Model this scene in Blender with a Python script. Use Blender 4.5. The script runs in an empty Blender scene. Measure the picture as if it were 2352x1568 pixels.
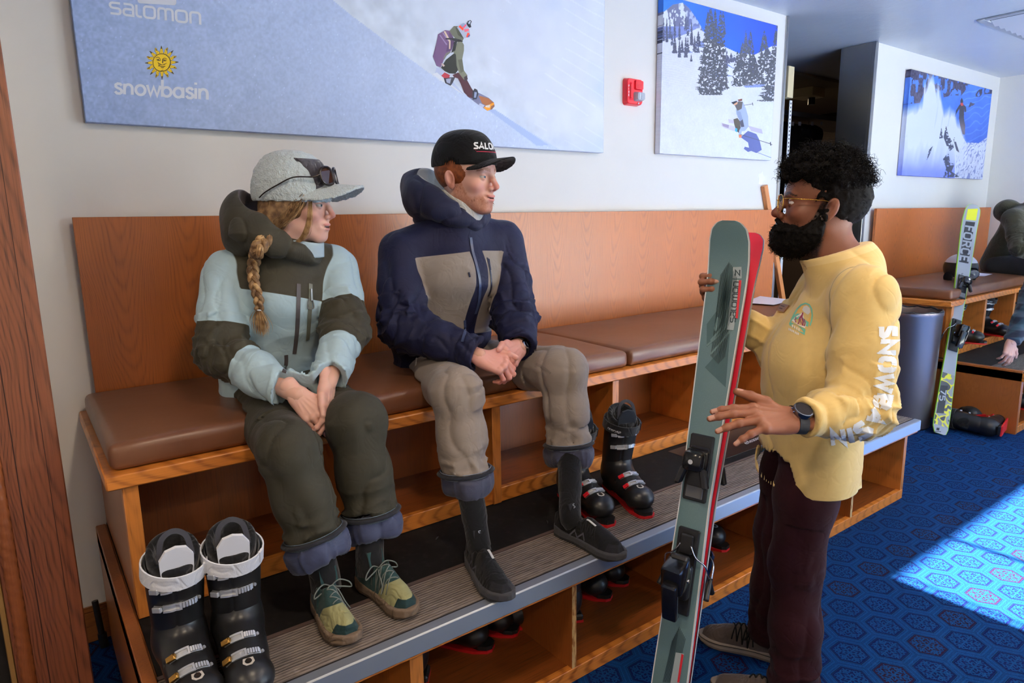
import bpy, bmesh, math, random
import numpy as np
from mathutils import Vector, Matrix
C = bpy.context.scene.collection
sc = bpy.context.scene
rng = random.Random(7)
nrng = np.random.default_rng(7)
PI = math.pi

# ------------------------------------------------------------------ camera
CAM_LOC = Vector((0.306, -2.738, 1.517))
FILL_W = 14.0
CAM_F = 1534.86                       # focal length in pixels of the 2352 x 1568 frame
FW = Vector((0.58467, 0.79031, -0.18323)); RT = Vector((0.80211, -0.59698, -0.01542)); UP = Vector((0.12158, 0.13796, 0.98295))
cd = bpy.data.cameras.new('camera'); cam = bpy.data.objects.new('camera', cd); C.objects.link(cam)
cd.sensor_width = 36.0; cd.lens = CAM_F/2352*36.0; cd.clip_start = 0.05
cam.matrix_world = Matrix(((RT.x, UP.x, -FW.x, CAM_LOC.x), (RT.y, UP.y, -FW.y, CAM_LOC.y), (RT.z, UP.z, -FW.z, CAM_LOC.z), (0, 0, 0, 1)))
sc.camera = cam

# ------------------------------------------------------------------ light: clear winter sky, low sun, exposure
sc.view_settings.view_transform = 'Standard'; sc.view_settings.look = 'None'
sc.view_settings.gamma = 1.0; sc.view_settings.use_curve_mapping = False
sc.view_settings.exposure = EXPO = 0.40
wd = bpy.data.worlds.new('world'); sc.world = wd; wd.use_nodes = True
wn = wd.node_tree.nodes; bg = wn['Background']
SUN_EL = math.radians(37.3)
sky = wn.new('ShaderNodeTexSky'); sky.sky_type = 'NISHITA'; sky.sun_disc = False
sky.sun_elevation = SUN_EL; sky.sun_rotation = PI; sky.altitude = 2000; sky.air_density = 1.0; sky.dust_density = 0.6
wd.node_tree.links.new(sky.outputs[0], bg.inputs[0]); bg.inputs[1].default_value = 0.42
sl = bpy.data.lights.new('sun', 'SUN'); sl.energy = 120.0; sl.angle = 0.012; sl.color = (1.0, 0.95, 0.88)
sun = bpy.data.objects.new('sun', sl); C.objects.link(sun)
sun.rotation_euler = (PI/2-SUN_EL, 0, 0)      # light travels towards +Y and down
sc.cycles.max_bounces = 9; sc.cycles.diffuse_bounces = 4; sc.cycles.glossy_bounces = 4; sc.cycles.transparent_max_bounces = 12
sc.cycles.caustics_reflective = False; sc.cycles.caustics_refractive = False
sc.cycles.sample_clamp_indirect = 6.0; sc.cycles.use_denoising = True

# ------------------------------------------------------------------ object helpers
def tag(o, label=None, cat=None, group=None, kind=None):
    if label: o['label'] = label
    if cat: o['category'] = cat
    if group: o['group'] = group
    if kind: o['kind'] = kind
    return o
def empty(name, loc=(0, 0, 0), rot=None, label=None, cat=None, group=None):
    o = bpy.data.objects.new(name, None); C.objects.link(o); o.empty_display_size = .05
    M = Matrix.Translation(Vector(loc))
    if rot is not None: M = M @ (rot if isinstance(rot, Matrix) else Matrix.Rotation(rot, 4, 'Z'))
    o.matrix_basis = M
    return tag(o, label, cat, group)
def copy_tree(o, parent=None):
    c = o.copy(); C.objects.link(c)
    if parent is not None: c.parent = parent
    for ch in list(o.children): copy_tree(ch, c)
    return c
def root_inv(parent):
    M = Matrix.Identity(4); p = parent
    while p is not None: M = p.matrix_basis @ M; p = p.parent
    return M.inverted()
def link_mesh(name, me, m, parent=None, smooth=True, label=None):
    o = bpy.data.objects.new(name, me); C.objects.link(o)
    if m is not None:
        for k in (m if isinstance(m, (list, tuple)) else [m]): me.materials.append(k)
    if parent is not None: o.parent = parent
    if len(me.polygons) == 0: print('EMPTY', name); return o
    if smooth is True: me.shade_smooth()
    elif smooth: me.shade_smooth(); me.set_sharp_from_angle(angle=math.radians(smooth))
    if label: o['label'] = label
    return o
def frame(d, upv=(0, 0, 1)):
    """orthonormal (x, y, z) with z along d and y close to upv"""
    z = Vector(d).normalized(); u = Vector(upv)
    if abs(z.dot(u.normalized())) > .98: u = Vector((1, 0, 0)) if abs(z.x) < .9 else Vector((0, 1, 0))
    x = u.cross(z).normalized(); y = z.cross(x)
    return x, y, z
class MB:
    """collects simple shapes, build() links them as ONE mesh object"""
    def __init__(s): s.v = []; s.f = []; s.mi = []; s.cm = 0; s.T = None
    def add(s, vs, fs):
        n = len(s.v)
        if s.T is not None: vs = [s.T @ Vector(p) for p in vs]
        s.v += [tuple(p) for p in vs]; s.f += [tuple(i+n for i in f) for f in fs]; s.mi += [s.cm]*len(fs); return s
    def box(s, x0, x1, y0, y1, z0, z1, b=0.0):
        if b <= 0:
            v = [(x, y, z) for z in (z0, z1) for y in (y0, y1) for x in (x0, x1)]
            return s.add(v, [(0, 2, 3, 1), (4, 5, 7, 6), (0, 1, 5, 4), (2, 6, 7, 3), (0, 4, 6, 2), (1, 3, 7, 5)])
        bm = bmesh.new(); bmesh.ops.create_cube(bm, size=1)
        for q in bm.verts: q.co = Vector((x0+(q.co.x+.5)*(x1-x0), y0+(q.co.y+.5)*(y1-y0), z0+(q.co.z+.5)*(z1-z0)))
        bmesh.ops.bevel(bm, geom=bm.edges[:], offset=b, segments=2 if b > .006 else 1, affect='EDGES', profile=.5)
        bm.verts.index_update(); r = s.add([q.co for q in bm.verts], [[q.index for q in f.verts] for f in bm.faces]); bm.free(); return r
    def obox(s, c, x, y, z, b=0.0):
        """oriented box: centre c, half-axis vectors x y z"""
        old = s.T; M = Matrix((Vector(x), Vector(y), Vector(z))).transposed().to_4x4(); M.translation = Vector(c)
        s.T = M if old is None else old @ M
        if b > 0:
            lx, ly, lz = Vector(x).length, Vector(y).length, Vector(z).length
            M2 = Matrix((Vector(x)/lx, Vector(y)/ly, Vector(z)/lz)).transposed().to_4x4(); M2.translation = Vector(c)
            s.T = M2 if old is None else old @ M2
            s.box(-lx, lx, -ly, ly, -lz, lz, b)
        else: s.box(-1, 1, -1, 1, -1, 1)
        s.T = old; return s
    def tube(s, path, r, n=10, cap=True, flat=1.0, upv=(0, 0, 1), closed=False):
        P = [Vector(p) for p in path]; m = len(P)
        R = r if hasattr(r, '__len__') else [r]*m
        vs = []; fs = []; prev = None
        for i, p in enumerate(P):
            a = P[(i-1) % m] if closed else P[max(i-1, 0)]; b = P[(i+1) % m] if closed else P[min(i+1, m-1)]
            d = (b-a)
            if d.length < 1e-9: d = Vector((0, 0, 1))
            if prev is None: x, y, z = frame(d, upv)
            else:
                z = d.normalized(); x = (prev-z*prev.dot(z))
                x = x.normalized() if x.length > 1e-6 else frame(d, upv)[0]; y = z.cross(x)
            prev = x
            for k in range(n):
                t = 2*PI*k/n; vs.append(p+x*(R[i]*math.cos(t))+y*(R[i]*flat*math.sin(t)))
        for i in range(m if closed else m-1):
            for k in range(n):
                a = i*n+k; b = i*n+(k+1) % n; c2 = ((i+1) % m)*n+(k+1) % n; d2 = ((i+1) % m)*n+k; fs.append((a, b, c2, d2))
        if cap and not closed: fs.append(tuple(range(n-1, -1, -1))); fs.append(tuple((m-1)*n+k for k in range(n)))
        return s.add(vs, fs)
    def ribbon(s, path, w, t, upv=(0, 0, 1), closed=False):
        """band along path: width w along the side axis, thickness t; upv = face normal, one vector or one per point"""
        P = [Vector(p) for p in path]; m = len(P); vs = []; fs = []
        if m < 2: return s
        for i, p in enumerate(P):
            a = P[(i-1) % m] if closed else P[max(i-1, 0)]; b = P[(i+1) % m] if closed else P[min(i+1, m-1)]
            d = (b-a).normalized(); n = Vector(upv[i] if hasattr(upv[0], '__len__') else upv); n = (n-d*n.dot(d)).normalized(); sd = d.cross(n)
            ww = w[i] if hasattr(w, '__len__') else w
            for q in ((-1, -1), (1, -1), (1, 1), (-1, 1)): vs.append(p+sd*(ww/2*q[0])+n*(t/2*q[1]))
        for i in range(m if closed else m-1):
            for k in range(4): j = (i+1) % m; fs.append((i*4+k, i*4+(k+1) % 4, j*4+(k+1) % 4, j*4+k))
        if not closed: fs += [(3, 2, 1, 0), ((m-1)*4, (m-1)*4+1, (m-1)*4+2, (m-1)*4+3)]
        return s.add(vs, fs)
    def lathe(s, prof, n=24, base=(0, 0, 0), ax=(0, 0, 1), sx=1.0, sy=1.0):
        x, y, z = frame(ax, (0, 1, 0)); B = Vector(base); vs = []; fs = []; m = len(prof)
        for r, h in prof:
            for k in range(n): t = 2*PI*k/n; vs.append(B+x*(r*sx*math.cos(t))+y*(r*sy*math.sin(t))+z*h)
        for i in range(m-1):
            for k in range(n): fs.append((i*n+k, i*n+(k+1) % n, (i+1)*n+(k+1) % n, (i+1)*n+k))
        fs.append(tuple(range(n-1, -1, -1))); fs.append(tuple((m-1)*n+k for k in range(n)))
        return s.add(vs, fs)
    def prism(s, poly, o, x, y, z):
        """extrude a 2-D outline: o origin, x y in-plane axes, z extrusion vector"""
        o, x, y, z = Vector(o), Vector(x), Vector(y), Vector(z); n = len(poly)
        vs = [o+x*a+y*b for a, b in poly]+[o+x*a+y*b+z for a, b in poly]
        fs = [tuple(range(n-1, -1, -1)), tuple(range(n, 2*n))]+[(i, (i+1) % n, n+(i+1) % n, n+i) for i in range(n)]
        return s.add(vs, fs)
    def ball(s, c, r, n=12, m=8, M=None):
        rr = r if hasattr(r, '__len__') else (r, r, r); c = Vector(c); vs = [c+(M @ Vector((0, 0, -rr[2])) if M else Vector((0, 0, -rr[2])))]; fs = []
        for i in range(1, m):
            a = -PI/2+PI*i/m
            for k in range(n):
                p = Vector((rr[0]*math.cos(a)*math.cos(2*PI*k/n), rr[1]*math.cos(a)*math.sin(2*PI*k/n), rr[2]*math.sin(a)))
                vs.append(c+(M @ p if M else p))
        p = Vector((0, 0, rr[2])); vs.append(c+(M @ p if M else p)); top = len(vs)-1
        for k in range(n): fs.append((0, 1+(k+1) % n, 1+k)); fs.append((top, top-n+k, top-n+(k+1) % n))
        for i in range(m-2):
            for k in range(n): a = 1+i*n; fs.append((a+k, a+(k+1) % n, a+n+(k+1) % n, a+n+k))
        return s.add(vs, fs)
    def build(s, name, m, parent=None, smooth=40, label=None, world=False):
        if not s.f: print('EMPTY', name); return None
        me = bpy.data.meshes.new(name); v = s.v
        if world and parent is not None:
            Mi = root_inv(parent); v = [tuple(Mi @ Vector(p)) for p in v]
        me.from_pydata(v, [], s.f)
        if any(s.mi): me.polygons.foreach_set('material_index', s.mi)
        me.update(); return link_mesh(name, me, m, parent, smooth, label)
def bez(pts, n=8):
    """Catmull-Rom through pts"""
    P = [Vector(p) for p in pts]; out = []
    for i in range(len(P)-1):
        p0 = P[max(i-1, 0)]; p1 = P[i]; p2 = P[i+1]; p3 = P[min(i+2, len(P)-1)]
        for k in range(n):
            t = k/n; out.append(.5*((2*p1)+(p2-p0)*t+(2*p0-5*p1+4*p2-p3)*t*t+(3*p1-p0-3*p2+p3)*t**3))
    out.append(P[-1]); return out
def at_y(px, py, Y):
    d = FW+RT*((px-1176)/CAM_F)-UP*((py-784)/CAM_F); return CAM_LOC+d*((Y-CAM_LOC.y)/d.y)
def at_z(px, py, Z):
    d = FW+RT*((px-1176)/CAM_F)-UP*((py-784)/CAM_F); return CAM_LOC+d*((Z-CAM_LOC.z)/d.z)
def at_d(px, py, D): return CAM_LOC+(FW+RT*((px-1176)/CAM_F)-UP*((py-784)/CAM_F))*D
def srgb(r, g, b):
    f = lambda c: (c/12.92 if c <= .04045 else ((c+.055)/1.055)**2.4); return (f(r/255), f(g/255), f(b/255), 1.0)

# ------------------------------------------------------------------ node expression helper
class X:
    """float socket with arithmetic that builds Math nodes"""
    def __init__(s, nt, k): s.nt = nt; s.k = k
    def m(s, op, b=None, c=None):
        n = s.nt.nodes.new('ShaderNodeMath'); n.operation = op
        for i, q in enumerate((s, b, c)):
            if q is None: continue
            if isinstance(q, X): s.nt.links.new(q.k, n.inputs[i])
            else: n.inputs[i].default_value = q
        return X(s.nt, n.outputs[0])
    def const(s, v): n = s.nt.nodes.new('ShaderNodeValue'); n.outputs[0].default_value = v; return X(s.nt, n.outputs[0])
    def __add__(s, o): return s.m('ADD', o)
    __radd__ = __add__
    def __sub__(s, o): return s.m('SUBTRACT', o)
    def __rsub__(s, o): return s.const(o).m('SUBTRACT', s)
    def __mul__(s, o): return s.m('MULTIPLY', o)
    __rmul__ = __mul__
    def __truediv__(s, o): return s.m('DIVIDE', o)
    def __neg__(s): return s.m('MULTIPLY', -1.0)
    def abs(s): return s.m('ABSOLUTE')
    def sin(s): return s.m('SINE')
    def cos(s): return s.m('COSINE')
    def floor(s): return s.m('FLOOR')
    def fract(s): return s.m('FRACT')
    def mod(s, o): return s.m('FLOORED_MODULO', o)
    def sqrt(s): return s.m('SQRT')
    def pow(s, o): return s.m('POWER', o)
    def min(s, o): return s.m('MINIMUM', o)
    def max(s, o): return s.m('MAXIMUM', o)
    def gt(s, o): return s.m('GREATER_THAN', o)
    def lt(s, o): return s.m('LESS_THAN', o)
    def step(s, a, b):
        """smooth 0..1 ramp from a to b"""
        n = s.nt.nodes.new('ShaderNodeMapRange'); n.interpolation_type = 'SMOOTHSTEP'
        s.nt.links.new(s.k, n.inputs[0]); n.inputs[1].default_value = a; n.inputs[2].default_value = b; return X(s.nt, n.outputs[0])
class Mat:
    def __init__(s, name, rough=.5, metal=0.0, spec=.5, color=None, coat=0.0, sheen=0.0):
        s.m = bpy.data.materials.new(name); s.m.use_nodes = True; s.nt = s.m.node_tree; s.b = s.nt.nodes['Principled BSDF']
        s.b.inputs['Roughness'].default_value = rough; s.b.inputs['Metallic'].default_value = metal; s.b.inputs['Specular IOR Level'].default_value = spec
        s.b.inputs['Coat Weight'].default_value = coat; s.b.inputs['Sheen Weight'].default_value = sheen
        if color is not None: s.b.inputs['Base Color'].default_value = color
    def n(s, t): return s.nt.nodes.new(t)
    def l(s, a, b): s.nt.links.new(a, b)
    def pos(s, kind='Object'):
        t = s.n('ShaderNodeTexCoord'); p = s.n('ShaderNodeSeparateXYZ'); s.l(t.outputs[kind], p.inputs[0]); return [X(s.nt, p.outputs[i]) for i in range(3)]
    def vec(s, x, y, z):
        c = s.n('ShaderNodeCombineXYZ')
        for i, q in enumerate((x, y, z)):
            if isinstance(q, X): s.l(q.k, c.inputs[i])
            else: c.inputs[i].default_value = q
        return c.outputs[0]
    def attr(s, name):
        a = s.n('ShaderNodeAttribute'); a.attribute_name = name; return a
    def af(s, name): return X(s.nt, s.attr(name).outputs['Fac'])
    def noise(s, v, scale, detail=3, rough=.5, dist=0.0, col=False):
        n = s.n('ShaderNodeTexNoise'); n.inputs['Scale'].default_value = scale; n.inputs['Detail'].default_value = detail
        n.inputs['Roughness'].default_value = rough; n.inputs['Distortion'].default_value = dist
        if v is not None: s.l(v, n.inputs['Vector'])
        return X(s.nt, n.outputs[0])
    def voro(s, v, scale, feature='F1', out=0):
        n = s.n('ShaderNodeTexVoronoi'); n.feature = feature; n.inputs['Scale'].default_value = scale
        if v is not None: s.l(v, n.inputs['Vector'])
        return X(s.nt, n.outputs[out])
    def ramp(s, f, stops):
        r = s.n('ShaderNodeValToRGB'); e = r.color_ramp.elements
        while len(e) < len(stops): e.new(.5)
        for q, (p, c) in zip(e, stops): q.position = p; q.color = c
        s.l(f.k, r.inputs[0]); return r.outputs[0]
    def mix(s, f, a, b):
        n = s.n('ShaderNodeMix'); n.data_type = 'RGBA'
        if isinstance(f, X): s.l(f.k, n.inputs[0])
        else: n.inputs[0].default_value = f
        for i, q in ((6, a), (7, b)):
            if isinstance(q, (tuple, list)): n.inputs[i].default_value = q
            else: s.l(q, n.inputs[i])
        return n.outputs[2]
    def col(s, c):
        if isinstance(c, (tuple, list)): s.b.inputs['Base Color'].default_value = c
        else: s.l(c, s.b.inputs['Base Color'])
        return s
    def rough(s, x): s.l(x.k, s.b.inputs['Roughness']); return s
    def bump(s, h, strength=.3, dist=.01):
        n = s.n('ShaderNodeBump'); n.inputs['Strength'].default_value = strength; n.inputs['Distance'].default_value = dist
        s.l(h.k, n.inputs['Height']); s.l(n.outputs[0], s.b.inputs['Normal']); return s
def flat(name, c, rough=.5, metal=0., spec=.5, coat=0., sheen=0.): return Mat(name, rough, metal, spec, c, coat, sheen).m
# ------------------------------------------------------------------ implicit surfaces (bodies and clothes)
V3 = lambda *a: np.array(a, float)
def nrm(v): v = np.asarray(v, float); return v/max(np.linalg.norm(v), 1e-9)
def smin(a, b, k):
    h = np.clip(.5+.5*(b-a)/k, 0, 1); return b+(a-b)*h-k*h*(1-h)
def smax(a, b, k): return -smin(-a, -b, k)
def cone(P, a, b, ra, rb=None):
    rb = ra if rb is None else rb; a = np.asarray(a, float); b = np.asarray(b, float); ab = b-a
    t = np.clip(((P-a) @ ab)/max(ab @ ab, 1e-12), 0, 1); return np.sqrt((((P-a)-t[:, None]*ab)**2).sum(1))-(ra+(rb-ra)*t)
def econe(P, a, b, ra, rb, s, q):
    """round cone widened q times along the unit axis s"""
    a = np.asarray(a, float); b = np.asarray(b, float); ab = b-a; t = np.clip(((P-a) @ ab)/max(ab @ ab, 1e-12), 0, 1)
    w = (P-a)-t[:, None]*ab; s = nrm(s); c = w @ s; w = w-s*(c*(1-1/q))[:, None]; return np.sqrt((w**2).sum(1))-(ra+(rb-ra)*t)
def ell(P, c, r, R=None):
    q = P-np.asarray(c, float)
    if R is not None: q = q @ np.asarray(R).T
    r = np.asarray(r, float); k0 = np.sqrt(((q/r)**2).sum(1)); k1 = np.sqrt(((q/r**2)**2).sum(1)); return k0*(k0-1)/np.maximum(k1, 1e-9)
def ball(P, c, r): return np.sqrt(((P-np.asarray(c, float))**2).sum(1))-r
def plane(P, o, n): return (P-np.asarray(o, float)) @ nrm(n)
def limb(P, pts, rs, k=.02):
    d = None
    for i in range(len(pts)-1):
        e = cone(P, pts[i], pts[i+1], rs[i], rs[i+1]); d = e if d is None else smin(d, e, k)
    return d
def seg(P, a, b):
    a = np.asarray(a, float); b = np.asarray(b, float); ab = b-a; t = ((P-a) @ ab)/(ab @ ab); tc = np.clip(t, 0, 1); return np.sqrt((((P-a)-tc[:, None]*ab)**2).sum(1)), t
_T3 = np.random.default_rng(11).random((64, 64, 64))
def n3(P, f, seed=0):
    q = P*np.asarray(f, float)+seed*7.31; i = np.floor(q).astype(int); w = q-i; w = w*w*(3-2*w); o = 0
    for dx in (0, 1):
        for dy in (0, 1):
            for dz in (0, 1):
                o = o+_T3[(i[:, 0]+dx) & 63, (i[:, 1]+dy) & 63, (i[:, 2]+dz) & 63]*(w[:, 0] if dx else 1-w[:, 0])*(w[:, 1] if dy else 1-w[:, 1])*(w[:, 2] if dz else 1-w[:, 2])
    return o
def ridge(P, f, seed=0, p=2.0): return (1-np.abs(2*n3(P, f, seed)-1))**p
def along(P, ax, s):
    """stretch space along ax by s, so noise runs across that axis"""
    ax = nrm(ax); return P+((P @ ax)*(s-1))[:, None]*ax
def crease(P, a, b, depth, w):
    """valley along the segment a-b"""
    e, t = seg(P, a, b); fade = np.clip(np.minimum(t+.15, 1.15-t)*4, 0, 1); return depth*np.exp(-(e/w)**2)*fade
def surf(fn, lo, hi, h, name='s', lip=1.25):
    """surface nets on a sparse grid -> vertices, quads (numpy)"""
    lo = np.asarray(lo, float); n = np.ceil((np.asarray(hi, float)-lo)/(4*h)).astype(int)
    g = np.stack(np.meshgrid(*[np.arange(k) for k in n], indexing='ij'), -1).reshape(-1, 3)
    dc = fn(lo+(g+.5)*4*h)
    act = np.abs(dc) < 4*h*.87*lip+.004
    D = np.repeat(np.repeat(np.repeat(np.where(dc > 0, 1., -1.).reshape(n).astype(np.float32), 4, 0), 4, 1), 4, 2); D = np.pad(D, ((0, 1), (0, 1), (0, 1)), mode='edge')
    mk = np.zeros(D.shape, bool); A = act.reshape(n)
    up = np.repeat(np.repeat(np.repeat(A, 4, 0), 4, 1), 4, 2)
    s = up.shape
    for dx in (0, 1):
        for dy in (0, 1):
            for dz in (0, 1): mk[dx:dx+s[0], dy:dy+s[1], dz:dz+s[2]] |= up
    idx = np.argwhere(mk); D[mk] = fn(lo+idx*h)
    D[0], D[-1], D[:, 0], D[:, -1], D[:, :, 0], D[:, :, -1] = [1]*6
    I = D < 0
    cn = sum(I[dx:I.shape[0]-1+dx, dy:I.shape[1]-1+dy, dz:I.shape[2]-1+dz].astype(np.int8) for dx in (0, 1) for dy in (0, 1) for dz in (0, 1))
    cells = np.argwhere((cn > 0) & (cn < 8)); vid = -np.ones(cn.shape, np.int32); vid[tuple(cells.T)] = np.arange(len(cells))
    acc = np.zeros((len(cells), 3)); cnt = np.zeros(len(cells)); cor = [(a, b, c) for a in (0, 1) for b in (0, 1) for c in (0, 1)]
    val = {c: D[cells[:, 0]+c[0], cells[:, 1]+c[1], cells[:, 2]+c[2]] for c in cor}
    for c in cor:
        for ax in range(3):
            if c[ax]: continue
            e = list(c); e[ax] = 1; a, b = val[c], val[tuple(e)]; m = (a < 0) != (b < 0); t = a[m]/(a[m]-b[m]); p = np.tile(np.array(c, float), (m.sum(), 1)); p[:, ax] += t
            acc[m] += p; cnt[m] += 1
    V = lo+(cells+acc/np.maximum(cnt, 1)[:, None])*h
    Q = []
    for ax in range(3):
        b, c = (ax+1) % 3, (ax+2) % 3; sl0 = [slice(None)]*3; sl1 = [slice(None)]*3; sl0[ax] = slice(0, -1); sl1[ax] = slice(1, None)
        E = I[tuple(sl0)] != I[tuple(sl1)]; e = np.argwhere(E); e = e[(e[:, b] > 0) & (e[:, c] > 0) & (e[:, b] < I.shape[b]-1) & (e[:, c] < I.shape[c]-1)]
        def v(ob, oc): q = e.copy(); q[:, b] += ob; q[:, c] += oc; return vid[tuple(q.T)]
        q = np.stack([v(-1, -1), v(0, -1), v(0, 0), v(-1, 0)], 1); ins = I[tuple(e.T)]; q[~ins] = q[~ins][:, ::-1]; Q.append(q)
    Q = np.concatenate(Q); Q = Q[(Q >= 0).all(1)]
    # one smoothing step towards the true surface
    ep = h*.5; d0 = fn(V); G = np.stack([fn(V+np.eye(3)[i]*ep)-fn(V-np.eye(3)[i]*ep) for i in range(3)], 1)/(2*ep); g2 = (G**2).sum(1)
    V = V-G*np.clip(d0/np.maximum(g2, .3), -h*.6, h*.6)[:, None]
    return V, Q
def raw_mesh(name, V, Q, attrs=None, colors=None):
    me = bpy.data.meshes.new(name); me.vertices.add(len(V)); me.vertices.foreach_set('co', np.asarray(V, np.float32).ravel())
    k = Q.shape[1]; me.loops.add(Q.size); me.loops.foreach_set('vertex_index', Q.astype(np.int32).ravel()); me.polygons.add(len(Q)); me.polygons.foreach_set('loop_start', np.arange(0, Q.size, k)); me.update(calc_edges=True)
    for n, a in (attrs or {}).items(): at = me.attributes.new(n, 'FLOAT', 'POINT'); at.data.foreach_set('value', np.asarray(a, np.float32))
    for n, a in (colors or {}).items(): ca = me.color_attributes.new(n, 'FLOAT_COLOR', 'POINT'); ca.data.foreach_set('color', np.concatenate([a, np.ones((len(a), 1))], 1).astype(np.float32).ravel())
    return me
def xf(V, parent):
    M = np.array(root_inv(parent)) if parent is not None else np.eye(4); return V @ M[:3, :3].T+M[:3, 3]
def sdf_part(name, fn, lo, hi, h, m, parent, attrs=None, colors=None, label=None, lip=1.25):
    """attrs / colors: functions of the world vertices"""
    V, Q = surf(fn, lo, hi, h, name, lip)
    me = raw_mesh(name, xf(V, parent), Q, {k: f(V) for k, f in (attrs or {}).items()}, {k: f(V) for k, f in (colors or {}).items()})
    return link_mesh(name, me, m, parent, True, label)
class Fr:
    """local frame: x = subject's left, y = forward, z = up"""
    def __init__(s, o, f, u): s.o = np.asarray(o, float); s.y = nrm(f); u = np.asarray(u, float); s.z = nrm(u-s.y*(u @ s.y)); s.x = np.cross(s.z, s.y); s.R = np.stack([s.x, s.y, s.z])
    def loc(s, P): return (np.asarray(P, float)-s.o) @ s.R.T
    def w(s, x, y, z): return s.o+x*s.x+y*s.y+z*s.z
    def vec(s, x, y, z): return x*s.x+y*s.y+z*s.z
def head_sdf(L, p):
    """L: points in the head frame (origin between the ears at eye height). p: face proportions"""
    S = np.abs(L[:, 0]); M = np.stack([S, L[:, 1], L[:, 2]], 1); w = p.get('w', 1.0); jw = p.get('jaw', 1.0)
    d = ell(L, (0, -.012, .034), (.075*w, .097, .090))
    d = smin(d, ell(L, (0, .040, .034), (.060*w, .053, .060)), .03)
    d = smin(d, ell(L, (0, .034, -.048), (.054*w, .055, .068)), .03)
    d = smin(d, cone(M, (.048*jw, -.004, -.058), (.014*jw, .066, -.103), .021, .017), .025)
    d = smin(d, ell(L, (0, .076, -.103), (.021*jw, .017, .016)), .02)
    d = smin(d, ell(M, (.042*w, .058, -.030), (.022, .022, .019)), .025)
    d = smin(d, cone(M, (.0, .087, .013), (.036, .079, .016), .0105, .010), .016)
    # sockets, lids
    d = smax(d, -ell(M, (.031, .101, -.004), (.0195, .017, .0115)), .012)
    eo = (.0315, .0775, -.004); ey = ball(M, eo, .0132)
    op = p.get('eye', .0042); lid = np.minimum(smax(ey, -plane(M, (.0315, .088, -.004+op*.55), (0, .25, 1)), .0015), smax(ey, plane(M, (.0315, .088, -.004-op*.75), (0, -.15, 1)), .0015))
    d = smin(d, lid, .003)
    # nose
    nl = p.get('nose', 1.0)
    d = smin(d, limb(L, [(0, .090, .010), (0, .100+.002*nl, -.012), (0, .106+.008*nl, -.034)], [.0072, .0080, .0098*p.get('tip', 1)], .006), .010)
    d = smin(d, ball(M, (.0115, .1005, -.0405), .0078*p.get('tip', 1)), .008)
    d = smin(d, cone(L, (0, .104, -.043), (0, .094, -.050), .006, .006), .008)
    d = smax(d, -ell(M, (.0062, .106, -.0475), (.0032, .0055, .0045)), .004)
    # mouth
    mo = p.get('mouth', 0.0); sm = p.get('smile', 0.0)
    d = smin(d, ell(L, (0, .078, -.071), (.029, .021, .024)), .015)
    zc = sm*(S/.025)**2
    Lm = np.stack([L[:, 0], L[:, 1], L[:, 2]-zc], 1)
    d = smin(d, ell(Lm, (0, .0945, -.0655+mo*.3), (.0225, .0085, .0052)), .005)
    d = smin(d, ell(Lm, (0, .0925-mo*.3, -.0765-mo), (.0195, .0092, .0063)), .005)
    d = smax(d, -ell(Lm, (0, .102, -.0710-mo*.4), (.0235, .0125, .0012+mo*.75)), .0022)
    d = smax(d, -ell(M, (.0265, .092, -.070+sm), (.004, .006, .004)), .006)
    # cheek crease of a smile
    if sm: d = d+crease(M, (.020, .094, -.046), (.034, .078, -.072), .0022*sm/.004, .005)
    # ears
    ex = .0735*w; er = np.array([[.94, .22, 0], [-.22, .94, .22], [.02, -.22, .97]])
    e = ell(M, (ex+.008, -.012, -.012), (.0085, .0165, .0275), er); e = smin(e, ell(M, (ex+.006, -.005, -.036), (.0065, .008, .009)), .008)
    e = smax(e, -ell(M, (ex+.0165, -.006, -.010), (.0075, .0095, .0165), er), .003); e = smax(e, -ell(M, (ex+.0185, -.013, .006), (.006, .006, .010)), .004)
    d = smin(d, e, .006)
    return d
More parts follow.
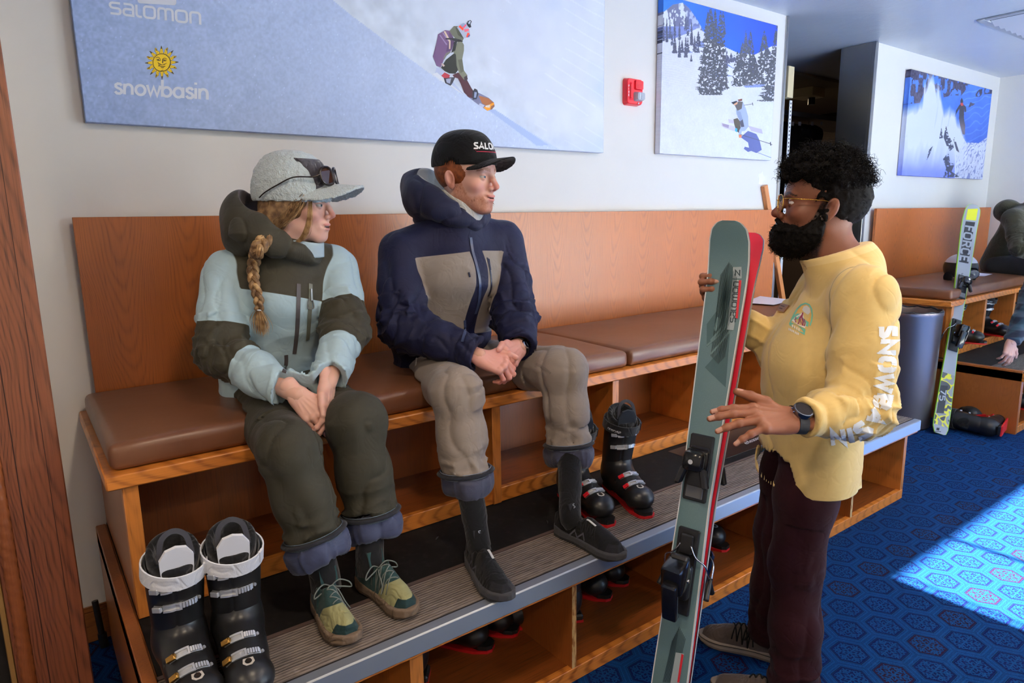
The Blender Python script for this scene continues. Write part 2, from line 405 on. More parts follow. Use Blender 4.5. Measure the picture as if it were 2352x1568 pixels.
def head_col(L, p):
    """skin colour (linear) in the head frame"""
    S = np.abs(L[:, 0]); M = np.stack([S, L[:, 1], L[:, 2]], 1); sk = lin1(p['skin']); c = np.tile(sk, (len(L), 1))
    def mixin(mask, col, k=1.0):
        nonlocal c; m = np.clip(mask, 0, 1)[:, None]*k; c = c*(1-m)+lin1(col)*m
    g = lambda d, r: np.clip(1-d/r, 0, 1)
    fr = L[:, 1] > .02
    mixin(g(ell(M, (.042, .066, -.036), (.018, .02, .014)), .022)*fr, p['blush'], .3)
    mixin(g(ell(L, (0, .112, -.034), (.012, .012, .010)), .012)*fr, p['blush'], .55)
    mixin(g(ell(M, (.080, -.01, -.012), (.012, .02, .03)), .01), p['blush'], .4)
    mo = p.get('mouth', 0.0); sm = p.get('smile', 0.0); zc = sm*(S/.025)**2; Lm = np.stack([L[:, 0], L[:, 1], L[:, 2]-zc], 1)
    lip = np.minimum(ell(Lm, (0, .0945, -.0655+mo*.3), (.0225, .0105, .0054)), ell(Lm, (0, .0925-mo*.3, -.0765-mo), (.0195, .0105, .0064)))
    mixin((lip < .0008)*1.0, p['lip'], .7)
    mixin((ell(Lm, (0, .098, -.0710-mo*.4), (.021, .012, .0014+mo*.8)) < .0006)*1.0, (70, 24, 24), .9)
    if mo > .0015: mixin(((ell(Lm, (0, .094, -.0695-mo*.1), (.015, .010, .0022)) < .0008)&(np.abs(L[:, 2]+.0695) < .003))*1.0, (225, 215, 205), .7)
    if 'brow' in p:
        bz = L[:, 2]-(.0165+.004*np.sin(np.clip((S-.012)/.042, 0, 1)*2.4)-.006*np.clip((S-.04)/.015, 0, 1)); bw = .0052*np.clip(1.2-(S-.012)/.05, .35, 1)
        mixin(((np.abs(bz) < bw)&(S > .011)&(S < .053)&(L[:, 1] > .04))*np.clip(.75+.5*n3(L, 900), 0, 1), p['brow'], p.get('browk', .8))
    if 'lash' in p: mixin(np.clip(1-np.abs(ell(M, (.0315, .088, -.0028), (.0142, .012, .0042)))/.0014, 0, 1)*(L[:, 2] > -.005), p['lash'], .8)
    if 'beard' in p:
        b = beard_mask(L, p)*np.clip(.45+1.1*n3(L, 700, 3), 0, 1); mixin(b, p['beard'], p.get('beardk', .5))
    return c
def beard_mask(L, p=None):
    S = np.abs(L[:, 0]); z = L[:, 2]; y = L[:, 1]
    upper = np.interp(y, [-.02, .012, .024, .040, .055, .08, .12], [.02, .012, -.030, -.055, -.062, -.056, -.050])
    m = np.clip((upper-z)/.014, 0, 1)*np.clip((y+.012)/.012, 0, 1)
    lipz = np.clip(1-np.abs(z+.0712)/.014, 0, 1)*np.clip((.029-S)/.006, 0, 1)*(y > .07); m = m*(1-np.clip(lipz*1.6, 0, 1))
    return m
def lin1(c): c = np.asarray(c, float)/255; return np.where(c <= .04045, c/12.92, ((c+.055)/1.055)**2.4)
def skin_mat(name, rough=.48, sss=.12):
    M = Mat(name, rough, spec=.4); M.l(M.attr('skin').outputs['Color'], M.b.inputs['Base Color'])
    x, y, z = M.pos(); M.bump(M.noise(M.vec(x, y, z), 260, 4, .6)+M.voro(M.vec(x, y, z), 700)*.4, .10, .002)
    M.b.inputs['Subsurface Weight'].default_value = sss; M.b.inputs['Subsurface Radius'].default_value = (.012, .004, .002); M.b.inputs['Subsurface Scale'].default_value = .5
    return M.m
SKIN = skin_mat('skin')
FING = [((.027, .086, .000), (.044, .026, .020), .0090), ((.0085, .091, .003), (.049, .030, .021), .0093), ((-.0105, .087, .001), (.045, .028, .021), .0088), ((-.028, .077, -.004), (.035, .021, .018), .0078)]
class Hand:
    """five-fingered hand. frame: y wrist->knuckles, z back of the hand, x towards the thumb (mirror with side=-1)"""
    def __init__(s, wrist, fwd, back, side=1, curl=((20, 30, 20),)*4, spread=(6, 1, -4, -10), thumb=((.050, .048, -.016), (.066, .078, -.024), (.072, .104, -.030)), k=1.0):
        s.side = side; y = nrm(fwd); b = np.asarray(back, float); z = nrm(b-y*(b @ y)); x = np.cross(z, y)*side; s.R = np.stack([x, y, z]); s.o = np.asarray(wrist, float); s.k = k; s.ch = []; s.nail = []
        for (base, ln, r), cu, sp in zip(FING, curl, spread):
            p = np.array(base); pts = [p]; a = 0; d0 = np.array([math.sin(math.radians(sp)), math.cos(math.radians(sp)), 0])
            for L_, c in zip(ln, cu): a += math.radians(c); d = d0*math.cos(a)+np.array([0, 0, -math.sin(a)]); p = p+d*L_; pts.append(p)
            s.ch.append((pts, [r*1.12, r*1.0, r*.90, r*.74])); dz = np.array([0, 0, math.cos(a)])+d0*math.sin(a); s.nail.append((pts[3]*.78+pts[2]*.22+dz*r*.70, d, dz, r))
        t = [np.array(q, float) for q in thumb]; s.ch.append(([np.array((.016, .018, -.006))]+t, [.0150, .0125, .0112, .0088])); d = nrm(t[2]-t[1]); dz = nrm(np.array((.6, 0, .8))-d*(np.array((.6, 0, .8)) @ d)); s.nail.append((t[2]*.8+t[1]*.2+dz*.0078, d, dz, .0095))
    def W(s, q): return s.o+(np.asarray(q)*s.k) @ s.R
    def sdf(s, P):
        L = ((P-s.o) @ s.R.T)/s.k; d = None
        for (b, ln, r) in FING:
            e = econe(L, (b[0]*.55, .004, -.002), (b[0], b[1]-.004, b[2]-.003), .0135, .0118, (1, 0, 0), 1.15); d = e if d is None else smin(d, e, .010)
        d = smin(d, econe(L, (0, -.05, -.002), (0, .006, -.002), .0200, .0185, (1, 0, 0), 1.38), .02)
        d = smin(d, ell(L, (.022, .035, -.012), (.014, .028, .012)), .012); d = smin(d, ell(L, (-.022, .034, -.012), (.011, .03, .010)), .012)
        for i, (pts, rs) in enumerate(s.ch):
            f = None
            for a in range(len(pts)-1):
                e = cone(L, pts[a], pts[a+1], rs[a], rs[a+1]); f = e if f is None else smin(f, e, .0035)
            for a in range(1, len(pts)-1): f = smin(f, ball(L, pts[a], rs[a]*1.03), .004)
            d = smin(d, f, .006 if i < 4 else .010)
        for (b, ln, r) in FING: d = smin(d, ball(L, (b[0], b[1], b[2]+.002), .0098), .008); d = d-crease(L, (b[0]*.4, .01, .012), (b[0]*.95, b[1]-.012, .0125), .0011, .0035)
        for c, dd, dz, r in s.nail: q = L-c; d = np.where((np.abs(q @ dz) < .004)&(np.abs(q @ dd) < .007), d+.0005*np.exp(-((np.sqrt(((q-np.outer(q @ dz, dz))**2).sum(1))-r*.72)/.0010)**2), d)
        return d*s.k
    def col(s, P, c, skin, palm, nailc, dark):
        L = ((P-s.o) @ s.R.T)/s.k; near = (L[:, 1] > -.05)&(np.abs(L).max(1) < .22)
        pm = np.clip((-L[:, 2]-.006)/.012, 0, 1)*np.clip(1-(L[:, 1]-.09)/.04, .3, 1)*.7; m = (near*pm)[:, None]; c = c*(1-m)+lin1(palm)*m
        for pts, rs in s.ch:
            for a in (1, 2):
                if a < len(pts)-1: m = (np.clip(1-(np.sqrt(((L-pts[a]-np.array([0, 0, rs[a]*.8]))**2).sum(1)))/.010, 0, 1)*near*.5)[:, None]; c = c*(1-m)+lin1(dark)*m
        for cc, dd, dz, r in s.nail:
            q = L-cc; u = q @ dd; v = q @ np.cross(dd, dz); h = q @ dz; m = ((np.abs(v) < r*.72)&(u > -.0065)&(u < .0072)&(h > -r*.55)&(h < .006))[:, None]*.8; c = np.where(m > 0, c*(1-m)+lin1(nailc)*m, c)
        return c
def box_of(pts, pad): p = np.array(pts, float); return p.min(0)-pad, p.max(0)+pad
def join_geo(parts):
    V = []; Q = []; C_ = []; n = 0
    for v, q, c in parts: V.append(v); Q.append(q+n); C_.append(c); n += len(v)
    return np.concatenate(V), np.concatenate(Q), np.concatenate(C_)
def body_object(name, base, parts, label):
    V, Q, c = join_geo(parts); o = link_mesh(name, raw_mesh('body', V-np.asarray(base), Q, None, {'skin': c}), SKIN); o.location = base
    return tag(o, label, 'person')
def eyes(parent, fr, gaze, iris, k=1.0):
    """two eyeballs looking along gaze (world)"""
    W_ = flat('eye_white', srgb(206, 196, 188), .2)
    for sx in (-1, 1):
        c = fr.w(sx*.0315*k, .0775*k, -.004*k); m = MB(); g = Vector(nrm(gaze)); m.ball(c, .0127*k, 20, 14)
        e = m.build('eye', W_, parent, True, world=True)
        x, y, z = frame(g); q = MB(); q.lathe([(.0, .0129*k), (.0030*k, .0127*k), (.0058*k, .0118*k), (.0060*k, .0112*k)], 18, c, g); q.build('iris', flat('iris', srgb(*iris), .2), e, True, world=True)
        q = MB(); q.lathe([(.0, .01315*k), (.0024*k, .01300*k), (.0026*k, .0125*k)], 14, c, g); q.build('pupil', flat('pupil', (.004, .004, .004, 1), .1), e, True, world=True)
def strands(name, roots, m, parent, r=.0006, sides=3, label=None):
    """hair: each strand a tapering 3-sided tube; roots = list of (n,3) arrays"""
    V = []; Q = []; n0 = 0
    for pts in roots:
        pts = np.asarray(pts); n = len(pts); d = np.gradient(pts, axis=0); d /= np.maximum(np.linalg.norm(d, axis=1, keepdims=True), 1e-9)
        a = np.cross(d, [0.31, .2, .93]); a /= np.maximum(np.linalg.norm(a, axis=1, keepdims=True), 1e-6); b = np.cross(d, a); tt = np.linspace(0, 1, n); rr = (r*(1-.75*tt**2))[:, None]
        for k in range(sides): t = 2*PI*k/sides; V.append(pts+a*rr*math.cos(t)+b*rr*math.sin(t))
        i = np.arange(n-1)
        for k in range(sides): A = n0+k*n; B = n0+((k+1) % sides)*n; Q.append(np.stack([A+i, B+i, B+i+1, A+i+1], 1))
        n0 += sides*n
    me = raw_mesh(name, xf(np.concatenate(V), parent), np.concatenate(Q)); return link_mesh(name, me, m, parent, True, label)
def hair_mat(name, c1, c2, rough=.42):
    M = Mat(name, rough, spec=.35 if rough < .6 else .12); x, y, z = M.pos(); M.col(M.mix(M.noise(M.vec(x, y, z), 55, 3).step(.35, .68), srgb(*c1), srgb(*c2))); return M.m
def proj_surf(fn, p, n=8):
    """walk a point onto the zero surface of fn"""
    p = np.asarray(p, float).reshape(-1, 3).copy(); e = .002
    for _ in range(n):
        d = fn(p); G = np.stack([fn(p+np.eye(3)[i]*e)-fn(p-np.eye(3)[i]*e) for i in range(3)], 1)/(2*e); p -= G*(d/np.maximum((G**2).sum(1), .2))[:, None]
    return p, G/np.maximum(np.linalg.norm(G, axis=1, keepdims=True), 1e-6)
def ray_surf(fn, o, d, n=60):
    """sphere-trace from o along d (arrays) to the surface"""
    p = np.asarray(o, float).copy(); d = np.asarray(d, float)
    for _ in range(n): p = p+d*np.clip(fn(p)*.8, -.05, .2)[:, None]
    return p
def on_px(fn, pts, d0=1.0):
    """points of the surface seen at the picture positions pts (used to lay seams, zips and prints on a garment)"""
    d = np.array([np.array(at_d(x, y, 1.0))-np.array(CAM_LOC) for x, y in pts]); o = np.array(CAM_LOC)+d*d0; d = d/np.linalg.norm(d, axis=1, keepdims=True)
    p = ray_surf(fn, o, d); e = .003; G = np.stack([fn(p+np.eye(3)[i]*e)-fn(p-np.eye(3)[i]*e) for i in range(3)], 1); return p, G/np.maximum(np.linalg.norm(G, axis=1, keepdims=True), 1e-6)
def strip_on(fn, px, w, t, m, name, parent, n=6, d0=1.0, lift=.0008, label=None, closed=False):
    """flat tape lying on a garment along a picture-space polyline"""
    pp = [(q.x, q.y) for q in bez([(a, b, 0) for a, b in px], n)]; p, g = on_px(fn, pp, d0); ok = np.abs(fn(p)) < .004; p, g = p[ok], g[ok]; mb = MB(); mb.ribbon([Vector(q+gg*(lift+t/2)) for q, gg in zip(p, g)], w, t, [tuple(gg) for gg in g], closed)
    return mb.build(name, m, parent, 40, label, world=True)
def patch_on(fn, polys, m, name, parent, d0=1.0, lift=.0008, sub=0, label=None):
    """flat print whose outlines are given in picture space, laid on a garment surface"""
    mb = MB(); out = []
    for poly in polys:
        if sub:
            q = []
            for a, b in zip(poly, poly[1:]+poly[:1]): q += [(a[0]+(b[0]-a[0])*k/sub, a[1]+(b[1]-a[1])*k/sub) for k in range(sub)]
            poly = q
        out.append(poly)
    P_, G_ = on_px(fn, [v for q in out for v in q], d0); E_ = np.abs(fn(P_)); n = 0
    for i, poly in enumerate(out):
        p, g, e = P_[n:n+len(poly)], G_[n:n+len(poly)], E_[n:n+len(poly)]; n += len(poly)
        if e.max() > .004: continue
        mb.add([Vector(a+b*(lift+.00004*(i % 7))) for a, b in zip(p, g)], [tuple(range(len(p)))])
    return mb.build(name, m, parent, False, label, world=True)

def grid_print(fn, polys, m, name, parent, d0=1.0, lift=.001, step=1.2):
    """flat print on a creased garment: fine cells cut from the union of picture-space outlines, each laid on the cloth"""
    A_ = np.array([v for q in polys for v in q]); x0, y0 = A_.min(0)-step; x1, y1 = A_.max(0)+step
    xs = np.arange(x0, x1, step); ys = np.arange(y0, y1, step); X_, Y_ = np.meshgrid(xs, ys, indexing='ij'); cx, cy = X_[:-1, :-1]+step/2, Y_[:-1, :-1]+step/2; k = np.zeros(cx.shape, bool)
    for q in polys: k |= ip(cx, cy, q)
    i, j = np.nonzero(k); n = len(ys); Q = np.stack([i*n+j, (i+1)*n+j, (i+1)*n+j+1, i*n+j+1], 1); used, inv = np.unique(Q, return_inverse=True); inv = inv.reshape(Q.shape)
    P, G = on_px(fn, np.stack([X_.ravel()[used], Y_.ravel()[used]], 1), d0); ok = (np.abs(fn(P)) < .004)[inv].all(1)
    me = raw_mesh(name, xf(P+G*lift, parent), inv[ok]); return link_mesh(name, me, m, parent, True)
# ------------------------------------------------------------------ materials of the room
def wood(name, L='z', A='x', base=(170, 95, 42), dark=(110, 55, 20), w=.22, arch=2.6, freq=17., rough=.38, streak=.35, ringmix=.8, coat=.25):
    M = Mat(name, rough, coat=coat); M.b.inputs['Coat Roughness'].default_value = .25
    P = dict(zip('xyz', M.pos())); l, a = P[L], P[A]; d = P[[k for k in 'xyz' if k not in (L, A)][0]]
    wob = M.noise(M.vec(l*.9, a*1.5, d*3), 2.0, 2)
    aa = a/w+wob*.5; cid = aa.floor(); c = aa.fract()-.5
    jit = M.noise(M.vec(l*3, a*26, d*6), 1.0, 3)
    h = l-c*c*arch*(w/.22)+cid*.317+wob*.16+jit*.055
    s = (h*(freq*2*PI)).sin()*.5+.5
    s = s.pow(2.4)
    fine = M.noise(M.vec(l*5, a*190, d*190), 1.0, 3, .6).step(.42, .72)
    tone = M.noise(M.vec(l*.6, a*2.2, d*2), 1.3, 2)
    f = (s*ringmix*.62+fine*streak+(tone-.5)*.55).max(0).min(1)
    mid = tuple((x+y)/2 for x, y in zip(base, dark))
    M.col(M.ramp(f, [(0, srgb(*[min(255, x*1.07) for x in base])), (.35, srgb(*base)), (.7, srgb(*mid)), (1, srgb(*dark))]))
    M.bump(fine*-.6+s*-.4, .12, .002)
    return M.m
W_PANEL = wood('oak_veneer_upright', 'z', 'x', (160, 86, 30), (116, 56, 16), ringmix=.62, arch=3.4, freq=13)
W_PANEL_PLAIN = wood('oak_veneer_plain', 'z', 'x', (132, 70, 26), (92, 46, 16), ringmix=.12, streak=.5)  # cubby back panels, base darkened to carry the shade inside
W_SIDE = wood('oak_side_panel', 'z', 'y', (146, 82, 34), (100, 50, 18), ringmix=.3)
W_EDGE = wood('oak_edge_lumber', 'x', 'z', (196, 118, 46), (136, 70, 20), w=.10, arch=.9, freq=14, ringmix=.9)
W_POST = wood('oak_post_lumber', 'z', 'x', (190, 116, 50), (128, 66, 22), w=.05, arch=1.6, freq=9, ringmix=.6)
W_FLOOR = wood('oak_shelf_board', 'x', 'y', (120, 62, 22), (76, 36, 12), w=.3, arch=1.5, freq=6, ringmix=.25, streak=.7)  # dark stained boards, deepened further for the shade inside the cubbies
W_FRAME = wood('stained_frame_oak', 'z', 'x', (126, 73, 46), (82, 44, 27), w=.30, arch=5.5, freq=7, ringmix=.75, streak=.6)
W_BASE = wood('baseboard_oak', 'x', 'z', (146, 90, 46), (92, 52, 24), w=.12, arch=1.2, freq=8, ringmix=.7)
W_RAW = wood('raw_stick_wood', 'z', 'x', (176, 112, 62), (120, 72, 36), ringmix=.3, coat=0)
def plaster(name, c, bs, sc_=9., rough=.6):
    M = Mat(name, rough, spec=.3); x, y, z = M.pos()
    n = M.noise(M.vec(x, y, z), sc_, 5, .6, 1.2); n2 = M.noise(M.vec(x, y, z), 60, 3)
    M.col(M.mix(n.step(.35, .75)*.18, c, tuple(q*.93 for q in c[:3])+(1,)))
    M.bump(n+n2*.15, bs, .01); return M.m
WALL = plaster('cream_wall_paint', srgb(231, 229, 224), .07, 3.0)
CEIL = plaster('troweled_ceiling_plaster', srgb(214, 218, 222), .5, 4.5, .35)
STEEL = Mat('brushed_steel', .33, 1.0, color=srgb(172, 172, 172))
_x, _y, _z = STEEL.pos(); STEEL.bump(STEEL.noise(STEEL.vec(_x*220, _y*220, _z*3), 1, 2), .05, .002); STEEL = STEEL.m
ALU = flat('aluminium', srgb(176, 182, 190), .52, .85)
CHROME = flat('chrome', srgb(225, 226, 230), .12, 1.0)
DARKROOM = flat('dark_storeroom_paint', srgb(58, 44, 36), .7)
BLACK = flat('black_plastic', (.008, .008, .010, 1), .35)
BLACKMATT = flat('black_matt_fabric', (.010, .010, .011, 1), .85, spec=.2)
WHITEP = flat('white_plastic', srgb(226, 228, 232), .45)
RED = flat('red_plastic', srgb(186, 18, 28), .35)

def carpet():
    M = Mat('blue_snowflake_carpet', .92, spec=.12, sheen=.0)
    x, y, z = M.pos()
    HX, HY = .1272, .1467
    px, py = x-2.744, y+1.892
    def loc(ox, oy):
        u = (px+ox); v = (py+oy)
        return u.mod(2*HX)-HX, v.mod(HY)-HY/2, (v/HY).floor(), (u/(2*HX)).floor()
    u1, v1, r1, c1 = loc(HX, HY/2); u2, v2, r2, c2 = loc(0, 0)
    d1 = u1*u1+v1*v1; d2 = u2*u2+v2*v2; pick = d2.lt(d1)
    sel = lambda a, b: a+(b-a)*pick
    u, v, row, col = sel(u1, u2), sel(v1, v2), sel(r1, r2), sel(c1, c2)
    n = M.noise(M.vec(x, y, z), 260, 2); n_ = (n-.5)
    # hexagon distance, flat sides facing +-y
    au, av = u.abs(), v.abs()
    hd = av.max(au*.866+av*.5)
    # 6-fold fold of the cell for the snowflake
    ang = v.m('ARCTAN2', u); r = d1+(d2-d1)*pick; r = r.sqrt()
    fold = (ang+PI/6).mod(PI/3)-PI/6
    a = r*fold.cos(); b = (r*fold.sin()).abs()
    var = row.mod(3)
    wob = M.noise(M.vec(x, y, z), 120, 2)-.5
    br = (a-b*.62+wob*.006).mod(.0125)
    arm = b.lt(.0026)
    twig = br.lt(.0055)*b.lt((a*.55).min(.0225-(a-.036).abs()*.25))*a.gt(.006)
    fan = (a*.8+b*1.3+wob*.012).mod(.017).lt(.0075)*a.gt(.03)
    snow = arm.max(twig).max(fan)*hd.lt(.0475+wob*.008)
    maroon = (row-pick*2).mod(5).lt(.5)
    inner = hd.lt(.0535); line1 = (hd-.0555).abs().lt(.0012); line2 = (hd-.0505).abs().lt(.0009)
    stripe = ((hd-.0735).abs()*640).sin()*.5+.5
    cb = srgb(4, 64, 120); cb2 = srgb(3, 48, 98); deep = srgb(2, 12, 72); flake = srgb(4, 60, 110); maro = srgb(40, 6, 36); line = srgb(4, 12, 50); lnm = srgb(48, 12, 54)
    border = M.mix(stripe, cb, cb2)
    base = M.mix(maroon, deep, maro)
    cell = M.mix(snow, base, flake)
    c = M.mix(inner, border, cell)
    c = M.mix(line1, c, line); c = M.mix(line2*.8, c, M.mix(maroon, deep, lnm))
    c = M.mix((n_*.9+.25).max(0).min(.45), c, srgb(0, 10, 34))
    M.col(c); M.bump(n, .6, .004)
    return M.m
CARPET = carpet()

# ------------------------------------------------------------------ the room
XW, X2, X3, ZH, YF, XL0 = 4.667, 5.885, 8.474, 2.811, -4.72, -2.6
WX0, WX1, WZ0, WZ1 = 3.10, 8.05, .12, 2.47
def struct(name, mb, m, **k):
    o = mb.build(name, m, None, False, **k); o['kind'] = 'structure'; return o
struct('floor', MB().box(XL0-.2, 9.2, YF-.15, 4.2, -.1, 0), CARPET)
struct('ceiling', MB().box(XL0-.2, 9.2, YF-.15, 4.2, ZH, ZH+.1), CEIL)
wb = MB(); wb.box(XL0-.2, XW-.012, 0, .26, 0, ZH); wb.box(X2+.012, X3+.2, 0, .24, 0, ZH)
struct('wall_back', wb, WALL)
struct('wall_right', MB().box(X3, X3+.2, YF, 0, 0, ZH), WALL)
struct('wall_left', MB().box(XL0-.2, XL0, YF, 0, 0, ZH), WALL)
wf = MB(); wf.box(XL0-.2, WX0, YF-.15, YF, 0, ZH); wf.box(WX1, X3+.2, YF-.15, YF, 0, ZH); wf.box(WX0, WX1, YF-.15, YF, 0, WZ0); wf.box(WX0, WX1, YF-.15, YF, WZ1, ZH)
struct('wall_front', wf, WALL)
# store room behind the opening
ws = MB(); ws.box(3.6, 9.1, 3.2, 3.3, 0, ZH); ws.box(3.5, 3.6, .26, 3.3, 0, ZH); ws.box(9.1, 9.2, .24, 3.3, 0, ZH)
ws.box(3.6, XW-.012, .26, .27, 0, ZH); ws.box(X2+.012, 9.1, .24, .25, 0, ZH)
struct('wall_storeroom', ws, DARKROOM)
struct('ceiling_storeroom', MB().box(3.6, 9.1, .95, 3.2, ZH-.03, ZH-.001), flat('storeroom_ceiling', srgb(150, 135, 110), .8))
# windows in the front wall: frame, mullions, panes
WHITEF = flat('window_frame_paint', srgb(60, 62, 66), .4)
GL = bpy.data.materials.new('window_glass'); GL.use_nodes = True; nt = GL.node_tree; nt.nodes.clear()
_o = nt.nodes.new('ShaderNodeOutputMaterial'); _t = nt.nodes.new('ShaderNodeBsdfTransparent'); _g = nt.nodes.new('ShaderNodeBsdfGlossy'); _m = nt.nodes.new('ShaderNodeMixShader')
_t.inputs[0].default_value = (.94, .97, .97, 1); _g.inputs['Roughness'].default_value = .02; _m.inputs[0].default_value = .06
nt.links.new(_t.outputs[0], _m.inputs[1]); nt.links.new(_g.outputs[0], _m.inputs[2]); nt.links.new(_m.outputs[0], _o.inputs[0])
win = empty('window_1', (WX0, YF-.08, WZ0)); win['kind'] = 'structure'
f = MB(); y0, y1 = YF-.11, YF-.05
f.box(WX0, WX1, y0, y1, WZ0, WZ0+.04).box(WX0, WX1, y0, y1, WZ1-.02, WZ1).box(WX0, WX0+.02, y0, y1, WZ0, WZ1).box(WX1-.04, WX1, y0, y1, WZ0, WZ1)
f.build('window_frame', WHITEF, win, world=True)
mx = [3.69, 4.75, 5.81, 6.87]
for q in mx: MB().box(q-.014, q+.014, y0, y1, WZ0, WZ1).build('mullion', WHITEF, win, world=True)
for a, b in zip([WX0]+mx, mx+[WX1]): MB().box(a, b, YF-.082, YF-.078, WZ0, WZ1).build('pane', GL, win, False, world=True)
cab = MB(); cab.tube(bez([(3.165, YF-.03, 2.46), (3.15, YF-.03, 1.9), (3.19, YF-.03, 1.2), (3.16, YF-.03, .14)], 6), .009, 6)
tag(cab.build('blind_cord', WHITEF), 'thin dark cord hanging down beside the window edge', 'cord')
tag(MB().box(-30, 40, -60, YF-.16, -.5, -.12).build('snow_ground', flat('sunlit_snow', srgb(240, 243, 248), .8)), kind='structure')
# warm fill lamps added on the ceiling, out of frame, to brighten the left
FILLG = Mat('fill_diffuser', .5); FILLG.b.inputs['Emission Color'].default_value = (1, .86, .68, 1); FILLG.b.inputs['Emission Strength'].default_value = 3.0; FILLG = FILLG.m
for i, (lx, ly) in enumerate([(-1.2, -2.2), (.9, -2.3), (3.0, -2.3), (-1.2, -3.9), (.9, -3.9), (3.0, -3.9)]):
    t = empty('ceiling_fill', (lx, ly, ZH), label='round recessed ceiling light over the seating area', cat='ceiling light', group='recessed ceiling lights')
    MB().lathe([(.10, -.012), (.12, -.012), (.12, 0), (.10, 0)], 24).build('trim_ring', WHITEP, t)
    MB().lathe([(.0, -.006), (.10, -.006), (.10, 0)], 24).build('diffuser', FILLG, t)
    L = bpy.data.lights.new('fill_lamp', 'AREA'); L.shape = 'DISK'; L.size = .2; L.energy = FILL_W; L.color = (1.0, .80, .58)
    lo = bpy.data.objects.new('fill_lamp', L); C.objects.link(lo); lo.parent = t; lo.location = (0, 0, -.02)
# metal corner trims at the opening
tr = MB().box(XW-.012, XW+.012, -.012, .26, 0, ZH-.002, .003)
tag(tr.build('trim_1', STEEL), kind='structure')
MBt = MB().box(X2-.012, X2+.012, -.004, .26, 0, ZH-.002).box(X2-.016, X2+.03, -.016, .012, 0, ZH-.002, .003)
tag(MBt.build('trim_2', STEEL), kind='structure')
bbd = MB().box(XL0, .46, -.022, 0, 0, .115, .003).box(XL0, .46, -.016, 0, .115, .135, .004)
tag(bbd.build('baseboard_left', W_BASE), kind='structure')
# wall smudges: white filler patch over the leaning stick
pt = MB(); poly = [(.035*math.cos(t)*(1+.3*math.sin(3*t+1)), .045*math.sin(t)*(1+.25*math.cos(5*t))) for t in [2*PI*k/22 for k in range(22)]]
pt.prism(poly, (4.464, -.0008, 1.745), (1, 0, 0), (0, 0, 1), (0, .0007, 0))
tag(pt.build('filler_patch', flat('wall_filler', srgb(246, 248, 252), .8), None, False), 'irregular white filler patch on the wall above the leaning stick', 'wall patch')

# ------------------------------------------------------------------ benches
VINYL = Mat('brown_vinyl', .36, color=srgb(104, 68, 50), spec=.5); _x, _y, _z = VINYL.pos()
VINYL.col(VINYL.mix(VINYL.noise(VINYL.vec(_x, _y, _z), 6, 3).step(.4, .7)*.35, srgb(112, 71, 46), srgb(98, 60, 38)))
VINYL.bump(VINYL.noise(VINYL.vec(_x, _y, _z), 9, 3)+VINYL.voro(VINYL.vec(_x, _y, _z), 500)*.04, .12, .012); VINYL = VINYL.m
RUBBER = Mat('black_rubber_mat', .8, spec=.25); _x, _y, _z = RUBBER.pos(); RUBBER.col(RUBBER.mix(RUBBER.noise(RUBBER.vec(_x, _y, _z), 40, 4).step(.5, .8), srgb(20, 18, 17), srgb(34, 31, 29))); RUBBER = RUBBER.m
RIBM = Mat('worn_tread_rib', .5, spec=.4); _x, _y, _z = RIBM.pos(); RIBM.col(RIBM.mix(RIBM.noise(RIBM.vec(_x*3, _y*40, _z), 8, 3).step(.3, .8), srgb(152, 138, 128), srgb(108, 97, 90))); RIBM = RIBM.m
TREADB = flat('tread_base', srgb(34, 30, 32), .8)
def rnd_slab(x0, x1, y0, y1, z0, z1, r=.025, nx=40, ny=14, seed=0, puff=.012):
    """cushion: rounded box whose top is softly crowned"""
    bm = bmesh.new(); bmesh.ops.create_cube(bm, size=1)
    for q in bm.verts: q.co = Vector((x0+(q.co.x+.5)*(x1-x0), y0+(q.co.y+.5)*(y1-y0), z0+(q.co.z+.5)*(z1-z0)))
    bmesh.ops.bevel(bm, geom=bm.edges[:], offset=r, segments=4, affect='EDGES', profile=.55)
    for ax, a, b, n in ((Vector((1, 0, 0)), x0+r, x1-r, nx), (Vector((0, 1, 0)), y0+r, y1-r, ny)):
        for k in range(n+1):
            c = a+(b-a)*k/n; g = bm.verts[:]+bm.edges[:]+bm.faces[:]
            bmesh.ops.bisect_plane(bm, geom=g, plane_co=ax*c, plane_no=ax, dist=1e-5)
    rr = random.Random(seed); ph = [rr.uniform(0, 6) for _ in range(6)]
    for q in bm.verts:
        u = min(max((q.co.x-x0)/(x1-x0), 0), 1); v = min(max((q.co.y-y0)/(y1-y0), 0), 1); w = (q.co.z-z0)/(z1-z0)
        q.co.z += w*(puff*(4*u*(1-u))**.4*(4*v*(1-v))**.6+.003*math.sin(q.co.x*9+ph[0])*math.sin(v*5+ph[1]))
        q.co.y += (.004*math.sin(q.co.x*13+ph[2])+.002*math.sin(q.co.x*31+ph[3]))*w*(1-v)
    return bm
def bm_mesh(name, bm):
    me = bpy.data.meshes.new(name); bm.to_mesh(me); bm.free(); return me
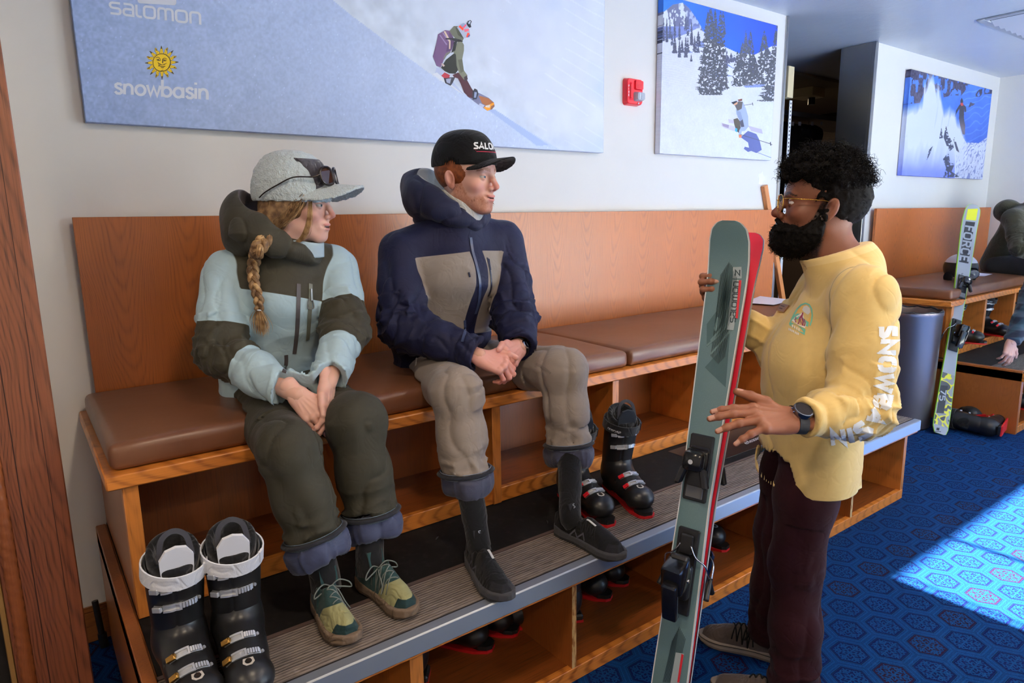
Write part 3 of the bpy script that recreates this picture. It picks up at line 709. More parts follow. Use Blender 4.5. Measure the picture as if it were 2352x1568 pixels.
def bench(x0, x1, bx0, bx1, divs, sdivs, sx0, sx1, cush, tt, seed=0, endclosed=True):
    # backboard on the wall
    bk = empty('bench_backboard', ((bx0+bx1)/2, -.05, 0), label=tt[0], cat='backboard')
    n = 3; ws_ = (bx1-bx0)/n
    MB().box(bx0, bx1, -.055, -.034, .872, 1.538, .0015).build('panel', W_PANEL, bk, world=True)
    for q in (bx0+.3, bx1-.44): MB().box(q, q+.04, -.034, -.0005, .95, 1.45).build('wall_batten', W_RAW, bk, world=True)
    b = empty('storage_bench', ((x0+x1)/2, -.4, .44), label=tt[1], cat='bench')
    MB().box(x0-.035, x1, -.79, -.002, .828, .868, .004).build('seat_board', W_EDGE, b, world=True)
    for i, d in enumerate(divs):
        m = MB().box(d, d+.038, -.772, -.735 if i in (0, len(divs)-1) else -.42, .4402, .828, .002); m.build('end_panel' if i in (0, len(divs)-1) else 'divider', W_POST if True else W_SIDE, b, world=True)
    m = MB().box(divs[0]+.001, divs[0]+.037, -.735, -.002, .4402, .828); m.build('side_panel', W_SIDE, b, world=True)
    if endclosed: MB().box(divs[-1]+.001, divs[-1]+.037, -.735, -.002, .4402, .828).build('side_panel', W_SIDE, b, world=True)
    for a, c in zip(divs[:-1], divs[1:]):
        MB().box(a+.038, c, -.765, -.742, .4402, .497, .002).build('bottom_rail', W_EDGE, b, world=True)
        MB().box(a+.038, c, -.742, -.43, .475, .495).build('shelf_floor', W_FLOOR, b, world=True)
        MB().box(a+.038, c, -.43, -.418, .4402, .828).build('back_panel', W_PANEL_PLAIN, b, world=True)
    s = empty('boot_step', ((sx0+sx1)/2, -.8, 0), label=tt[2], cat='step')
    MB().box(sx0, sx1, -1.30, -.002, .372, .4318, .002).build('step_top', W_EDGE, s, world=True)
    MB().box(sx0, sx1, -1.312, -1.276, .385, .4415, .004).build('metal_nosing', ALU, s, world=True)
    t = MB().box(sx0+.002, sx1-.002, -1.2765, -1.075, .4319, .437).build('tread_base', TREADB, s, world=True)
    r = MB()
    for k in range(18): yy = -1.268+k*.0105; wv = .0042 if k > 2 else .006; r.box(sx0+.002, sx1-.002, yy, yy+wv, .437, .4400)
    tag(r.build('tread_ribs', RIBM, s, False, world=True), kind='stuff')
    MB().box(sx0+.002, sx1-.002, -1.080, -1.066, .4319, .4402).build('tread_edge_strip', flat('brown_edge_strip', srgb(92, 76, 70), .5), s, world=True)
    MB().box(sx0+.035, sx1-.002, -1.066, -.005, .4319, .4385).build('rubber_mat', RUBBER, s, world=True)
    for i, (d, wd_) in enumerate(sdivs):
        o = MB().box(d, d+wd_, -1.2625 if wd_ < .03 else -1.263, -.75, .047, .372).build('end_panel' if i in (0, len(sdivs)-1) else 'step_divider', [W_POST, W_SIDE][wd_ < .03], s, world=True)
        if wd_ < .03: MB().box(d, d+wd_, -1.2645, -1.2625, .047, .372).build('chipped_edge', W_RAWEDGE, o, False, world=True)
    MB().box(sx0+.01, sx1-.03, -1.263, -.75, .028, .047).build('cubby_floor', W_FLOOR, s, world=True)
    MB().box(sx0+.01, sx1-.03, -1.266, -1.24, 0, .05, .002).build('bottom_rail', W_EDGE, s, world=True)
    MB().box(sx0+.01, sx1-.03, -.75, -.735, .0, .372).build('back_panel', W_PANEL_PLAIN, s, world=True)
    MB().box(sx0, sx0+.03, -1.27, -.03, .0, .4460, .002).build('side_board', W_SIDE, s, world=True)
    for i, (a, c, lab) in enumerate(cush):
        o = link_mesh('seat_cushion', bm_mesh('seat_cushion', rnd_slab(a, c, -.765, -.062, .8682, .942, seed=seed+i)), VINYL)
        tag(o, lab, 'cushion', 'brown bench cushions')
M_ = Mat('chipped_particle_board', .7); _x, _y, _z = M_.pos()
_c = M_.voro(M_.vec(_x*30, _y*30, _z*45), 1.0, 'F1', 1)
M_.col(M_.ramp(M_.noise(M_.vec(_x*2, _y*2, _z*.6), 40, 4), [(0, srgb(112, 72, 34)), (.42, srgb(150, 98, 46)), (.5, srgb(196, 158, 102)), (1, srgb(214, 178, 126))])); W_RAWEDGE = M_.m
bench(.463, 4.385, .482, 4.58, [.465, 1.07, 1.663, 2.29, 2.92, 3.55, 4.345], [(.47, .03), (1.036, .04), (1.622, .018), (2.245, .018), (2.87, .018), (3.43, .018), (3.96, .03)], .43, 4.015,
      [(.445, 2.395, 'long brown vinyl cushion the two seated people sit on'), (2.402, 4.37, 'brown vinyl cushion with nobody on it, behind the held skis')],
      ('long varnished oak backboard panel behind the two seated people', 'oak storage bench with boot cubbies under the seated people', 'oak boot step with ribbed black tread and metal nosing under their feet'))
bench(5.72, 8.44, 6.02, 8.46, [5.75, 6.38, 7.02, 7.66, 8.38], [(5.69, .03), (6.3, .02), (6.9, .02), (7.5, .02), (8.3, .03)], 5.655, 8.4,
      [(5.74, 8.40, 'brown vinyl cushion on the far bench beneath the powder picture')],
      ('oak backboard of the far bench below the powder picture', 'far oak storage bench behind the leaning grey ski', 'far boot step with ribbed tread behind the leaning grey ski'), seed=5)
# ------------------------------------------------------------------ prints on canvas
def ip(px, py, poly):
    """even-odd point in polygon for arrays"""
    r = np.zeros(px.shape, bool); n = len(poly); j = n-1
    for i in range(n):
        xi, yi = poly[i]; xj, yj = poly[j]
        if yi != yj: r ^= ((yi > py) != (yj > py)) & (px < (xj-xi)*(py-yi)/(yj-yi)+xi)
        j = i
    return r
def vnoise(x, y, seed=0):
    """value noise 0..1"""
    tab = np.random.default_rng(seed).random((256, 256)); xi = np.floor(x).astype(int); yi = np.floor(y).astype(int)
    fx = x-xi; fy = y-yi; fx = fx*fx*(3-2*fx); fy = fy*fy*(3-2*fy); a = lambda i, j: tab[(xi+i) % 256, (yi+j) % 256]
    return (a(0, 0)*(1-fx)+a(1, 0)*fx)*(1-fy)+(a(0, 1)*(1-fx)+a(1, 1)*fx)*fy
def fbm(x, y, o=4, seed=0): return sum(vnoise(x*2**k, y*2**k, seed+k)*.5**k for k in range(o))/sum(.5**k for k in range(o))
def lin(c): c = np.asarray(c, float)/255; return np.where(c <= .04045, c/12.92, ((c+.055)/1.055)**2.4)
PRINT = Mat('canvas_print', .62, spec=.25); PRINT.l(PRINT.attr('print').outputs['Color'], PRINT.b.inputs['Base Color'])
_x, _y, _z = PRINT.pos(); PRINT.bump((_x*2600).sin()*(_z*2600).sin(), .05, .001); PRINT = PRINT.m
CY = -.042
def proj_px(v):
    d = v-np.array(CAM_LOC); z = d @ np.array(FW); return 1176+CAM_F*(d @ np.array(RT))/z, 784-CAM_F*(d @ np.array(UP))/z
def canvas(x0, x1, z0, z1, nx, nz, paint, label):
    """stretched canvas: front grid and folded sides carry the print as vertex colours"""
    root = empty('canvas_picture', ((x0+x1)/2, CY, (z0+z1)/2), label=label, cat='picture', group='snow sport pictures on canvas')
    xs = np.concatenate([[x0, x0], np.linspace(x0, x1, nx), [x1, x1]]); zs = np.concatenate([[z0, z0], np.linspace(z0, z1, nz), [z1, z1]])
    yx = np.full(nx+4, CY); yx[[0, -1]] = -.004; yz = np.full(nz+4, CY); yz[[0, -1]] = -.004
    Xg, Zg = np.meshgrid(xs, zs, indexing='ij'); Yg = np.maximum(yx[:, None], yz[None, :])
    P = np.stack([Xg, Yg, Zg], -1).reshape(-1, 3); flatP = P.copy(); flatP[:, 1] = CY
    px, py = proj_px(flatP); col = lin(np.clip(paint(px, py, flatP[:, 0], flatP[:, 2]), 0, 255))
    n2 = nz+4; i, k = np.meshgrid(np.arange(nx+3), np.arange(nz+3), indexing='ij'); a = (i*n2+k).ravel()
    fs = np.stack([a, a+n2, a+n2+1, a+1], 1)
    P = P-np.array(root.matrix_basis.translation)
    me = bpy.data.meshes.new('canvas_print'); me.vertices.add(len(P)); me.vertices.foreach_set('co', P.ravel())
    me.loops.add(fs.size); me.loops.foreach_set('vertex_index', fs.ravel()); me.polygons.add(len(fs)); me.polygons.foreach_set('loop_start', np.arange(0, fs.size, 4)); me.update(calc_edges=True)
    ca = me.color_attributes.new('print', 'FLOAT_COLOR', 'POINT'); ca.data.foreach_set('color', np.concatenate([col, np.ones((len(col), 1))], 1).ravel())
    link_mesh('print', me, PRINT, root, False)
    MB().box(x0+.004, x1-.004, -.034, -.003, z0+.004, z1-.004).build('stretcher_frame', W_RAW, root, world=True)
    return root
_pm = {}
def pmat(c):
    c = tuple(c)
    if c not in _pm: _pm[c] = flat('print_ink', srgb(*c), .62, spec=.25)
    return _pm[c]
def decal(name, parent, items, Y=CY, o=0.0004, step=.00006, mapf=None):
    """flat print: items = (colour, outline in picture pixels); later ones lie on top"""
    mb = MB(); mats = []
    for n, (c, poly) in enumerate(items):
        m = pmat(c)
        if m not in mats: mats.append(m)
        mb.cm = mats.index(m); yy = Y-o-n*step
        pts = [mapf(x, y)+Vector((0, -n*step-o, 0)) if mapf else at_y(x, y, yy) for x, y in poly]
        mb.add(pts, [tuple(range(len(pts)))])
    return mb.build(name, mats, parent, False, world=True)
def stroke(pts, w, closed=False, cap=0):
    """outline polygons (one quad chain) of a 2-D polyline of width w; w may be a list"""
    P = [np.array(p, float) for p in pts]; L = []; R = []; n = len(P)
    for i in range(n):
        a = P[(i-1) % n] if closed else P[max(i-1, 0)]; b = P[(i+1) % n] if closed else P[min(i+1, n-1)]
        d0 = P[i]-a; d1 = b-P[i]
        d0 = d0/np.linalg.norm(d0) if np.linalg.norm(d0) > 1e-9 else None; d1 = d1/np.linalg.norm(d1) if np.linalg.norm(d1) > 1e-9 else None
        if d0 is None: d0 = d1
        if d1 is None: d1 = d0
        t = d0+d1; t = t/max(np.linalg.norm(t), 1e-6); k = 1/max(.5, float(t @ d0)); nn = np.array([-t[1], t[0]])*k
        ww = (w[i] if hasattr(w, '__len__') else w)/2
        L.append(tuple(P[i]+nn*ww)); R.append(tuple(P[i]-nn*ww))
    out = [[L[i], L[(i+1) % n], R[(i+1) % n], R[i]] for i in range(n if closed else n-1)]
    return out
def circ(cx, cy, rx, ry=None, n=20, a0=0, a1=2*PI): ry = rx if ry is None else ry; return [(cx+rx*math.cos(a0+(a1-a0)*k/n), cy+ry*math.sin(a0+(a1-a0)*k/n)) for k in range(n+(a1-a0 < 6.28))]
def rrect(x0, y0, x1, y1, r, n=5):
    out = []
    for cx, cy, a in ((x1-r, y0+r, -PI/2), (x1-r, y1-r, 0), (x0+r, y1-r, PI/2), (x0+r, y0+r, PI)): out += [(cx+r*math.cos(a+PI/2*k/n), cy+r*math.sin(a+PI/2*k/n)) for k in range(n+1)]
    return out
# stroke letters in the unit box (x right, y up), rounded square style; each letter = list of (points, closed)
def arcp(cx, cy, rx, ry, a0, a1, n=6): return [(cx+rx*math.cos(math.radians(a0+(a1-a0)*k/n)), cy+ry*math.sin(math.radians(a0+(a1-a0)*k/n))) for k in range(n+1)]
GLY = {
 's': (.86, [([(.82, .93)]+[(.26, .93)]+arcp(.24, .72, .2, .21, 90, 270, 5)+arcp(.64, .27, .2, .23, 90, -90, 5)+[(.06, .04)], False)]),
 'a': (.86, [([(.1, .95), (.6, .95)]+arcp(.6, .74, .22, .21, 90, 0, 4)+[(.82, .04), (.28, .04)]+arcp(.28, .29, .2, .25, 270, 90, 5)+[(.82, .54)], False)]),
 'l': (.5, [([(.1, 1.0), (.1, .26)]+arcp(.3, .26, .2, .22, 180, 270, 4)+[(.5, .04)], False)]),
 'o': (.95, [(arcp(.28, .28, .22, .24, 270, 180, 4)+arcp(.28, .72, .22, .23, 180, 90, 4)+arcp(.66, .72, .22, .23, 90, 0, 4)+arcp(.66, .28, .22, .24, 0, -90, 4), True)]),
 'm': (1.25, [([(.08, 0), (.08, .7)]+arcp(.27, .72, .19, .23, 180, 90, 4)+[(.46, .95)]+arcp(.46, .72, .17, .23, 90, 0, 4)+[(.63, 0)], False), ([(.63, .7)]+arcp(.82, .72, .19, .23, 180, 90, 4)+[(.98, .95)]+arcp(.98, .72, .19, .23, 90, 0, 4)+[(1.17, 0)], False)]),
 'n': (.92, [([(.08, 0), (.08, .7)]+arcp(.28, .72, .2, .23, 180, 90, 4)+[(.62, .95)]+arcp(.62, .72, .2, .23, 90, 0, 4)+[(.82, 0)], False)]),
 'S': (.8, [([(.72, .93), (.18, .93), (.08, .8), (.16, .6), (.62, .38), (.72, .2), (.62, .06), (.06, .06)], False)]),
 'A': (.9, [([(.04, 0), (.42, .95), (.8, 0)], False), ([(.18, .3), (.66, .3)], False)]),
 'L': (.66, [([(.1, 1), (.1, .06), (.62, .06)], False)]), 'O': (.95, [(arcp(.3, .3, .22, .24, 270, 180, 3)+arcp(.3, .7, .22, .24, 180, 90, 3)+arcp(.62, .7, .22, .24, 90, 0, 3)+arcp(.62, .3, .22, .24, 0, -90, 3), True)]),
 'M': (1.1, [([(.08, 0), (.08, .95), (.52, .25), (.96, .95), (.96, 0)], False)]), 'N': (.95, [([(.08, 0), (.08, .95), (.8, .05), (.8, 1)], False)]),
 'F': (.72, [([(.1, 0), (.1, .94), (.7, .94)], False), ([(.1, .52), (.6, .52)], False)]), 'I': (.3, [([(.12, 0), (.12, 1)], False)]),
 'R': (.84, [([(.1, 0), (.1, .94), (.58, .94), (.72, .82), (.72, .6), (.58, .48), (.1, .48)], False), ([(.44, .48), (.74, 0)], False)]),
 'C': (.84, [([(.76, .8), (.62, .94), (.24, .94), (.1, .8), (.1, .2), (.24, .06), (.62, .06), (.76, .2)], False)]),
 'E': (.74, [([(.7, .94), (.1, .94), (.1, .06), (.7, .06)], False), ([(.1, .5), (.6, .5)], False)]),
 'G': (.86, [([(.76, .8), (.62, .94), (.24, .94), (.1, .8), (.1, .2), (.24, .06), (.66, .06), (.76, .16), (.76, .46), (.46, .46)], False)]),
 'W': (1.15, [([(.04, 1), (.3, .05), (.56, .8), (.82, .05), (1.08, 1)], False)]), 'B': (.82, [([(.1, .04), (.1, .95), (.56, .95), (.68, .84), (.66, .6), (.5, .5), (.1, .5)], False), ([(.5, .5), (.72, .4), (.72, .16), (.58, .04), (.1, .04)], False)]),
 'K': (.84, [([(.1, 0), (.1, 1)], False), ([(.74, 1), (.14, .48), (.78, 0)], False)]), 'D': (.84, [([(.1, .05), (.1, .95), (.5, .95), (.72, .76), (.72, .24), (.5, .05)], True)]), 'P': (.8, [([(.1, 0), (.1, .94), (.58, .94), (.72, .82), (.72, .56), (.58, .42), (.1, .42)], False)]),
 'w': (1.1, [([(.0, 1), (.27, .05), (.53, .85), (.8, .05), (1.07, 1)], False)]), 'b': (.95, [([(.1, 1.55), (.1, 0)], False), (circ(.45, .47, .36, .42, 18), True)]), 'i': (.28, [([(.1, 0), (.1, .98)], False), ([(.1, 1.3), (.1, 1.5)], False)]),
 '0': (.8, [(circ(.4, .48, .3, .44, 14), True)]), '3': (.8, [([(.1, .94), (.6, .92), (.68, .74), (.36, .52), (.7, .36), (.66, .1), (.4, .04), (.08, .08)], False)]), '1': (.5, [([(.1, .75), (.32, .95), (.32, 0)], False)]), '2': (.8, [([(.1, .78), (.24, .94), (.58, .94), (.7, .8), (.68, .6), (.1, .06), (.74, .06)], False)]), '4': (.8, [([(.56, 0), (.56, .95), (.06, .3), (.76, .3)], False)]),
 '5': (.8, [([(.7, .94), (.14, .94), (.12, .55), (.55, .58), (.72, .42), (.7, .16), (.55, .05), (.08, .08)], False)]), '6': (.8, [([(.64, .94), (.3, .84), (.1, .5), (.12, .18), (.3, .05), (.58, .06), (.72, .24), (.6, .46), (.3, .5), (.12, .34)], False)]),
 '7': (.74, [([(.06, .94), (.7, .94), (.3, 0)], False)]), '8': (.8, [(circ(.4, .72, .26, .22, 12), True), (circ(.4, .27, .3, .23, 12), True)]), '9': (.8, [([(.16, .06), (.5, .16), (.7, .5), (.68, .82), (.5, .95), (.22, .94), (.08, .76), (.2, .54), (.5, .5), (.68, .66)], False)]), '.': (.3, [([(.1, 0), (.1, .16)], False)]), ':': (.3, [([(.12, .15), (.12, .3)], False), ([(.12, .65), (.12, .8)], False)]), ' ': (.4, []),
}
GLY2 = dict(GLY)   # geometric style for the round lower-case wordmark
GLY2.update({'s': (.72, [([(.62, .78), (.5, .93), (.3, .95), (.14, .84), (.14, .66), (.3, .54), (.5, .46), (.62, .32), (.6, .14), (.46, .04), (.24, .05), (.08, .22)], False)]), 'o': (.98, [(circ(.46, .48, .38, .44, 20), True)]), 'a': (.95, [(circ(.42, .47, .36, .43, 18), True), ([(.8, 0), (.8, .96)], False)]),
 'n': (.9, [([(.1, 0), (.1, .98)], False), ([(.1, .5)]+arcp(.42, .55, .31, .38, 170, 0, 8)+[(.73, 0)], False)])})
def text_polys(txt, w=.18, gl=GLY, gap=.12, italic=0.0):
    out = []; x = 0
    for ch in txt:
        adv, st = gl[ch]
        for pts, cl in st: out += [[(px+x+italic*py, py) for px, py in q] for q in stroke([(a, b) for a, b in pts], w, cl)]
        x += adv+gap
    return out, x-gap
def place_text(txt, O, U, V, w=.18, gl=GLY, gap=.12, italic=0.0):
    """fit text so that it fills the parallelogram O + U*(0..1) + V*(0..1), all 3-D"""
    ps, L = text_polys(txt, w, gl, gap, italic); O, U, V = Vector(O), Vector(U), Vector(V)
    return [[O+U*(a/L)+V*b for a, b in p] for p in ps]
def text_mesh(name, polys3, n, m, parent, th=.0003, label=None):
    mb = MB(); n = Vector(n).normalized()
    for i, p in enumerate(polys3): o = n*(th*(1+.08*(i % 5))); mb.add([q+o for q in p], [tuple(range(len(p)))])
    return mb.build(name, m, parent, False, label, world=True)
def S_logo(O, U, V):
    """rounded square with the S cut, in 3-D parallelogram; returns (square, strokes)"""
    O, U, V = Vector(O), Vector(U), Vector(V)
    sq = [O+U*a+V*b for a, b in rrect(0, 0, 1, 1, .14)]
    st = [[O+U*(.14+.72*a)+V*(.12+.76*b) for a, b in q] for q in text_polys('S', .2)[0]]
    return sq, st

def paint1(px, py, x, z):
    g = fbm(x*9, z*9, 4, 3)[:, None]; fine = (vnoise(x*170, z*170, 8)*.6+vnoise(x*90, z*90, 9)*.4)[:, None]
    ridge = lambda X_: np.interp(X_, [700, 800, 900, 1010, 1080, 1150, 1300, 1420], [-52, 30, 105, 185, 222, 262, 352, 420])
    near = py > ridge(px)
    t = np.clip((px-165)/900, 0, 1)[:, None]; d = np.clip((py-ridge(px))/220, 0, 1)[:, None]
    c_near = np.array([150, 172, 218])*(1-t)+np.array([196, 210, 238])*t+(fine-.5)*(34-20*t)+(g-.5)*14
    c_near = c_near+np.array([8, 8, 6])*(1-d)
    spark = (vnoise(x*260, z*260, 12) > .965)[:, None]; c_near = np.where(spark, c_near+26, c_near)
    t2 = np.clip((px-760)/640, 0, 1)[:, None]
    plume = np.clip(1-(px-py*1.0-880)/150, 0, 1)[:, None]*np.clip((px-py*1.0-640)/120, 0, 1)[:, None]
    c_far = np.array([228, 236, 246])+np.array([0, -2, 2])*t2+(g-.5)*10
    sh = (np.clip(fbm(x*2.2+z*2.5, z*3.2-x*1.0, 3, 21)-.47, 0, 1)*4)[:, None]*np.clip((px-1120)/150, 0, 1)[:, None]
    c_far = c_far*(1-.5*np.minimum(sh, 1))+np.array([188, 206, 238])*.5*np.minimum(sh, 1)
    streak = (np.abs(((py-px*.62)*.23+fbm(x*4, z*4, 2, 5)*4) % 7-3.5) < .35)[:, None]&(px > 1130)[:, None]&(fbm(x*5, z*5, 2, 40) > .48)[:, None]
    c_far = np.where(streak, c_far+7, c_far); c_far = c_far*(1-plume*.5)+np.array([214, 226, 241])*plume*.5+plume*(fbm(x*18, z*18, 3, 33)[:, None]-.5)*34
    lineshadow = ip(px, py, [(1118, 250), (1138, 252), (1262, 334), (1232, 334)])
    c = np.where(near[:, None], c_near, c_far); c = np.where(lineshadow[:, None], np.array([176, 196, 234]), c)
    return c
cv1 = canvas(.558, 2.933, 1.849, 2.74, 640, 200, paint1, 'very large canvas print of a snowboarder riding a powder slope')
SB = lambda L, s=6.532, ox=960, oy=30: [(ox+a/s, oy+b/s) for a, b in L]
decal('printed_snowboarder', cv1, [
 ((196, 206, 232), SB([(280, 815), (345, 825), (700, 1230), (250, 920)])),
 ((236, 240, 248), SB([(220, 915), (285, 890), (700, 1240), (640, 1200)])),
 ((120, 120, 150), SB([(730, 1240), (920, 1200), (1060, 1270), (1140, 1340), (1150, 1400), (1100, 1450), (1040, 1465), (900, 1370)])),
 ((150, 92, 58), SB([(910, 1240), (960, 1250), (1060, 1280), (1135, 1345), (1148, 1390), (1100, 1440), (960, 1350)])),
 ((232, 150, 44), SB([(985, 1415), (1135, 1340), (1150, 1385), (1085, 1450), (1040, 1466)])),
 ((236, 226, 214), SB([(1010, 1390), (1085, 1372), (1075, 1420), (1020, 1412)])), ((120, 76, 56), SB([(1085, 1440), (1100, 1395), (1146, 1370), (1148, 1400), (1110, 1445)])),
 ((196, 202, 226), SB([(930, 1350), (1000, 1385), (975, 1420), (910, 1380)])),
 ((40, 40, 52), SB([(385, 970), (560, 960), (520, 1050), (490, 1090), (410, 1050)])), ((170, 176, 200), SB([(420, 990), (500, 975), (480, 1060), (430, 1040)])),
 ((150, 42, 58), SB([(350, 940), (400, 890), (480, 930), (470, 970), (395, 975)])),
 ((66, 30, 42), SB([(520, 930), (600, 890), (735, 960), (740, 1010), (800, 1120), (840, 1180), (830, 1280), (760, 1260), (690, 1190), (640, 1060), (600, 980), (540, 960)])),
 ((40, 44, 58), SB([(820, 1180), (850, 1130), (890, 1150), (910, 1210), (880, 1290), (820, 1300)])), ((150, 160, 190), SB([(848, 1180), (885, 1190), (870, 1270), (840, 1270)])),
 ((36, 38, 36), SB([(345, 820), (420, 700), (560, 590), (600, 620), (600, 860), (560, 910), (470, 905), (400, 870)])),
 ((124, 126, 110), SB([(530, 590), (600, 420), (660, 420), (690, 480), (690, 560), (660, 720), (690, 860), (740, 930), (740, 1000), (690, 1000), (620, 910), (580, 790), (570, 620)])),
 ((92, 94, 80), SB([(600, 700), (665, 690), (690, 870), (640, 900)])), ((48, 40, 46), SB([(690, 960), (735, 935), (748, 990), (700, 1030)])),
 ((104, 106, 92), SB([(470, 270), (540, 195), (610, 195), (690, 370), (670, 420), (560, 380), (500, 320)])), ((66, 68, 58), SB([(560, 210), (610, 230), (680, 380), (600, 330)])),
 ((108, 80, 118), SB([(300, 320), (410, 255), (470, 265), (530, 360), (545, 420), (500, 560), (420, 620), (380, 720), (340, 815), (280, 790), (225, 650), (270, 480), (290, 390)])),
 ((78, 56, 88), SB([(470, 280), (530, 360), (545, 440), (500, 560), (420, 580), (460, 440)])), ((158, 138, 176), SB([(320, 330), (335, 325), (440, 470), (425, 480)])), ((158, 138, 176), SB([(365, 295), (378, 290), (465, 410), (455, 425)])),
 ((226, 202, 176), SB([(385, 275), (410, 270), (490, 420), (485, 540), (465, 540), (466, 430)])), ((120, 118, 110), SB([(380, 680), (420, 600), (490, 570), (490, 590), (430, 640), (395, 700)])), ((222, 200, 190), SB([(345, 760), (375, 755), (405, 790), (380, 805)])),
 ((30, 30, 36), SB([(415, 375), (550, 375), (640, 400), (680, 430), (560, 430), (510, 400), (415, 395)])), ((20, 22, 28), SB([(545, 430), (590, 420), (560, 560), (500, 600)])),
 ((190, 196, 214), SB([(585, 215), (640, 160), (700, 150), (770, 240), (780, 300), (730, 370), (690, 380), (640, 300)])), ((146, 156, 184), SB([(630, 180), (680, 148), (720, 165), (690, 215), (640, 210)])),
 ((238, 70, 44), SB([(608, 205), (632, 182), (690, 235), (675, 265)])), ((240, 76, 110), SB([(670, 215), (720, 165), (730, 180), (690, 225)])), ((238, 70, 44), SB([(725, 350), (745, 290), (780, 310), (760, 345), (735, 370)])), ((232, 108, 130), SB([(690, 240), (765, 235), (760, 270), (700, 285)])),
 ((96, 98, 150), SB([(740, 365), (765, 320), (785, 325), (770, 360)])), ((34, 36, 48), SB([(730, 155), (750, 118), (790, 105), (808, 125), (790, 165), (800, 210), (770, 220)])), ((190, 196, 214), SB([(752, 150), (770, 120), (795, 118), (785, 150), (765, 170)])),
])
LOGOW = (222, 228, 240)
def px_text(txt, p00, p10, p01, w, gl=GLY, gap=.12):
    ps, L = text_polys(txt, w, gl, gap)
    return [[(p00[0]+(p10[0]-p00[0])*a/L+(p01[0]-p00[0])*b, p00[1]+(p10[1]-p00[1])*a/L+(p01[1]-p00[1])*b) for a, b in p] for p in ps]
decal('printed_wordmark', cv1, [(LOGOW, p) for p in px_text('salomon', (252, 31), (463, 57), (251, 3), .19)]+[(LOGOW, [(x, y+(x-330)*.06) for x, y in rrect(316, -40, 405, 8, 6)])], step=0.000005)
decal('printed_resort_name', cv1, [(LOGOW, p) for p in px_text('snowbasin', (262, 215), (481, 229), (262, 190), .235, GLY2, .03)], step=0.000005)
def sun_face(cx=371.5, cy=143.6, s=1/10.45):
    Y_ = (238, 200, 44); K = (34, 34, 44); it = []; R0 = 205*s
    ang0 = -90-1.5
    for k in range(16):
        a = math.radians(ang0+k*22.5); wavy = k % 2 == 1; ln = (400 if not wavy else 385)*s; w = 44*s
        def P(r, o): return (cx+math.cos(a)*r-math.sin(a)*o, cy+math.sin(a)*r+math.cos(a)*o)
        if wavy:
            rs = [R0, R0+60*s, R0+110*s, R0+150*s, ln]; of = [0, 10*s, -8*s, 4*s, 0]; ws_ = [w*.95, w*.72, w*.62, w*.42, 1*s]
        else: rs = [R0, R0+(ln-R0)*.5, ln]; of = [0, 0, 0]; ws_ = [w, w*.55, 0]
        out = [P(r, o+q) for r, o, q in zip(rs, of, ws_)]+[P(r, o-q) for r, o, q in reversed(list(zip(rs, of, ws_)))]
        big = [P(r*1.0+3*s*(i > 0), o+q+6*s) for i, (r, o, q) in enumerate(zip(rs, of, ws_))]+[P(r, o-q-6*s) for r, o, q in reversed(list(zip(rs, of, ws_)))]
        it.append((K, big)); it.append((Y_, out)); tip = [P(ln, 0), P(ln-70*s, 15*s+of[-2]), P(ln-70*s, -15*s+of[-2])]; it.append((K, tip))
        it += [(K, q) for q in stroke([P(R0, 0), P(R0+60*s, of[min(1, len(of)-1)]*.6), P(ln-70*s, of[-2])], 5*s)]
    it.append((K, circ(cx, cy, 219*s, n=40))); it.append((Y_, circ(cx-2*s, cy, 203*s, n=40)))
    F = lambda L: [(cx+(a-650)*s, cy+(b-565)*s) for a, b in L]
    for L, w in (([(505, 455), (540, 436), (585, 445), (615, 480)], 13), ([(525, 497), (560, 478), (600, 490)], 9), ([(530, 500), (565, 515), (610, 515), (622, 490)], 15), ([(672, 490), (700, 462), (740, 462), (772, 485)], 13), ([(690, 510), (715, 495), (760, 512)], 9), ([(690, 520), (720, 530), (765, 520)], 10),
                 ([(680, 470), (676, 530), (672, 580)], 22), ([(555, 560), (580, 585), (590, 630), (570, 655)], 13), ([(765, 575), (735, 600), (700, 615)], 11), ([(600, 605), (640, 612), (660, 622), (700, 608), (720, 595)], 12), ([(580, 585), (620, 600), (630, 630)], 10), ([(585, 640), (620, 650), (660, 660), (700, 655), (735, 655)], 15), ([(630, 680), (665, 692), (705, 682)], 14), ([(625, 768), (660, 752), (690, 745)], 10), ([(840, 470), (862, 560), (840, 640), (800, 715)], 16)):
        it += [(K, q) for q in stroke(F(L), w*s)]
    it.append((K, F(circ(567, 500, 14)))); it.append((K, F(circ(722, 514, 14))))
    return it
decal('printed_sun_emblem', cv1, sun_face(), step=0.000008)

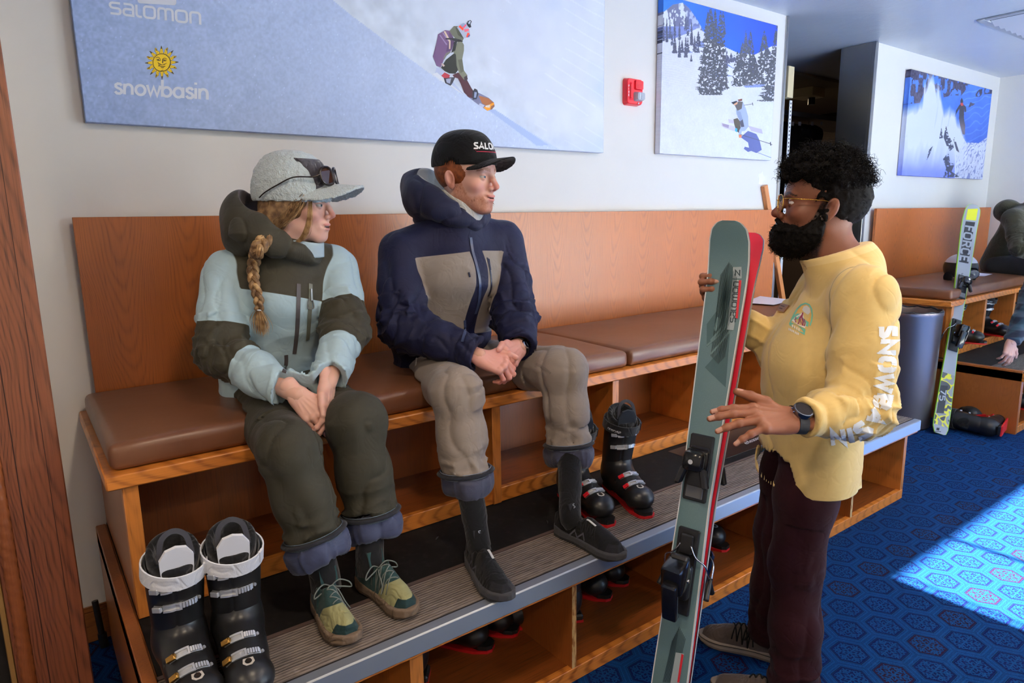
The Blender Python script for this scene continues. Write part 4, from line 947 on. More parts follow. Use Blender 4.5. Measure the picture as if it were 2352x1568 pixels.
def conifer(cx, top, base, w, seed, snow=0.0, n=16):
    r = random.Random(seed); out = []
    L = [(cx, top)]; R = []
    for k in range(1, n+1):
        t = k/n; y = top+(base-top)*t; ww = w*(t**.8)*(.7+.5*r.random())
        L.append((cx+ww*(1 if True else 0), y)); L.append((cx+ww*.55, y+(base-top)/n*.15)); R.append((cx-ww*(.8+.3*r.random()), y)); R.append((cx-ww*.5, y+(base-top)/n*.15))
    return L+R[::-1]
def paint2(px, py, x, z):
    Q = lambda L: [(1500+a/4.127, b/4.127) for a, b in L]
    qx = (px-1500)*4.127; qy = py*4.127
    n = fbm(x*16, z*16, 4, 50)[:, None]; fine = vnoise(x*150, z*150, 55)[:, None]
    t = np.clip((qx-40)/1140, 0, 1)[:, None]
    c = np.array([44, 104, 200])*(1-t)+np.array([26, 52, 150])*t
    c = c+np.clip((qy-250)/600, 0, 1)[:, None]*np.array([0, 14, 30])
    mt = ip(qx, qy, [(30, 120), (110, 108), (190, 42), (280, 26), (340, 75), (420, 190), (475, 290), (480, 420), (30, 420)])
    rock = (fbm(x*40, z*28, 3, 60) > .5); cm = np.where((rock & (qx > 130+np.abs(qy-90)*.3) | (vnoise(x*60, z*40, 61) > .72))[:, None], np.array([92, 96, 128]), np.array([222, 228, 244]))
    shade = np.clip((qx-300)/60, 0, 1)[:, None]*np.clip((260-qy)/60+.6, 0, 1)[:, None]; cm = cm*(1-.45*shade)+np.array([90, 104, 168])*.45*shade
    c = np.where(mt[:, None], cm, c)
    sh = ip(qx, qy, [(30, 250), (250, 250), (440, 250), (330, 320), (200, 372), (30, 365)]); c = np.where(sh[:, None], np.array([104, 116, 172])+(n-.5)*40, c)
    sn = ip(qx, qy, [(20, 362), (180, 372), (300, 325), (420, 270), (480, 300), (560, 380), (650, 430), (800, 500), (960, 520), (1060, 470), (1120, 440), (1200, 430), (1200, 1600), (20, 1600)])
    ts = np.clip((qy-360)/1100, 0, 1)[:, None]; csn = np.array([214, 218, 240])*(1-ts)+np.array([226, 230, 246])*ts+(fine-.5)*9+(n-.5)*12
    band = (np.abs((qy-qx*.25+fbm(x*8, z*8, 2, 66)*30) % 22-11) < 2)&(qx < 480)&(qy > 500)&(qy < 820); csn = np.where(band[:, None], csn-10, csn)
    c = np.where(sn[:, None], csn, c)
    for L in ([(380, 430), (480, 380), (490, 460)], [(560, 700), (700, 705), (760, 720), (620, 730)], [(850, 815), (960, 800), (1060, 800), (1050, 825), (880, 830)], [(690, 590), (780, 660), (700, 620)], [(250, 500), (330, 470), (380, 500)]):
        c = np.where(ip(qx, qy, L)[:, None], np.array([120, 136, 190]), c)
    dip = np.clip((qx-880)/200, 0, 1)*np.clip(1-np.abs(qy-900)/90, 0, 1); c = c-dip[:, None]*np.array([16, 14, 4])
    def trees(lst, dens, col, seed):
        nonlocal c
        lac = vnoise(qx*.075, qy*.075, seed)*.6+vnoise(qx*.16, qy*.16, seed+1)*.4
        for cx, top, base, w in lst:
            rel = np.clip((qy-top)/(base-top), 0, 1); jag = (vnoise(np.full_like(qy, cx)*.3, qy*.12, seed+2)-.4)*w*.8
            m = (np.abs(qx-cx) < w*rel**.75+jag*rel)&(qy > top)&(qy < base)&(lac > dens)
            c = np.where(m[:, None], np.array(col)+(vnoise(qx*.2, qy*.2, seed+4)[:, None]-.5)*44, c)
    trees([(x0, t0, t0+140+h, 13) for x0, t0, h in ((50, 130, 120), (75, 120, 150), (100, 150, 100), (130, 165, 60), (160, 170, 50), (205, 180, 20), (250, 200, 40), (180, 290, 0), (205, 300, 0), (130, 250, 10), (330, 160, 40), (365, 180, 60), (310, 130, 20))], .25, (58, 64, 88), 70)
    trees([(65, 390, 505, 22), (205, 370, 505, 24), (250, 370, 545, 16), (275, 375, 500, 18), (310, 340, 545, 20), (330, 350, 500, 16), (365, 320, 430, 18), (395, 335, 490, 18), (430, 290, 440, 24), (408, 420, 500, 16), (428, 430, 500, 12), (362, 510, 585, 10)], .2, (56, 60, 82), 80)
    trees([(700, 480, 600, 26), (740, 500, 590, 24), (770, 520, 590, 22), (690, 540, 640, 20), (915, 530, 690, 20), (940, 560, 680, 22), (970, 540, 700, 30), (880, 280, 470, 26), (835, 420, 640, 16), (1085, 450, 520, 34)], .26, (62, 66, 92), 90)
    trees([(545, 55, 900, 105), (520, 110, 880, 92), (590, 80, 870, 70), (640, 90, 720, 62), (665, 95, 330, 26), (680, 640, 850, 34), (645, 720, 850, 26), (925, 285, 800, 66), (850, 400, 810, 84), (800, 480, 820, 50), (880, 380, 800, 66), (1055, 285, 690, 70), (1000, 560, 800, 62), (975, 680, 800, 44), (1175, 240, 960, 110), (1150, 500, 960, 120)], .33, (58, 62, 74), 100)
    return c
cv2 = canvas(3.385, 4.499, 1.865, 2.716, 330, 300, paint2, 'square canvas of a skier under tall conifers beside the fire alarm')
Q4 = lambda L: [(1500+a/4.127, b/4.127) for a, b in L]
decal('printed_skier', cv2, [
 ((74, 84, 140), Q4([(830, 1300), (900, 1240), (980, 1270), (1010, 1330), (1030, 1420), (980, 1450), (930, 1430), (900, 1440), (860, 1410), (870, 1390), (910, 1400), (900, 1350)])),
 ((200, 196, 216), Q4([(650, 1165), (780, 1200), (800, 1250), (680, 1215), (648, 1190)])), ((150, 140, 170), Q4([(655, 1168), (720, 1185), (715, 1215), (660, 1195)])), ((196, 190, 212), Q4([(712, 1128), (760, 1140), (780, 1170), (720, 1165)])), ((190, 184, 206), Q4([(900, 1190), (1030, 1225), (1040, 1268), (930, 1240)])),
 ((66, 62, 60), Q4([(762, 1130), (800, 1118), (825, 1150), (830, 1210), (815, 1260), (790, 1240), (770, 1180)])), ((70, 168, 210), Q4([(780, 1210), (800, 1220), (795, 1255), (775, 1240)])),
 ((156, 170, 198), Q4([(785, 1040), (850, 960), (880, 1030), (900, 1100), (905, 1200), (870, 1240), (840, 1245), (835, 1290), (812, 1290), (815, 1240), (840, 1190), (810, 1110), (790, 1080)])), ((70, 72, 92), Q4([(820, 1150), (850, 1130), (865, 1200), (835, 1205)])), ((132, 146, 180), Q4([(795, 1050), (830, 1060), (850, 1130), (825, 1150), (800, 1100)])),
 ((84, 80, 82), Q4([(775, 1000), (810, 960), (850, 965), (840, 1030), (800, 1050)])), ((200, 150, 120), Q4([(756, 975), (800, 960), (800, 985), (770, 1000)])), ((90, 52, 46), Q4([(800, 945), (845, 935), (845, 955), (815, 960)])),
 ((214, 220, 240), Q4([(738, 950), (750, 905), (775, 895), (800, 912), (803, 950), (780, 970), (745, 985)])), ((30, 34, 46), Q4([(742, 970), (790, 955), (800, 965), (760, 990)])), ((200, 120, 90), Q4([(812, 1275), (840, 1275), (838, 1305), (815, 1305)])),
]+[((60, 60, 76), q) for L, w in (([(860, 997), (945, 985)], 4), ([(941, 972), (947, 1000)], 6), ([(830, 1275), (1110, 1362), (1130, 1372)], 5), ([(1112, 1345), (1116, 1380)], 8)) for q in stroke(Q4(L), w/4.127)]+[((110, 124, 176), q) for q in stroke(Q4([(990, 1445), (1120, 1495)]), 5/4.127)])

def paint3(px, py, x, z):
    qx = (px-2050)*5.6; qy = (py-140)*5.6
    n = fbm(x*9, z*12, 4, 130)[:, None]; t = np.clip((qy-300)/900, 0, 1)[:, None]
    c = np.array([58, 98, 186])*(1-t)+np.array([44, 74, 160])*t+(n-.5)*22
    sw = (np.abs((qy+qx*.5+fbm(x*5, z*5, 2, 3)*120) % 90-45) < 7)&(qx > 900); c = np.where(sw[:, None], c+22, c)
    rk = ip(qx, qy, [(150, 60), (1000, 300), (960, 350), (880, 450), (780, 440), (650, 470), (400, 420), (350, 540), (140, 560)])&(fbm(x*16, z*16, 3, 140) > .43); c = np.where(rk[:, None], np.array([50, 50, 74])+(fbm(x*60, z*60, 2, 141)[:, None]-.5)*60, c)
    rk2 = (ip(qx, qy, [(1040, 460), (1110, 370), (1230, 340), (1310, 370), (1290, 420), (1150, 430), (1120, 460)])|ip(qx, qy, [(975, 600), (1000, 530), (1060, 550), (1040, 570)]))&(fbm(x*22, z*22, 2, 150) > .4); c = np.where(rk2[:, None], np.array([44, 44, 66]), c)
    lo = np.interp(qx, [60, 600, 800, 950, 1110, 1250, 1400], [1000, 900, 800, 1050, 1055, 960, 900]); sn = qy > lo
    tx = (np.abs((qx*.8+qy*.5+fbm(x*14, z*14, 2, 9)*90) % 40-20) < 7)&(qx > 820)&(vnoise(x*40, z*40, 152) > .42)
    cs = np.where((qx > 800)[:, None], np.array([196, 204, 232])+(fbm(x*30, z*30, 3, 153)[:, None]-.5)*46, np.array([150, 164, 226])-np.clip((qy-1000)/500, 0, 1)[:, None]*np.array([46, 46, 14])+(n-.5)*20); cs = np.where(tx[:, None], np.array([120, 132, 188]), cs)
    c = np.where(sn[:, None], cs, c)
    top = np.interp(qx+40*(vnoise(qx*.03, qy*.004, 160)-.5), [100, 200, 330, 370, 400, 430, 480, 510, 560, 600, 640, 680, 740, 800, 900, 960], [620, 560, 520, 480, 240, 300, 150, 160, 330, 250, 420, 620, 560, 640, 820, 1050])
    pl = np.clip((qy-top)/170, 0, 1)*np.clip(1-(qx-850)/180, 0, 1)*np.clip(1-(qy-1000)/420, 0, 1); streak = vnoise(qx*.035+qy*.006, qy*.004, 165)*.5+.5
    pl = np.clip(pl*1.25*streak+pl*.25, 0, 1)[:, None]; c = c*(1-pl)+np.array([206, 214, 240])*pl
    def tr(lst, dens, col, seed):
        nonlocal c
        for L in lst: c = np.where((ip(qx, qy, L)&(vnoise(qx*.06, qy*.06, seed) > dens))[:, None], np.array(col), c)
    tr([[(600, 1000), (630, 850), (650, 990)], [(655, 980), (690, 830), (720, 960), (760, 1020), (790, 1110), (740, 1160), (700, 1100)], [(780, 1000), (800, 980), (860, 1180), (820, 1150)], [(440, 1280), (470, 1140), (520, 1090), (480, 1200)], [(650, 1260), (720, 1170), (740, 1300), (800, 1330), (760, 1420), (860, 1490), (650, 1500), (690, 1380)]], .25, (46, 52, 76), 170)
    sk = ip(qx, qy, [(872, 510), (890, 470), (912, 515), (905, 550), (945, 590), (950, 650), (930, 660), (920, 620), (918, 740), (935, 830), (930, 950), (900, 940), (870, 830), (855, 740), (860, 610), (820, 680), (805, 720), (815, 640), (850, 580), (875, 550)]); c = np.where(sk[:, None], np.array([40, 42, 58])+(n-.5)*30+np.clip((qy-720)/150, 0, 1)[:, None]*np.array([50, 40, 40]), c)
    c = np.where(ip(qx, qy, [(870, 545), (900, 535), (915, 570), (885, 580)])[:, None], np.array([150, 56, 60]), c)
    return c
cv3 = canvas(6.431, 8.182, 1.812, 2.662, 300, 240, paint3, 'canvas print of a skier in a blue powder cloud above the far bench')

# ------------------------------------------------------------------ fire alarm
fa = empty('fire_alarm', (3.181, 0, 2.187), label='red wall mounted fire alarm with a clear strobe between two pictures', cat='fire alarm')
REDB = flat('alarm_red', srgb(196, 22, 38), .3)
def rbox(mb, x0, x1, y0, y1, z0, z1, r, n=5, taper=.0):
    P = rrect(x0, z0, x1, z1, r, n); k = len(P); cx, cz = (x0+x1)/2, (z0+z1)/2
    vs = [(a, y1, b) for a, b in P]+[(cx+(a-cx)*(1-taper), y0+.004, cz+(b-cz)*(1-taper)) for a, b in P]+[(cx+(a-cx)*(1-taper)*.95, y0, cz+(b-cz)*(1-taper)*.95) for a, b in P]
    fs = [(i, (i+1) % k, k+(i+1) % k, k+i) for i in range(k)]+[(k+i, k+(i+1) % k, 2*k+(i+1) % k, 2*k+i) for i in range(k)]+[tuple(2*k+i for i in range(k)), tuple(reversed(range(k)))]
    return mb.add(vs, fs)
rbox(MB(), 3.116, 3.246, -.034, -.0004, 2.116, 2.258, .018, taper=.06).build('housing', REDB, fa, 30, world=True)
m = MB(); rbox(m, 3.137, 3.158, -.043, -.033, 2.138, 2.236, .009, taper=.2); rbox(m, 3.172, 3.238, -.045, -.033, 2.196, 2.248, .008, taper=.08); m.build('raised_panel', REDB, fa, 30, world=True)
m = MB()
for i in range(6):
    for k in range(5): m.box(3.183+i*.0075, 3.186+i*.0075, -.0464, -.0446, 2.208+k*.0072, 2.2105+k*.0072)
m.build('speaker_grille', flat('alarm_dark_red', srgb(110, 10, 20), .5), fa, False, world=True)
CLEAR = Mat('clear_strobe', .06, color=srgb(222, 228, 238), spec=.8); CLEAR.b.inputs['Transmission Weight'].default_value = .35; CLEAR = CLEAR.m
m = MB(); rbox(m, 3.168, 3.238, -.062, -.033, 2.136, 2.186, .012, taper=.18); m.build('strobe_lens', CLEAR, fa, 30, world=True)
m = MB(); m.box(3.186, 3.192, -.064, -.058, 2.142, 2.18).box(3.204, 3.208, -.0645, -.06, 2.145, 2.165).lathe([(.0, 0), (.0045, 0), (.0045, .004), (0, .004)], 10, (3.206, -.0345, 2.127), (0, -1, 0)); m.build('strobe_tube', CHROME, fa, 30, world=True)
for i, ch in enumerate('FIRE'):
    text_mesh('letter_print', place_text(ch, (3.1275, -.0334, 2.208-i*.0158-.001), (.008 if ch != 'I' else .003, 0, 0), (0, 0, .011), .24), (0, -1, 0), WHITEP, fa, .0008)
# ------------------------------------------------------------------ ceiling vent
cvt = empty('ceiling_vent', (6.33, -.94, ZH), label='white square ceiling air vent with stepped louvres', cat='air vent')
m = MB()
for a, b in ((0, .028),): m.box(5.87, 6.79, -1.36, -1.31, ZH-.012, ZH-.001, .003).box(5.87, 6.79, -.74, -.69, ZH-.012, ZH-.001, .003).box(5.87, 5.92, -1.31, -.74, ZH-.012, ZH-.001, .003).box(6.74, 6.79, -1.31, -.74, ZH-.012, ZH-.001, .003)
m.build('vent_frame', flat('vent_paint', srgb(176, 180, 186), .5), cvt, world=True)
for k in range(6):
    x0 = 5.93+k*.066; MB().obox((6.0+k*.11, -1.025, ZH-.012), (.05, 0, -.018), (0, .28, 0), (.0006, 0, .0016)).build('louvre', WHITEP, cvt, False, world=True)
MB().box(5.92, 6.74, -1.31, -.74, ZH-.003, ZH-.0008).build('vent_back', flat('vent_dark', srgb(40, 46, 54), .8), cvt, world=True)
# ------------------------------------------------------------------ timber post at the left with a rope moulding
tp = empty('timber_post', (.28, -.56, 0), label='dark stained timber post with a twisted rope moulding at the left edge', cat='post')
m = MB(); m.box(.216, .3475, -.60, -.50, 0, 2.80, .003); m.build('post_face', W_FRAME, tp, world=True)
m = MB(); m.box(.2455, .2478, -.6008, -.598, 0, 2.8).box(.312, .3135, -.6008, -.598, 0, 2.8); m.build('groove_line', flat('groove_dark', srgb(52, 26, 14), .6), tp, False, world=True)
m = MB(); R_ = .0185; nz = 190; na = 14; vs = []; fs = []
for i in range(nz+1):
    z_ = .0+2.0*i/nz
    for k in range(na):
        a = 2*PI*k/na; r_ = R_*(.80+.24*abs(math.cos((a*1.0+z_*PI*2/.066)))); vs.append((.2015+r_*math.cos(a), -.592+r_*math.sin(a), z_))
for i in range(nz):
    for k in range(na): fs.append((i*na+k, i*na+(k+1) % na, (i+1)*na+(k+1) % na, (i+1)*na+k))
m.add(vs, fs); m.build('rope_moulding', wood('rope_oak', 'z', 'x', (136, 76, 40), (86, 44, 22), ringmix=.2), tp, True, world=True)
m = MB(); m.box(.176, .188, -.596, -.50, 0, 2.8, .002); m.build('inner_strip', W_FRAME, tp, world=True)
m = MB(); m.box(.162, .176, -.59, -.50, 0, 2.8, .002); m.build('ochre_strip', flat('ochre_paint', srgb(150, 112, 58), .7), tp, world=True)
MB().box(.06, .162, -.56, -.50, 0, 2.8, .002).build('dark_backing', flat('dark_gap', srgb(24, 18, 14), .8), tp, world=True)
# black rod on the floor between post and bench
rd = empty('black_rod', (.398, -.06, 0), label='black round rod standing against the baseboard left of the bench', cat='rod')
m = MB(); m.tube([(.404, -.075, 0.0), (.395, -.045, .17)], .0105, 12); m.build('rod', BLACK, rd, world=True)
MB().tube([(.4045, -.0765, .0), (.402, -.068, .05)], .0145, 12).build('foot_sleeve', BLACK, rd, world=True)
# leaning wooden lath behind the end of the backboard
ls = empty('leaning_lath', (4.9, -.02, 0), label='long square wooden lath leaning on the wall behind the backboard end', cat='wooden lath')
A_ = Vector((4.478, -.0175, 1.70)); B_ = Vector((4.885, -.0175, .62)); dd = (B_-A_); xx = Vector((dd.z, 0, -dd.x)).normalized()
MB().obox((A_+B_)/2, dd/2, xx*.021, (0, .0145, 0), .002).build('lath', W_RAW, ls, world=True)
# paper sheet on the cushion
def sheet(name, c, ux, uy, label, curl=.012):
    m = MB(); n = 8; vs = []; fs = []; c, ux, uy = Vector(c), Vector(ux), Vector(uy)
    for i in range(n+1):
        for k in range(n+1): a, b = i/n-.5, k/n-.5; vs.append(c+ux*a+uy*b+Vector((0, 0, curl*(a+.5)**2*(.5+b)+.0006)))
    vs2 = [v+Vector((0, 0, .0005)) for v in vs]; N = len(vs)
    for i in range(n):
        for k in range(n): a = i*(n+1)+k; fs.append((a, a+n+1, a+n+2, a+1)); fs.append((N+a, N+a+1, N+a+n+2, N+a+n+1))
    m.add(vs+vs2, fs); o = m.build(name, flat('white_paper', srgb(240, 242, 246), .7), None); return tag(o, label, 'paper')
sheet('paper_sheet', (4.17, -.28, .957), (.30, .05, 0), (-.05, .21, 0), 'white paper sheet lying on the bench cushion behind the standing man')
sheet('paper_sheet', (7.05, -.45, .957), (.28, .03, 0), (-.03, .2, 0), 'white paper sheet on the far cushion beside the leaning grey ski')
# ------------------------------------------------------------------ shared people helpers
def A(px, py, Y): return np.array(at_y(px, py, Y))
def AZ(px, py, Z): return np.array(at_z(px, py, Z))
def on_axis(fn, fr, pts, R=.25, c=(0, 0, 0)):
    """points (azimuth from straight ahead in degrees, +left; height) -> surface points around the frame's z axis"""
    o = np.array([fr.w(c[0]+math.sin(math.radians(a))*R, c[1]+math.cos(math.radians(a))*R, h) for a, h in pts]); d = np.array([fr.vec(-math.sin(math.radians(a)), -math.cos(math.radians(a)), 0) for a, h in pts])
    p = ray_surf(fn, o, d); e = .002; G = np.stack([fn(p+np.eye(3)[i]*e)-fn(p-np.eye(3)[i]*e) for i in range(3)], 1); return p, G/np.maximum(np.linalg.norm(G, axis=1, keepdims=True), 1e-6)
def print_axis(fn, fr, polys, m, name, parent, R=.25, c=(0, 0, 0), lift=.0007, label=None):
    mb = MB()
    P_, G_ = on_axis(fn, fr, [v for q in polys for v in q], R, c); E_ = np.abs(fn(P_)); n = 0
    for i, poly in enumerate(polys):
        p, g, e = P_[n:n+len(poly)], G_[n:n+len(poly)], E_[n:n+len(poly)]; n += len(poly)
        if e.max() > .004: continue
        mb.add([Vector(a+b*(lift+.00003*(i % 7))) for a, b in zip(p, g)], [tuple(range(len(p)))])
    return mb.build(name, m, parent, False, label, world=True)
def fabric(name, cols, rough=.75, weave=900, sheen=.15, bumpk=.08, seam=None, spec=.25):
    """cols: base colour then (attribute, colour) pairs; a positive attribute shows that colour"""
    M = Mat(name, rough, spec=spec, sheen=sheen); x, y, z = M.pos(); c = srgb(*cols[0])
    for a, q in cols[1:]: c = M.mix(M.af(a).step(-.0007, .0007), c, srgb(*q))
    if seam: c = M.mix((1-M.af(seam).abs().step(.0006, .0016))*.55, c, (0, 0, 0, 1))
    n = M.noise(M.vec(x, y, z), 30, 3); c = M.mix((n-.5).abs()*.16, c, (.0, .0, .0, 1))
    M.col(c); cr = (M.noise(M.vec(x, y, z), 13, 2, .5, 1.2)-.5).abs().step(0, .10)
    M.bump(M.noise(M.vec(x, y, z), weave, 2)*.25+M.noise(M.vec(x, y, z), 60, 3)*.5+cr*.9, bumpk*2.2, .004); return M.m
def sleeve(P, sh, el, wr, r, kf=.02):
    """jacket arm: shoulder, elbow, wrist with radii r = (shoulder, mid upper, elbow, mid fore, cuff); wrinkles run round the arm"""
    m1 = (np.asarray(sh)+el)/2; m2 = (np.asarray(el)+wr)/2
    d = limb(P, [sh, m1, el, m2, wr], r, kf)
    return d
def arm_folds(P, sh, el, wr, seed, amp=.006):
    d1, t1 = seg(P, sh, el); d2, t2 = seg(P, el, wr); ax1 = np.asarray(el)-sh; ax2 = np.asarray(wr)-el
    w1 = np.exp(-((t1-1)/.38)**2)*(d1 < .14); w2 = np.exp(-((t2)/.42)**2)*(d2 < .14); w3 = np.exp(-((t2-1)/.3)**2)*(d2 < .12)
    q1 = along(P, ax1, 2.6); q2 = along(P, ax2, 2.6)
    wob = (n3(P, 9, seed+5)-.5)[:, None]*.05
    return amp*(w1*ridge(q1+wob, 11, seed, 2.2)+w2*ridge(q2+wob, 12, seed+1, 2.2)+.8*w3*ridge(q2, 15, seed+2, 2.0)-.8*np.maximum(w1, w2)*ridge(q2+wob, 9, seed+7, 7)-.7*ridge(along(P, ax1, .5)+wob, 11, seed+3, 7))
def trouser(P, hip, knee, ank, r, seed, amp=.006, k=.04):
    d = limb(P, [hip, (np.asarray(hip)+knee)/2, knee, (np.asarray(knee)*.45+np.asarray(ank)*.55), ank], r, k)
    ax1 = np.asarray(knee)-hip; ax2 = np.asarray(ank)-knee; d1, t1 = seg(P, hip, knee); d2, t2 = seg(P, knee, ank)
    wk = np.exp(-((t2)/.35)**2)*(d2 < .16); wa = np.clip((t2-.55)/.4, 0, 1)*(d2 < .16); wh = np.exp(-(t1/.3)**2)*(d1 < .18)
    wob = (n3(P, 8, seed+5)-.5)[:, None]*.06
    return d-amp*(.30*wk*ridge(along(P, ax2, 1.9)+wob, 9, seed, 2.2)+1.2*wa*ridge(along(P, ax2, 2.4)+wob, 12, seed+1, 2)+.6*wh*ridge(along(P, ax1, 2.2), 10, seed+2, 2)-.9*ridge(along(P, ax2, .35)+wob, 11, seed+3, 6)*(d2 < .16)-.3*wk*ridge(along(P, nrm(ax2)+V3(.5, 0, 0), 2)+wob, 8, seed+4, 7))
def leg_end(P, d, kn, cf, r):
    ax = nrm(cf-kn); e, t = seg(P, cf, cf+ax*.12); d = smax(d, np.where(e < .16, plane(P, cf, ax), -1), .006); return smax(d, -cone(P, cf-ax*.05, cf+ax*.05, r), .004)
def seat_cut(P, d, z=.955, y=-.74): return smax(d, np.where(P[:, 1] > y, z-P[:, 2], np.maximum(z-P[:, 2]-(y-P[:, 1])*2.5, -1)), .012)
SOCK = fabric('black_sock_knit', [(16, 16, 18)], .9, 700, .2, .15)
def cuff_roll(parent, fr_c, ax, r, fnseed, elastic, puff, stripe, dirz=-1):
    """inverted snow-gaiter cuff: striped elastic band and a puffy lining below it"""
    ax = nrm(ax); c = np.asarray(fr_c, float)
    x, y, z = [np.array(q) for q in frame(ax)]
    def fp(P):
        q = P-c; t = q @ ax; ang = np.arctan2(q @ y, q @ x); rad = np.sqrt((q @ x)**2+(q @ y)**2)
        rr = r*(1.05+.09*np.sin(ang*2+fnseed)+.05*np.sin(ang*5+fnseed*2))-.25*np.clip(t-.03, 0, 1); w = np.abs(t-.026-.008*np.sin(ang*2+fnseed))
        d = np.sqrt(np.maximum(rad-rr+.012, 0)**2+np.maximum(w-.020, 0)**2)-.014
        d = np.maximum(d, -(rad-r*.72)); return d-.007*ridge(np.stack([ang*.06, t*.15, rad*.1], 1), 60, int(fnseed*3) % 9, 2)
    g = sdf_part('cuff_lining', fp, c-.16, c+.16, .0042, puff, parent)
    mb = MB(); n = 30
    mb.tube([Vector(c+(x*math.cos(2*PI*k/n)*1.03+y*math.sin(2*PI*k/n))*r+ax*(-.012)) for k in range(n)], .017, 8, closed=True, flat=.36, upv=tuple(ax))
    e = mb.build('elastic_band', elastic, g, True, world=True)
    for o_ in (-.022, -.012, -.002):
        mb = MB(); mb.tube([Vector(c+(x*math.cos(2*PI*k/n)*1.03+y*math.sin(2*PI*k/n))*(r+.0068-abs(o_+.012)*.22)+ax*o_) for k in range(n)], .0016, 5, closed=True); mb.build('stripe', stripe, e, True, world=True) if False else None
    m2 = MB()
    for o_ in (-.021, -.012, -.003): m2.tube([Vector(c+(x*math.cos(2*PI*k/n)*1.03+y*math.sin(2*PI*k/n))*(r+.0063-abs(o_+.012)*.2)+ax*o_) for k in range(n)], .0013, 5, closed=True)
    tag(m2.build('band_stripes', stripe, g, True, world=True), kind='stuff')
    return g
def shoe(parent, heel, toe, ank, up, prof, name='shoe'):
    """returns the frame of a shoe: origin heel on the ground, y forward"""
    f = nrm(np.asarray(toe)-heel); return Fr(heel, f, up)

# ------------------------------------------------------------------ seated man: navy and taupe jacket, black cap
m2 = {}
M2P = dict(pel=A(1015, 850, -.42), shR=A(920, 582, -.50), shL=A(1154, 556, -.56), elR=A(925, 752, -.60), elL=A(1183, 730, -.70), wrR=A(1100, 818, -.86), wrL=A(1192, 798, -.84),
           hipR=A(985, 862, -.44), hipL=A(1110, 840, -.46), knR=A(1053, 902, -.97), knL=A(1293, 848, -.95), anR=A(1090, 1215, -1.04), anL=A(1285, 1140, -1.02), cfR=A(1070, 1080, -1.00), cfL=A(1306, 1018, -.99))
J = M2P; SH2 = {}
for s_, hl, to in (('R', AZ(1082, 1282, .44), AZ(1158, 1372, .44)), ('L', AZ(1278, 1222, .44), AZ(1400, 1280, .44))): SH2[s_] = Fr(hl, nrm(to-hl), (0, 0, 1)); J['an'+s_] = SH2[s_].w(0, .062, .10)
hc2 = A(1071, 404, -.60)
H2 = Fr(hc2, (.43, -.90, -.04), (.04, -.10, 1)); HS2 = 1.12
FP2 = dict(skin=(222, 174, 156), blush=(206, 112, 98), lip=(204, 122, 114), brow=(150, 88, 50), browk=.7, smile=.0035, eye=.0036, beard=(158, 92, 56), beardk=.65, tip=1.05, nose=1.0, jaw=1.04)
def m2_body(P):
    d = head_sdf(H2.loc(P)/HS2, FP2)*HS2
    nb = (J['shR']+J['shL'])/2+V3(0, .04, .02)
    d = smin(d, limb(P, [H2.w(0, -.022, -.06), H2.w(0, -.03, -.11), nb], [.058, .057, .066], .03), .03)
    return d
lo, hi = box_of([hc2+.15, hc2-.16, (J['shR']+J['shL'])/2-.05], .04)
Vb, Qb = surf(m2_body, lo, hi, .0026)
Lb = H2.loc(Vb)/HS2; Cb = head_col(Lb, FP2)
parts2 = [(Vb, Qb, Cb)]
# hands: right hand lies over the left, thumbs up
HR2 = Hand(J['wrR'], A(1178, 846, -.93)-J['wrR'], (-.05, -.55, .75), 1, ((38, 62, 40), (44, 66, 40), (48, 66, 40), (50, 62, 40)), (4, 0, -3, -8), ((.042, .050, .006), (.050, .088, .010), (.046, .118, .008)), 1.06)
HL2 = Hand(J['wrL'], A(1150, 846, -.94)-J['wrL'], (.45, -.62, .40), -1, ((45, 60, 35), (48, 62, 38), (50, 62, 38), (52, 62, 35)), (4, 0, -3, -8), ((.040, .050, -.004), (.050, .084, -.004), (.046, .114, -.008)), 1.06)
for Hh in (HR2, HL2):
    lo, hi = box_of([Hh.W((0, .08, 0))], .13*1.06); hv, hq = surf(Hh.sdf, lo, hi, .0024)
    parts2.append((hv, hq, Hh.col(hv, np.tile(lin1((220, 160, 146)), (len(hv), 1)), None, (216, 138, 122), (226, 170, 156), (206, 116, 100))))
def m2_inner(P):
    d = limb(P, [J['pel']+V3(0, 0, .03), (J['shR']+J['shL'])/2-V3(0, 0, .06)], [.10, .11], .05)
    for s_ in 'RL':
        d = smin(d, limb(P, [J['sh'+s_], J['el'+s_], J['wr'+s_]], [.05, .042, .028], .02), .03); d = smin(d, limb(P, [J['hip'+s_], J['kn'+s_], J['cf'+s_], J['an'+s_]], [.075, .048, .036, .030], .02), .03)
    return d
lo, hi = box_of([J[k] for k in J], .12); iv, iq = surf(m2_inner, lo, hi, .012); parts2.append((iv, iq, np.tile(lin1((212, 160, 138)), (len(iv), 1))))
man2 = body_object('person', tuple(J['pel']-V3(0, 0, .08)), parts2, 'seated man in a navy and taupe ski jacket and black cap, hands clasped')
eyes(man2, H2, H2.vec(.02, 1, -.02), (92, 120, 140), HS2)
